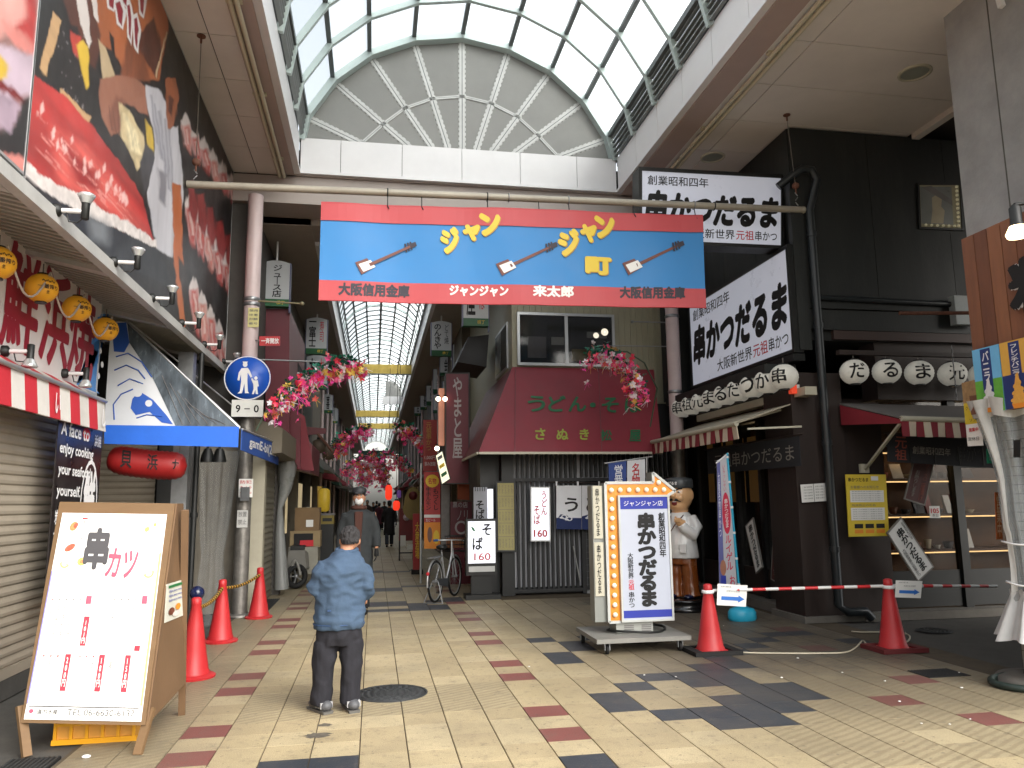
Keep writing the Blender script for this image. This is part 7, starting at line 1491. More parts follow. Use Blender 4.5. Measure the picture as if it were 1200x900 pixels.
# ---------------------------------------------------------------- soba stand sign
YB_ = 13.15; a, b = PY(548, 611, YB_), PY(580, 665, YB_); t = thing('lit_soba_stand', 'black standing light box reading soba 160 beside the parked bicycle', 'sign', ((a.x+b.x)/2, YB_, 0))
P = Panel((a.x, YB_-.06, a.z), (b.x, YB_-.06, a.z), (b.x, YB_-.06, b.z+.08), (a.x, YB_-.06, b.z+.08)); P.text('そ', .52, .06, .86, .34, ink, bold=.03); P.text('ば', .16, .38, .54, .68, ink, bold=.03); P.text('160', .22, .76, .82, .93, red_ink, bold=.01); P.shape([(.1, .12), (.2, .15), (.28, .25), (.17, .22)], green_ink)
P.finish(t, .02, lit, 'light_panel'); part(t, 'case', M().box(a.x-.03, b.x+.03, YB_-.039, YB_+.15, b.z-.12, a.z+.04), black); part(t, 'silver_band', M().box(a.x+.01, b.x-.01, YB_-.06, YB_-.04, b.z-.06, b.z+.03), alu)
part(t, 'column', M().box(a.x+.06, b.x-.06, YB_, YB_+.12, .08, b.z-.121), black); part(t, 'base', M().box(a.x-.05, b.x+.08, YB_-.14, YB_+.22, 0, .079), black)
# ---------------------------------------------------------------- bicycle
R = V3((1.0, 12.78, .34)); Fp = V3((1.40, 13.62, .34)); dirb = (Fp-R).normalized(); axb = V3((dirb.y, -dirb.x, 0)); Z = V3((0, 0, 1))
t = thing('parked_bicycle', 'city bicycle parked on its stand facing down the street beside the soba light box', 'bicycle', ((R.x+Fp.x)/2, (R.y+Fp.y)/2, 0))
for c_ in (R, Fp):
    w = part(t, 'wheel', torus_x(c_, .315, .02, 36, 8, axb), rubber); part(w, 'rim', torus_x(c_, .29, .010, 36, 6, axb), alu)
    sp = M()
    for k in range(16): a_ = 2*math.pi*k/16; sp.tube([c_, c_+(dirb*math.cos(a_)+Z*math.sin(a_))*.29], .0025, 3)
    sp.tube([c_-axb*.05, c_+axb*.05], .022, 8); part(w, 'spokes', sp, steel)
    fd = part(t, 'mudguard', M().tube([c_+(dirb*math.cos(a_)+Z*math.sin(a_))*.355 for a_ in [math.radians(q) for q in (range(10, 200, 12) if c_ is R else range(20, 150, 12))]], .016, 6), alu)
bb_ = R+dirb*.46-Z*.06; seat_ = R+dirb*.28+Z*.45; head = Fp-dirb*.14+Z*.42; hb = head+Z*.2-dirb*.02
frm = mat('bicycle_silver', '#b9bcbf', rough=.3, metal=.6)
part(t, 'frame', M().tube([head, head.lerp(bb_, .5)-Z*.04, bb_], .018, 8).tube([seat_, bb_], .014, 8).tube([R, bb_], .01, 6).tube([R, seat_-Z*.1], .01, 6).tube([head+Z*.1, Fp+axb*.03, ], .013, 6).tube([head+Z*.16, Fp-axb*.03], .013, 6), frm)
part(t, 'saddle', M().ball(tuple(seat_+Z*.08), .11, 8, sx=.85, sz=.4, sy=1.1), black); part(t, 'seat_post', M().tube([seat_-Z*.05, seat_+Z*.06], .013, 6), steel)
hbm = [hb-axb*.27-dirb*.15, hb-axb*.2-dirb*.04, hb+dirb*.03, hb+axb*.2-dirb*.04, hb+axb*.27-dirb*.15]
part(t, 'handlebar', M().tube([hb-Z*.2, hb], .014, 6).tube(hbm, .012, 8), alu); part(t, 'grip', M().tube([hbm[0], hbm[0].lerp(hbm[1], .6)], .02, 8), mat('grip_blue', '#2c4f86')); part(t, 'grip', M().tube([hbm[4], hbm[4].lerp(hbm[3], .6)], .02, 8), black)
bkt = M(); bc = head+dirb*.26+Z*.12
for k in range(9):
    for s in (-1, 1): p = bc+axb*(.17*(k/4-1)); bkt.tube([p+dirb*.12*s-Z*.12, p+dirb*.14*s+Z*.14], .004, 3)
for z in (-.12, 0, .14):
    q = [bc+axb*.18*a_+dirb*.13*b2+Z*z for a_, b2 in ((-1, -1), (1, -1), (1, 1), (-1, 1), (-1, -1))]; bkt.tube(q, .007, 4)
part(t, 'basket', bkt, black); part(t, 'basket_load', M().slab([bc-axb*.16-dirb*.11+Z*.10, bc+axb*.16-dirb*.11+Z*.10, bc+axb*.16+dirb*.11+Z*.10, bc-axb*.16+dirb*.11+Z*.10], .16), mat('basket_wood', '#6d4024', rough=.6))
part(t, 'chain_case', M().slab([R+axb*.05-Z*.05, bb_+axb*.05-Z*.07, bb_+axb*.05+Z*.07, R+axb*.05+Z*.05], .02), mat('chaincase_grey', '#3c3f42', rough=.4)); part(t, 'pedal', M().tube([bb_-axb*.05, bb_-axb*.08-Z*.15], .01, 5).box(bb_.x-.15, bb_.x-.07, bb_.y-.04, bb_.y+.04, bb_.z-.17, bb_.z-.15), black)
part(t, 'kick_stand', M().tube([R-axb*.05-Z*.0, R-axb*.16-dirb*.1-Z*.33], .01, 5).tube([R+axb*.05, R+axb*.16-dirb*.1-Z*.33], .01, 5).tube([R-axb*.16-dirb*.1-Z*.33, R+axb*.16-dirb*.1-Z*.33], .01, 5), steel)
part(t, 'rear_lamp', M().ball(tuple(R-dirb*.34+Z*.15), .03, 6), red_ink); part(t, 'rear_rack', M().tube([seat_-Z*.05, R-dirb*.12+Z*.38], .01, 5).bar(R+dirb*.2+Z*.39, R-dirb*.2+Z*.38, .12, .012), steel)
# ---------------------------------------------------------------- nobori flag on a blue water base
g = G(870, 727); t = thing('nobori_flag', 'tall narrow white flag with a red oval on a turquoise pole and blue base', 'flag', (g.x, g.y, 0))
tq = mat('turquoise_plastic', '#2aa3c4', rough=.4, var=.05)
part(t, 'water_base', M().lathe([(.17, 0), (.19, .03), (.185, .11), (.16, .15), (.1, .17), (.06, .18), (.055, .25), (.001, .25)], (g.x, g.y, 0), 12, smooth=True, sx=1.05, sy=.75), tq)
pt_, pb_ = PY(852, 531, g.y), V3((g.x, g.y, .2)); part(t, 'flag_pole', M().tube([pb_, PY(866, 688, g.y), pt_], .016, 8), tq); tl_ = PY(840, 540, g.y); part(t, 'top_rod', M().tube([pt_+V3((.02, 0, -.0)), PY(839, 543, g.y)], .01, 6), white)
bl_ = PY(843, 690, g.y); br_ = PY(864, 690, g.y); P = Panel(tl_, pt_+V3((-.0, 0, -.03)), br_, bl_)
P.rect(.0, .02, .3, 1, mat('faded_violet', '#5d5f96', rough=.8), .002); P.shape([(.62+.3*math.cos(a_), .43+.16*math.sin(a_)) for a_ in [2*math.pi*k/18 for k in range(18)]], mat('flag_red', '#c2304a', rough=.8), .0025)
P.text('串かつだるま', .5, .32, .76, .54, white, bold=.01, vert=True, lay=.005); P.text('いらっしゃい', .5, .06, .7, .26, mat('flag_red', '#c2304a'), vert=True); P.text('ルイゲル', .45, .6, .85, .86, mat('flag_red', '#c2304a'), vert=True, bold=.02); P.text('お', .6, .9, .9, .98, mat('flag_red', '#c2304a'), bold=.02); P.text('大阪名物串かつ', .06, .1, .22, .6, noren_w, vert=True); P.disc(.25, .84, .18, .06, pskin, .0035); P.rect(.1, .9, .4, 1, blue_ink, .003)
P.finish(t, .004, mat('flag_white', '#b4b4ba', rough=.8, var=.06), 'cloth')
for k in range(6): part(t, 'loop', M().lathe([(.02, -.015), (.022, 0), (.02, .015)], pt_.lerp(PY(866, 688, g.y), .03+k*.19), 8), white)
solo('white_bag', 'crumpled white bag with black print behind the middle left cone', 'bag', M().ball(tuple(G(248, 722)+V3((0, .3, .16))), .16, 10, sz=1.1, sy=.6), mat('bag_print', '#8f8f8d', rough=.7, var=.5, scale=14))
# ================================================================ people and the chef statue
from mathutils import noise
def union(b, voxel=.02, smooth=4, amp=0.0, freq=6.0, stretch=(1, 1, 1), decim=None, seed=0):
    me = b.mesh('u'); o = bpy.data.objects.new('u', me); COL.objects.link(o)
    r = o.modifiers.new('r', 'REMESH'); r.mode = 'VOXEL'; r.voxel_size = voxel
    s = o.modifiers.new('s', 'SMOOTH'); s.factor = .5; s.iterations = smooth
    dg = bpy.context.evaluated_depsgraph_get(); m2 = bpy.data.meshes.new_from_object(o.evaluated_get(dg))
    out = M(); vs = []
    for v in m2.vertices:
        p = v.co.copy()
        if amp:
            q = V3((p.x*stretch[0], p.y*stretch[1], p.z*stretch[2]))*freq+V3((seed, seed, 0))
            f = 1-abs(noise.noise(q)); f2 = noise.noise(q*2.3+V3((5, 1, 2)))
            p = p+v.normal*amp*((f-.75)*1.6+f2*.5)
        vs.append(p)
    out.add(vs, [tuple(f.vertices) for f in m2.polygons], None, True)
    bpy.data.objects.remove(o); bpy.data.meshes.remove(me); bpy.data.meshes.remove(m2); return out
def loft(rings, n=24, b=None, pw=1.0):
    b = b or M(); vs = []
    for (x, y, z, rx, ry) in rings:
        for k in range(n):
            a = 2*math.pi*k/n; c, s = math.cos(a), math.sin(a); c = math.copysign(abs(c)**pw, c); s = math.copysign(abs(s)**pw, s); vs.append((x+rx*c, y+ry*s, z))
    K = len(rings); fs = [(i*n+k, i*n+(k+1) % n, (i+1)*n+(k+1) % n, (i+1)*n+k) for i in range(K-1) for k in range(n)]
    fs += [tuple(range(n-1, -1, -1)), tuple((K-1)*n+k for k in range(n))]
    return b.add(vs, fs, None, True)
def xf(b, loc, rz, s=1.0):
    c, sn = math.cos(rz), math.sin(rz); b.v = [(loc[0]+s*(x*c-y*sn), loc[1]+s*(x*sn+y*c), loc[2]+s*z) for x, y, z in b.v]; return b
def hand(b, w, d, up, L=.17, side=1, curl=.5):
    """palm at w pointing along d; five separate bent fingers, thumb leaving the side of the palm"""
    w = V3(w); d = V3(d).normalized(); up = V3(up).normalized(); x = d.cross(up).normalized()*side
    b.tube([w-d*.02, w+d*L*.22, w+d*L*.5], [.024, .032, .034], 10)
    b.tube([w+x*.015, w+d*L*.4+x*.018], [.02, .026], 8); b.tube([w-x*.015, w+d*L*.4-x*.018], [.02, .024], 8)
    for k, l in enumerate((.40, .46, .43, .34)):
        o = w+d*L*.5+x*(.027-.018*k); q = L*l
        p1 = o+d*q*.45-up*q*.15*curl; p2 = p1+d*q*.32-up*q*.3*curl; p3 = p2+d*q*.18-up*q*.32*curl
        b.tube([o-d*.015, p1, p2, p3], [.0095, .009, .008, .006], 7)
    o = w+d*L*.15+x*.028; b.tube([o, o+x*.025+d*L*.14-up*.01, o+x*.022+d*L*.32-up*.02], [.012, .0105, .008], 7)
    return b
skin = mat('skin', '#b07f63', rough=.55, var=.06, spec=.4); hair_g = mat('greying_hair', '#242223', rough=.75, var=.75, scale=50, stretch=(3, 3, .5), bump=.6, bscale=120); hair_b = mat('black_hair', '#121113', rough=.6, var=.3, scale=40)
denim = mat('blue_jacket_cloth', '#3e4f63', rough=.85, var=.14, scale=6, bump=.25, bscale=60, spec=.25, dirt=.18, dcol=(.03, .07, .16)); trous = mat('charcoal_trousers', '#26262b', rough=.85, var=.15, scale=5, bump=.2, bscale=80, spec=.2)
# ---- man in the blue jacket, seen from behind
base = G(393, 833); S = .995
t = thing('person', 'man in a blue jacket and dark baggy trousers seen from behind, head bowed', 'person', (base.x, base.y, 0)); L0 = (base.x, base.y, 0)
def pp(name, b, m, rz=0, loc=None):
    b.v = [(.01+(x-.01)*.97, y, z) for x, y, z in b.v]
    return part(t, name, xf(b, loc or L0, rz), m)
bd_ = M(); loft([(.02, 0, .55, .15, .1), (.02, 0, .8, .15, .1), (.04, 0, 1.08, .16, .1), (.05, .03, 1.15, .08, .07), (.06, .07, 1.22, .055, .055), (.07, .1, 1.28, .06, .06)], 20, bd_)
bd_.ball((.085, .115, 1.31), .078, 12, sy=1.15, sz=1.2)
bd_.tube([(-.09, 0, .6), (-.1, .01, .3), (-.105, 0, .05)], [.08, .055, .04], 10); bd_.tube([(.1, 0, .6), (.11, .01, .3), (.115, 0, .05)], [.08, .055, .04], 10)
bd_.tube([(.15, .0, 1.08), (.225, -.02, .93), (.19, .17, .885)], [.05, .04, .026], 10); bd_.tube([(-.09, .0, 1.08), (-.17, .0, .94), (-.07, .24, .98)], [.05, .04, .026], 10)
bd_.ball((.005, .115, 1.295), .022, 8, sx=.5, sy=.8, sz=1.3); bd_.ball((.165, .115, 1.295), .022, 8, sx=.5, sy=.8, sz=1.3)
bd_.tube([(.085, .21, 1.275), (.085, .235, 1.245), (.085, .22, 1.23)], [.012, .018, .01], 8)
body = union(bd_, .012, 2)
hb = M(); hand(hb, (.19, .19, .885), (.1, .7, -.7), (0, .5, .6), side=-1); hand(hb, (-.06, .25, .98), (.8, .6, .1), (0, 0, 1), side=1, curl=.9); b2 = union(hb, .005, 1); body.add(b2.v, b2.f, None, True)
pp('body', body, skin)
fc = M()
for s in (-1, 1): fc.ball((.085+s*.03, .205, 1.30), .012, 8, white); fc.ball((.085+s*.03, .214, 1.30), .006, 6, ink)
fc.tube([(.06, .212, 1.245), (.085, .218, 1.243), (.11, .212, 1.245)], .005, 6, mat('lips', '#8a4a42')); pp('face_features', fc, None)
hr = M(); hr.ball((.085, .10, 1.338), .082, 14, sy=1.15, sz=1.0); hr.ball((.085, .07, 1.305), .074, 12, sz=.75); hu = union(hr, .006, 1, .014, 42, (1, 1, .35)); hu.f = [f for f in hu.f if (hu.v[f[0]][2] >1.275+.5*max(0, hu.v[f[0]][1]-.1))]
pp('hair', hu, hair_g)
jk = M()
loft([(.012, 0, .625, .195, .15), (.015, 0, .65, .208, .165), (.02, 0, .70, .205, .165), (.02, 0, .80, .202, .155), (.025, -.005, .95, .2, .145), (.03, -.02, 1.05, .21, .14), (.04, -.01, 1.12, .198, .13), (.05, .01, 1.17, .158, .115), (.06, .04, 1.205, .11, .095), (.07, .07, 1.235, .08, .08)], 28, jk)
jk.tube([(.15, -.005, 1.10), (.205, -.01, 1.03), (.228, -.02, .94), (.232, .04, .885), (.225, .12, .88)], [.088, .082, .074, .062, .05], 14)
jk.tube([(-.09, -.005, 1.10), (-.145, -.01, 1.03), (-.172, -.02, .95), (-.15, .10, .925), (-.08, .2, .96)], [.09, .086, .08, .066, .052], 14)
ju = union(jk, .010, 2, .017, 6.5, (1, 1, 1.7), seed=3)
# soft horizontal folds near the hem and elbows
ju.v = [(x*1.0, y, z) if z > .75 else (x*(1+.012*math.sin(z*75+x*9)), y*(1+.02*math.sin(z*75+x*9)), z) for x, y, z in ju.v]
j = pp('jacket', ju, denim)
cl_ = M().tube([(.06+.082*math.cos(a), .062+.084*math.sin(a)*.95, 1.228+.012*math.sin(a)) for a in [2*math.pi*k/20 for k in range(21)]], [.018]*21, 8); part(j, 'collar', xf(union(cl_, .008, 2), L0, 0), denim)
part(j, 'hem_seam', xf(M().tube([(.012+.2*math.cos(a), .163*math.sin(a), .665) for a in [2*math.pi*k/30 for k in range(31)]], .004, 5), L0, 0), mat('dark_blue_seam', '#24426c'))
part(j, 'stain', xf(M().box(-.07, -.045, -.163, -.158, .775, .785), L0, 0), mat('dark_blue_seam', '#24426c'))
tr_ = M(); loft([(.012, 0, .50, .18, .115), (.012, 0, .56, .185, .13), (.012, 0, .68, .18, .13)], 20, tr_)
tr_.tube([(-.085, 0, .52), (-.098, -.005, .36), (-.108, 0, .2), (-.112, .0, .055)], [.1, .09, .082, .088], 14); tr_.tube([(.11, 0, .52), (.118, -.005, .36), (.118, 0, .2), (.118, 0, .06)], [.098, .088, .08, .084], 14)
pp('trousers', union(tr_, .010, 2, .017, 7, (1.3, 1, .7), seed=9), trous)
shoe_m = mat('shoe_grey', '#4c4d50', rough=.6, var=.3, scale=25); sole = mat('shoe_sole', '#5c5b58', rough=.6)
for cx, rz in ((-.108, .55), (.122, .25)):
    sh = M(); sh.ball((0, -.06, .055), .052, 10, sy=1.25, sz=.85); sh.ball((0, .08, .045), .05, 10, sy=2.0, sz=.75)
    sh = union(sh, .008, 2); f = part(t, 'shoe', xf(xf(sh, (0, 0, 0), rz), (L0[0]+cx, L0[1], 0), 0), shoe_m)
    so_ = M().hexa([(-.04, -.115, .0), (.04, -.115, .0), (.045, .15, .0), (-.045, .15, .0), (-.043, -.12, .022), (.043, -.12, .022), (.046, .16, .018), (-.046, .16, .018)]); part(f, 'sole', xf(xf(so_, (0, 0, 0), rz), (L0[0]+cx, L0[1], 0), 0), sole)
    st = M()
    for k in range(3): st.box(-.052, .052, -.085+k*.035, -.075+k*.035, .04, .085)
    part(f, 'stripe', xf(xf(st, (0, 0, 0), rz), (L0[0]+cx, L0[1], 0), 0), mat('shoe_silver', '#a5a6a8', rough=.35, metal=.3))
solo('phone', 'dark phone held in the hands of the man in the blue jacket', 'phone', xf(M().box(-.01, .07, .30, .312, .96, 1.1), L0, 0), black)
# ---- general walking figure
def walker(loc, h, rz, label, coat, pants, hairm, facing=True, mask=False, scarf=None, group=None, hat=False, stride=.16, detail=True, coat_len=.42, arms=.5):
    t = thing('person', label, 'person', (loc[0], loc[1], 0), group); k = h/1.72; L = (loc[0], loc[1], 0); v = .018 if detail else .03
    P_ = lambda name, b, m: part(t, name, xf(b, L, rz, k), m)
    B_ = M(); loft([(0, 0, .86, .14, .1), (0, 0, 1.1, .13, .09), (0, 0, 1.34, .17, .1), (0, 0, 1.44, .09, .07), (0, 0, 1.5, .055, .055), (0, .01, 1.56, .055, .055)], 18, B_); B_.ball((0, .015, 1.61), .082, 12, sy=1.15, sz=1.35)
    for s in (-1, 1):
        B_.tube([(s*.09, 0, .9), (s*.095, s*stride*.5+.03, .48), (s*.095, s*stride, .08)], [.085, .058, .04], 10)
        B_.tube([(s*.19, 0, 1.4), (s*.235, -.02*s, 1.14), (s*.25, -s*stride*arms+.05, .9)], [.05, .042, .028], 10); B_.ball((s*.083, .01, 1.6), .022, 6, sx=.5, sz=1.2)
    B_.tube([(0, .1, 1.62), (0, .125, 1.59), (0, .11, 1.575)], [.01, .016, .01], 8)
    body = union(B_, v, 2)
    if detail:
        for s in (-1, 1): hb = M(); hand(hb, (s*.25, -s*stride*arms+.05, .9), (0, .15, -1), (s, 0, 0), side=s, curl=.7); q = union(hb, .006, 1); P_('glove', q, MATS['black_rubber'])
    P_('body', body, skin)
    if facing:
        f = M()
        for s in (-1, 1): f.ball((s*.03, .098, 1.635), .011, 6, white); f.ball((s*.03, .107, 1.635), .006, 6, ink); f.tube([(s*.045, .103, 1.655), (s*.015, .108, 1.658)], .004, 4, ink)
        f.tube([(-.02, .104, 1.545), (.02, .104, 1.545)], .004, 5, MATS['lips']); P_('face_features', f, None)
    H_ = M(); H_.ball((0, -.005, 1.665), .09, 12, sy=1.12, sz=1.0); H_.ball((0, -.03, 1.6), .078, 10); hu = union(H_, .014, 2, .004, 30); hu.f = [q for q in hu.f if hu.v[q[0]][2] > 1.63 or hu.v[q[0]][1] < .0]; P_('hair', hu, hairm)
    if hat: P_('cap', M().lathe([(.1, 1.68), (.102, 1.72), (.085, 1.75), (.03, 1.765), (.001, 1.767)], (0, 0, 0), 18).hexa([(-.06, .06, 1.675), (.06, .06, 1.675), (.05, .16, 1.665), (-.05, .16, 1.665), (-.06, .06, 1.685), (.06, .06, 1.685), (.05, .16, 1.675), (-.05, .16, 1.675)]), mat('dark_cap', '#26272a'))
    if mask: P_('face_mask', union(M().ball((0, .065, 1.565), .062, 10, sz=1.0, sy=.95), .01, 1), mat('mask_white', '#c9cbcc', rough=.8))
    C_ = M(); zb = .86-coat_len
    loft([(0, 0, zb, .22, .15), (0, 0, .86, .2, .14), (0, 0, 1.1, .19, .13), (0, 0, 1.32, .215, .13), (0, 0, 1.42, .16, .11), (0, 0, 1.47, .08, .08)], 22, C_)
    for s in (-1, 1): C_.tube([(s*.16, 0, 1.4), (s*.235, -.01*s, 1.16), (s*.255, -s*stride*arms+.03, .93)], [.075, .07, .058], 12)
    cu = union(C_, v, 3, .008, 7, (1, 1, 1)); c_ = P_('coat', cu, coat)
    if scarf: part(c_, 'open_front', xf(M().hexa([(-.02, .12, zb+.25), (.03, .12, zb+.25), (.06, .12, 1.4), (-.06, .12, 1.4), (-.02, .165, zb+.25), (.03, .165, zb+.25), (.05, .14, 1.42), (-.05, .14, 1.42)]), L, rz, k), scarf); P_('scarf', M().tube([(.085*math.cos(a), .085*math.sin(a)+.01, 1.475) for a in [2*math.pi*q/14 for q in range(15)]], .03, 8), scarf)
    T_ = M(); loft([(0, 0, .8, .15, .11), (0, 0, .95, .16, .12)], 16, T_)
    for s in (-1, 1): T_.tube([(s*.085, 0, .88), (s*.095, s*stride*.5+.03, .48), (s*.095, s*stride-.01, .1)], [.095, .08, .072], 12)
    P_('trousers', union(T_, v, 2, .006, 8), pants)
    for s in (-1, 1): b = M(); b.ball((s*.095, s*stride+.05, .045), .048, 8, sy=2.3, sz=.9); P_('shoe', b, black)
    return t
coat_g = mat('grey_coat', '#25292b', rough=.85, var=.12); scarf_r = mat('rust_scarf', '#43241b', rough=.85, var=.2, scale=20); navy_c = mat('black_parka', '#17181c', rough=.8, var=.15); dark_p = mat('dark_trousers', '#1c1d21', rough=.85)
g = PY(421, 577, 11.6); walker((g.x, 11.6, 0), 1.80, math.pi, 'man in a grey coat and white face mask walking towards the camera', coat_g, dark_p, hair_b, True, True, scarf_r, hat=True)
g = G(456, 641); walker((g.x, g.y, 0), 1.68, .05, 'person in a black parka walking away down the covered street', navy_c, mat('navy_jeans', '#1f2733'), hair_b, False)
for n, (px, py, cc_, la, f_) in enumerate(((444, 623, mat('wine_coat', '#4a1c2a', rough=.85), 'distant person in a wine red coat among the far crowd', False), (437, 621, navy_c, 'distant dark dressed person, leftmost of the far crowd', True), (450, 621, coat_g, 'distant person in a grey coat at the right of the far crowd', True), (441, 618, mat('black_coat', '#141416', rough=.8), 'farthest figure, a dark shape in the middle of the far crowd', False), (430, 622, mat('brown_coat', '#3a2c24', rough=.8), 'distant person in a brown coat close to the left shop fronts', True))):
    g = G(px, py); walker((g.x, g.y, 0), 1.62+.04*n, math.pi if f_ else 0, la, cc_, dark_p, hair_b, f_, detail=False, stride=.1)
# ---- chef statue: a plain cartoonish cook
g = G(800, 717); LS = (4.52, 11.05, 0); rz = -.80
t = thing('chef_statue', 'glossy statue of a moustached cook in white coat, brown trousers and grey cap', 'statue', LS)
gl = dict(coat=.6)
sk_ = mat('statue_skin', '#d9ab7c', rough=.3, coat=.6, var=.04); wc2 = mat('statue_white', '#e0e0de', rough=.25, coat=.6, var=.03); br2 = mat('statue_brown', '#7a3f16', rough=.25, coat=.6, var=.08); cap_ = mat('statue_grey_cap', '#3a3d3f', rough=.4, var=.05); wd2 = mat('statue_wood_tag', '#c58a35', rough=.5)
SS = lambda name, b, m: part(t, name, xf(b, LS, rz), m)
B_ = M(); B_.ball((0, 0, 1.67), .215, 14, sx=.95, sy=.98, sz=1.1); B_.ball((0, -.04, 1.53), .15, 12, sz=.8); B_.tube([(0, 0, 1.5), (0, 0, 1.38)], [.13, .12], 14)
B_.tube([(0, -.19, 1.70), (0, -.235, 1.655), (0, -.2, 1.635)], [.03, .05, .04], 10)
for s in (-1, 1): B_.ball((s*.195, .01, 1.665), .06, 10, sx=.45, sy=.8, sz=1.25); B_.ball((s*.08, -.165, 1.63), .06, 8)
body = union(B_, .013, 3)
hb = M()
for s in (-1, 1):
    w = V3((s*.10, -.27, 1.28)); hb.tube([w+V3((s*.06, .06, -.02)), w], [.045, .05], 10)
    hb.ball(tuple(w), .062, 8, sy=.8)
    for k in range(4): p = w+V3((s*(.035-.024*k), -.045, .03-.0*k)); hb.tube([p+V3((0, .02, .02)), p+V3((0, -.022, .005)), p+V3((0, -.012, -.035))], [.015, .016, .013], 8)
    hb.tube([w+V3((-s*.03, -.01, .04)), w+V3((-s*.045, -.035, .065)), w+V3((-s*.03, -.05, .08))], [.018, .016, .012], 8)
hb.tube([(-.075, -.27, 1.31), (-.075, -.28, 1.39), (-.075, -.275, 1.44)], [.018, .017, .013], 8)
q = union(hb, .008, 1); body.add(q.v, q.f, None, True); SS('body', body, sk_)
F_ = M()
for s in (-1, 1):
    F_.ball((s*.075, -.178, 1.715), .026, 8, white, sz=.8, sy=.6); F_.ball((s*.072, -.193, 1.713), .012, 8, ink)
    F_.tube([(s*.125, -.165, 1.765), (s*.08, -.19, 1.765), (s*.03, -.2, 1.74)], [.009, .014, .011], 6, ink)
    F_.tube([(s*.02, -.215, 1.605), (s*.06, -.2, 1.60), (s*.1, -.18, 1.575)], [.02, .02, .008], 8, hair_b)
F_.ball((0, -.185, 1.55), .045, 10, mat('mouth_red', '#6b1f1c'), sy=.35, sz=.8); F_.ball((0, -.19, 1.572), .035, 8, white, sy=.35, sz=.3); F_.tube([(-.035, -.185, 1.505), (0, -.195, 1.50), (.035, -.185, 1.505)], .008, 6, sk_)
SS('face_features', F_, None)
SS('hair', union(M().ball((0, .03, 1.72), .205, 12, sx=.95, sz=.9).ball((0, .09, 1.62), .15, 10), .016, 2), hair_b) if False else None
hr_ = M(); hr_.ball((0, .045, 1.70), .195, 12, sx=.96, sz=.95); hu = union(hr_, .016, 2, .003, 20); hu.f = [f for f in hu.f if hu.v[f[0]][1] > .03 or hu.v[f[0]][2] > 1.8]; SS('hair', hu, hair_b)
c_ = SS('cap', M().lathe([(.208, 1.775), (.214, 1.79), (.21, 1.89), (.19, 1.92), (.1, 1.935), (.001, 1.94)], (0, 0, 0), 28, sy=1.02), cap_)
cp = Panel((-.08, -.222, 1.875), (.08, -.222, 1.875), (.08, -.222, 1.81), (-.08, -.222, 1.81)); cp.text('だるま', .05, .1, .95, .9, white, bold=.03); part(c_, 'lettering', xf(cp.p, LS, rz))
C_ = M(); loft([(0, 0, .745, .25, .2), (0, 0, .77, .255, .205), (0, -.02, .95, .245, .21), (0, -.02, 1.1, .225, .195), (0, 0, 1.26, .22, .17), (0, 0, 1.36, .19, .15), (0, 0, 1.42, .12, .12)], 28, C_)
for s in (-1, 1): C_.tube([(s*.17, 0, 1.34), (s*.26, -.03, 1.2), (s*.25, -.12, 1.09), (s*.14, -.22, 1.2), (s*.12, -.25, 1.25)], [.085, .095, .09, .075, .068], 14)
co = SS('white_coat', union(C_, .013, 3, .004, 6), wc2); part(co, 'pocket', xf(M().box(.07, .17, -.235, -.205, .84, .96), LS, rz), wc2); part(co, 'pocket', xf(M().box(-.17, -.07, -.235, -.205, .84, .96), LS, rz), wc2)
SS('neck_cord', M().tube([(-.11, .02, 1.43), (-.09, -.13, 1.36), (-.06, -.24, 1.22), (-.05, -.29, 1.12), (.02, -.24, 1.24), (.1, -.12, 1.37), (.12, .02, 1.43)], .008, 6), MATS['maroon_board'])
tg = SS('wooden_tag', M().box(-.1, -.02, -.33, -.315, .90, 1.14), wd2); tp = Panel((-.1, -.331, 1.14), (-.02, -.331, 1.14), (-.02, -.331, .9), (-.1, -.331, .9)); tp.text('二度漬', .25, .06, .75, .94, ink, bold=.03, vert=True); part(tg, 'lettering', xf(tp.p, LS, rz))
T_ = M(); loft([(0, 0, .66, .2, .16), (0, 0, .8, .21, .17)], 22, T_)
for s in (-1, 1): T_.tube([(s*.1, 0, .74), (s*.115, 0, .48), (s*.125, 0, .26), (s*.13, 0, .2)], [.125, .115, .125, .135], 16)
SS('trousers', union(T_, .013, 3, .006, 5), br2)
for s in (-1, 1): b = M(); b.ball((s*.13, -.07, .205), .075, 10, sy=1.9, sz=.55); SS('shoe', b, mat('statue_shoe', '#141a38', rough=.2, coat=.6))
SS('pedestal', M().lathe([(.36, 0), (.37, .02), (.37, .05), (.345, .06), (.345, .13), (.375, .14), (.375, .165), (.35, .175), (.001, .175)], (0, 0, 0), 36), mat('pedestal_black', '#0d0d0e', rough=.25, coat=.4))
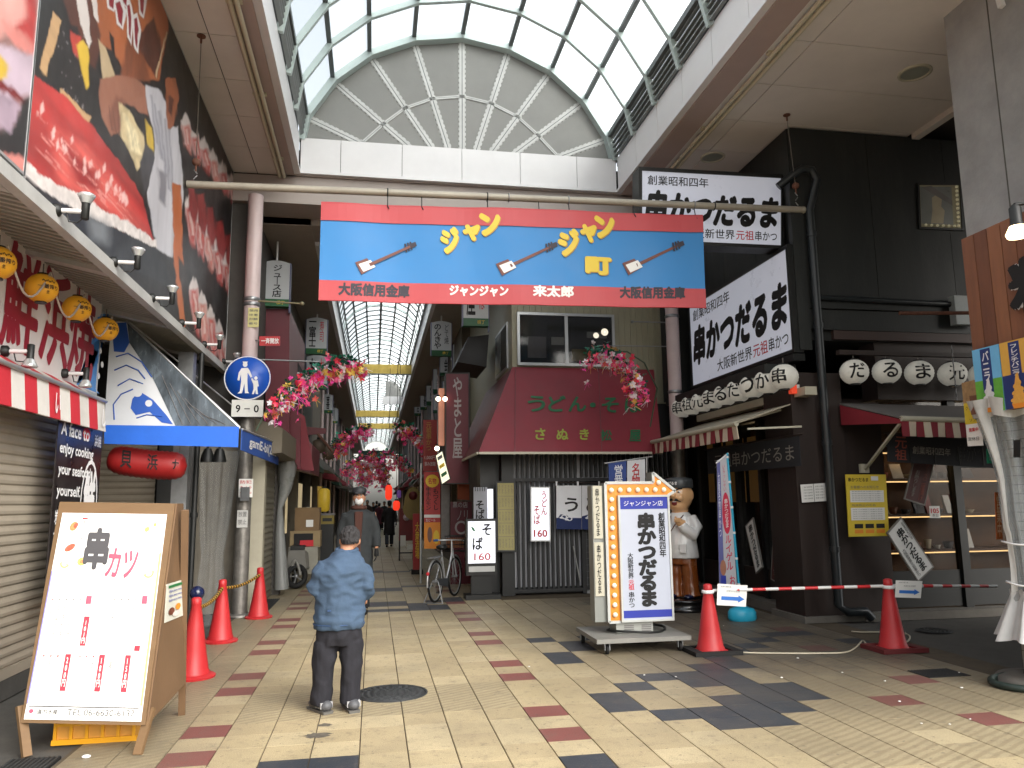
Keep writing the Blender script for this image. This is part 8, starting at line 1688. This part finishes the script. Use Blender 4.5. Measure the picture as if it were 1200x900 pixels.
# ================================================================ banner and its pole
YP = 9.4; pm = mat('weathered_pole', '#9d978a', rough=.5, var=.12, dirt=.3, metal=.2)
a, b = PY(219, 216, YP), PY(941, 246, YP)
t = thing('banner_pole', 'long horizontal grey pole spanning the plaza above the banner', 'pole', a.lerp(b, .5)); part(t, 'tube', M().tube([a, b], .046, 14), pm)
part(t, 'end_cap', M().ball(tuple(b), .05, 10), pm)
for px in (432, 545, 570, 641, 797, 823): 
    p = a.lerp(b, (px-219)/722); part(t, 'clamp', M().tube([p+V3((0, .055*math.cos(q), .055*math.sin(q))) for q in [2*math.pi*k/12 for k in range(13)]], .008, 5), black if px in (432, 545, 823) else steel)
YBN = 9.36; bsk = mat('banner_sky_blue', (.022, .2, .5), rough=.55, var=.015); bred = mat('banner_red', (.46, .055, .065), rough=.55, var=.015); byl = mat('banner_yellow', '#d9bd3c', rough=.55, var=.01); bdark = mat('banner_dark', '#2f2a35', rough=.6); bwhite = mat('banner_white', '#e4e4e0', rough=.6, var=.01); bbrown = mat('banner_brown', '#6e4238', rough=.6); bshade = mat('banner_orange', '#b8903a', rough=.6)
P = Panel(*[PY(x, y, YBN) for x, y in ((376.5, 238), (823, 253), (826.5, 361), (373.5, 352))])
def bu(x, y): return uvof(P, PY(x, y, YBN))
for k in range(48): P.rect(k/48, 0, (k+1)/48, .185, bred, .001); P.rect(k/48, .80, (k+1)/48, 1, bred, .001)
def sway(b): b.v = [(x, y+.022*math.sin(2.1*x+.6)+.009*math.sin(6.3*x+1.4*z)+.02*(5.3-z)*math.sin(1.1*x), z) for x, y, z in b.v]; return b
def bt(s_, x0, y0, x1, y1, m, bold=.02, rot=0, lay=.005): u0, v0 = bu(x0, y0); u1, v1 = bu(x1, y1); P.text(s_, u0, v0, u1, v1, m, bold=bold, rot=rot, lay=lay)
bt('大阪信用金庫', 399, 332, 483, 350, bdark, .065); bt('大阪信用金庫', 729.5, 340, 806.5, 357, bdark, .065)
bt('ジャンジャン', 529.5, 336, 599, 351, bwhite, .06); bt('来太郎', 627, 338, 676, 353, bwhite, .06)
for s_, x0, y0, x1, y1, r_ in (('ジ', 517, 269, 541, 299, .25), ('ャ', 543, 265, 565, 286, .2), ('ン', 562, 252, 588, 280, .2), ('ジ', 654, 275, 682, 305, .25), ('ャ', 680, 268, 702, 291, .2), ('ン', 697, 257, 723, 285, .2), ('町', 687, 306, 720, 328, 0)):
    bt(s_, x0+1, y0+1, x1+1, y1+1, bshade, .09, r_, .003); bt(s_, x0, y0, x1, y1, byl, .085, r_, .0045)
# the pictured string instruments (the figures on the print are left out)
def instrument(cx, cy, s=1.0):
    q = lambda x, y: bu(cx+x*s, cy+y*s)
    P.shape([q(-26, 8), q(-12, 3), q(-4, 14), q(-18, 22)], bbrown, .003); P.shape([q(-22, 10), q(-8, 5), q(-2, 13), q(-16, 19)], bwhite, .004); P.shape([q(-10, 9), q(38, -12), q(39, -9.5), q(-8, 12.5)], bbrown, .005); P.shape([q(36, -13), q(44, -16), q(46, -11), q(39, -8)], bdark, .0055)
    for k in range(3): P.shape([q(31+k*3, -14+0-k*1), q(33+k*3, -14-k*1), q(35+k*3, -4-k*1.4), q(33+k*3, -4-k*1.4)], bdark, .006)
for cx, cy in ((444, 301), (609, 305), (758, 306)): instrument(cx, cy)
t = thing('street_banner', 'wide sky blue and red banner with yellow characters hanging under the long pole', 'banner', P.at(.5, 1)); cb_ = M(); g_ = [[P.at(i/48, j/8) for i in range(49)] for j in range(9)]; cb_.add([p for r in g_ for p in r], [((j+1)*49+i, (j+1)*49+i+1, j*49+i+1, j*49+i) for j in range(8) for i in range(48)], None, True)
cb_.add([p+V3((0, .01, 0)) for r in g_ for p in r], [(j*49+i, j*49+i+1, (j+1)*49+i+1, (j+1)*49+i) for j in range(8) for i in range(48)], None, True)
sway(P.p); P.p.v = [(x, y-.012, z) for x, y, z in P.p.v]
f = part(t, 'cloth', sway(cb_), bsk); part(f, 'lettering', P.p); part(t, 'hem', sway(M().tube([P.at(i/48, 0, .004) for i in range(49)], .012, 6).tube([P.at(i/48, 1, .004) for i in range(49)], .01, 6)), bred)
for px in (432, 545, 641, 797, 470, 605, 720):
    p = a.lerp(b, (px-219)/722); q = PY(px, 238+(px-376)*.0336, YBN); part(t, 'tie', M().tube([p, V3((p.x, YBN, q.z+.0)), V3((p.x+.02, YBN-.01, q.z-.04))], .007, 5), black)
# ================================================================ tinsel blossom branches
pk = [mat('foil_pink', '#ff62a0', rough=.35, metal=.0, var=.2, scale=30), mat('foil_red', '#f23c5c', rough=.35, metal=.0, var=.2), mat('foil_magenta', '#ee4aa4', rough=.35, metal=.0), mat('foil_silver', '#f4ecf2', rough=.3, metal=.0), mat('foil_gold', '#ecc45a', rough=.3, metal=.1), mat('foil_coral', '#f2726a', rough=.35, metal=.05)]
gf = mat('foil_green', '#0f6b52', rough=.3, metal=.4, var=.2)
wirem = mat('branch_wire', '#4a5a48', rough=.5)
def petals(b, c, r, m, rnd, n=5):
    ax = V3((rnd.gauss(0, 1), rnd.gauss(0, 1), rnd.gauss(0, 1))).normalized(); x = ax.orthogonal().normalized(); y = ax.cross(x)
    for k in range(n):
        a_ = 2*math.pi*k/n+rnd.random()*.4; d = x*math.cos(a_)+y*math.sin(a_); e_ = x*-math.sin(a_)+y*math.cos(a_); lift = ax*r*rnd.uniform(.1, .6)
        b.add([c, c+d*r*.55+e_*r*.36+lift*.6, c+d*r+lift, c+d*r*.55-e_*r*.36+lift*.6], [(0, 1, 2, 3)], m)
def strands(b, c, L_, m, rnd, n=4):
    for k in range(n):
        d = V3((rnd.gauss(0, .6), rnd.gauss(0, .6), -abs(rnd.gauss(.7, .5)))).normalized(); s_ = d.orthogonal().normalized()*.006; e = c+d*L_*rnd.uniform(.5, 1.1)
        b.add([c-s_, c+s_, e+s_*.5, e-s_*.5], [(0, 1, 2, 3)], m)
def branch(label, path, Y, rad, count, seed, stem=None, size=.055, group='tinsel blossom branches over the street', white_amt=.15):
    rnd = random.Random(seed); pts = [PY(x, y, Y+dy) for x, y, dy in path]; t = thing('blossom_branch', label, 'decoration', pts[0], group)
    st = [PY(x, y, Y+dy) for x, y, dy in (stem or path)]; part(t, 'wire_stem', M().tube(st, .014, 6).tube(pts, .01, 5), wirem)
    lv = M(); bl_ = M(); sg_ = M()
    L_ = [0]; 
    for p, q in zip(pts[:-1], pts[1:]): L_.append(L_[-1]+(q-p).length)
    def at(f):
        d = f*L_[-1]
        for i in range(len(pts)-1):
            if d <= L_[i+1] or i == len(pts)-2: return pts[i].lerp(pts[i+1], (d-L_[i])/max(1e-6, L_[i+1]-L_[i]))
    for k in range(count):
        f = rnd.random(); c = at(f)+V3((rnd.gauss(0, rad*.5), rnd.gauss(0, rad*.5), rnd.gauss(-rad*.35, rad*.5)))
        col = rnd.choices(pk, (7, 3, 2.5, 4 if white_amt < .3 else 7, 2, 3))[0]; petals(bl_, c, size*rnd.uniform(.6, 1.25), col, rnd)
        if rnd.random() < .35: strands(sg_, c, rad*.9, rnd.choice((pk[3], pk[4], pk[2], pk[3])), rnd, 3)
    for k in range(count//2):
        c = at(rnd.random())+V3((rnd.gauss(0, rad*.3), rnd.gauss(0, rad*.3), rnd.gauss(rad*.35, rad*.25))); petals(lv, c, size*rnd.uniform(.7, 1.3), gf, rnd, 3)
    part(t, 'blossoms', bl_, kind='stuff'); part(t, 'leaves', lv, gf, kind='stuff'); part(t, 'tinsel_strands', sg_, kind='stuff'); return t
branch('big pink blossom branch with green tinsel just right of the round blue sign', [(322, 478, 0), (345, 455, 0), (375, 436, 0), (402, 426, 0), (424, 430, .1)], 11.6, .17, 230, 1, [(300, 505, 0), (312, 482, 0), (345, 445, 0), (395, 420, 0), (420, 428, 0)], .06)
branch('pink and silver blossom branch in front of the maroon noodle shop awning', [(690, 417, 0), (706, 412, 0), (722, 420, 0), (742, 440, 0), (752, 462, 0)], 11.8, .17, 220, 2, [(762, 500, .9), (770, 455, .6), (755, 425, .2), (735, 412, 0), (700, 412, 0)], .06, white_amt=.4)
branch('middle left blossom branch beyond the second hanging sign', [(390, 530, 0), (401, 515, 0), (416, 506, 0), (432, 503, 0)], 19, .17, 170, 3, None, .08)
branch('middle right blossom branch in front of the tall red sign', [(466, 501, 0), (476, 503, 0), (488, 512, 0), (500, 524, 0)], 19, .17, 170, 4, None, .08)
branch('lower left blossom branch farther down the street', [(404, 552, 0), (414, 542, 0), (428, 535, 0), (440, 532, 0)], 26, .2, 120, 5, None, .085)
branch('lower right blossom branch farther down the street', [(452, 530, 0), (462, 534, 0), (472, 542, 0), (479, 549, 0)], 26, .2, 120, 6, None, .085)
for n, (cx, cy, rx, Y) in enumerate(((436, 547, 18, 33), (437, 558, 17, 40), (438, 567, 15, 48))):
    branch(['nearest', 'middle', 'farthest'][n]+' of the dense round pink blossom clusters far down the street', [(cx-rx, cy+6, 0), (cx-rx*.6, cy-6, 0), (cx, cy-11, 0), (cx+rx*.6, cy-6, 0), (cx+rx, cy+6, 0)], Y, .34, 190, 10+n, None, .11)
solo('green_beam_banner', 'dark green strip banner across the street above the far pink blossoms', 'banner', M().box(PY(420, 528, 36).x, PY(460, 528, 36).x, 36, 36.1, PY(440, 537, 36).z, PY(440, 528, 36).z), mat('dark_green_strip', '#28453c', rough=.6))
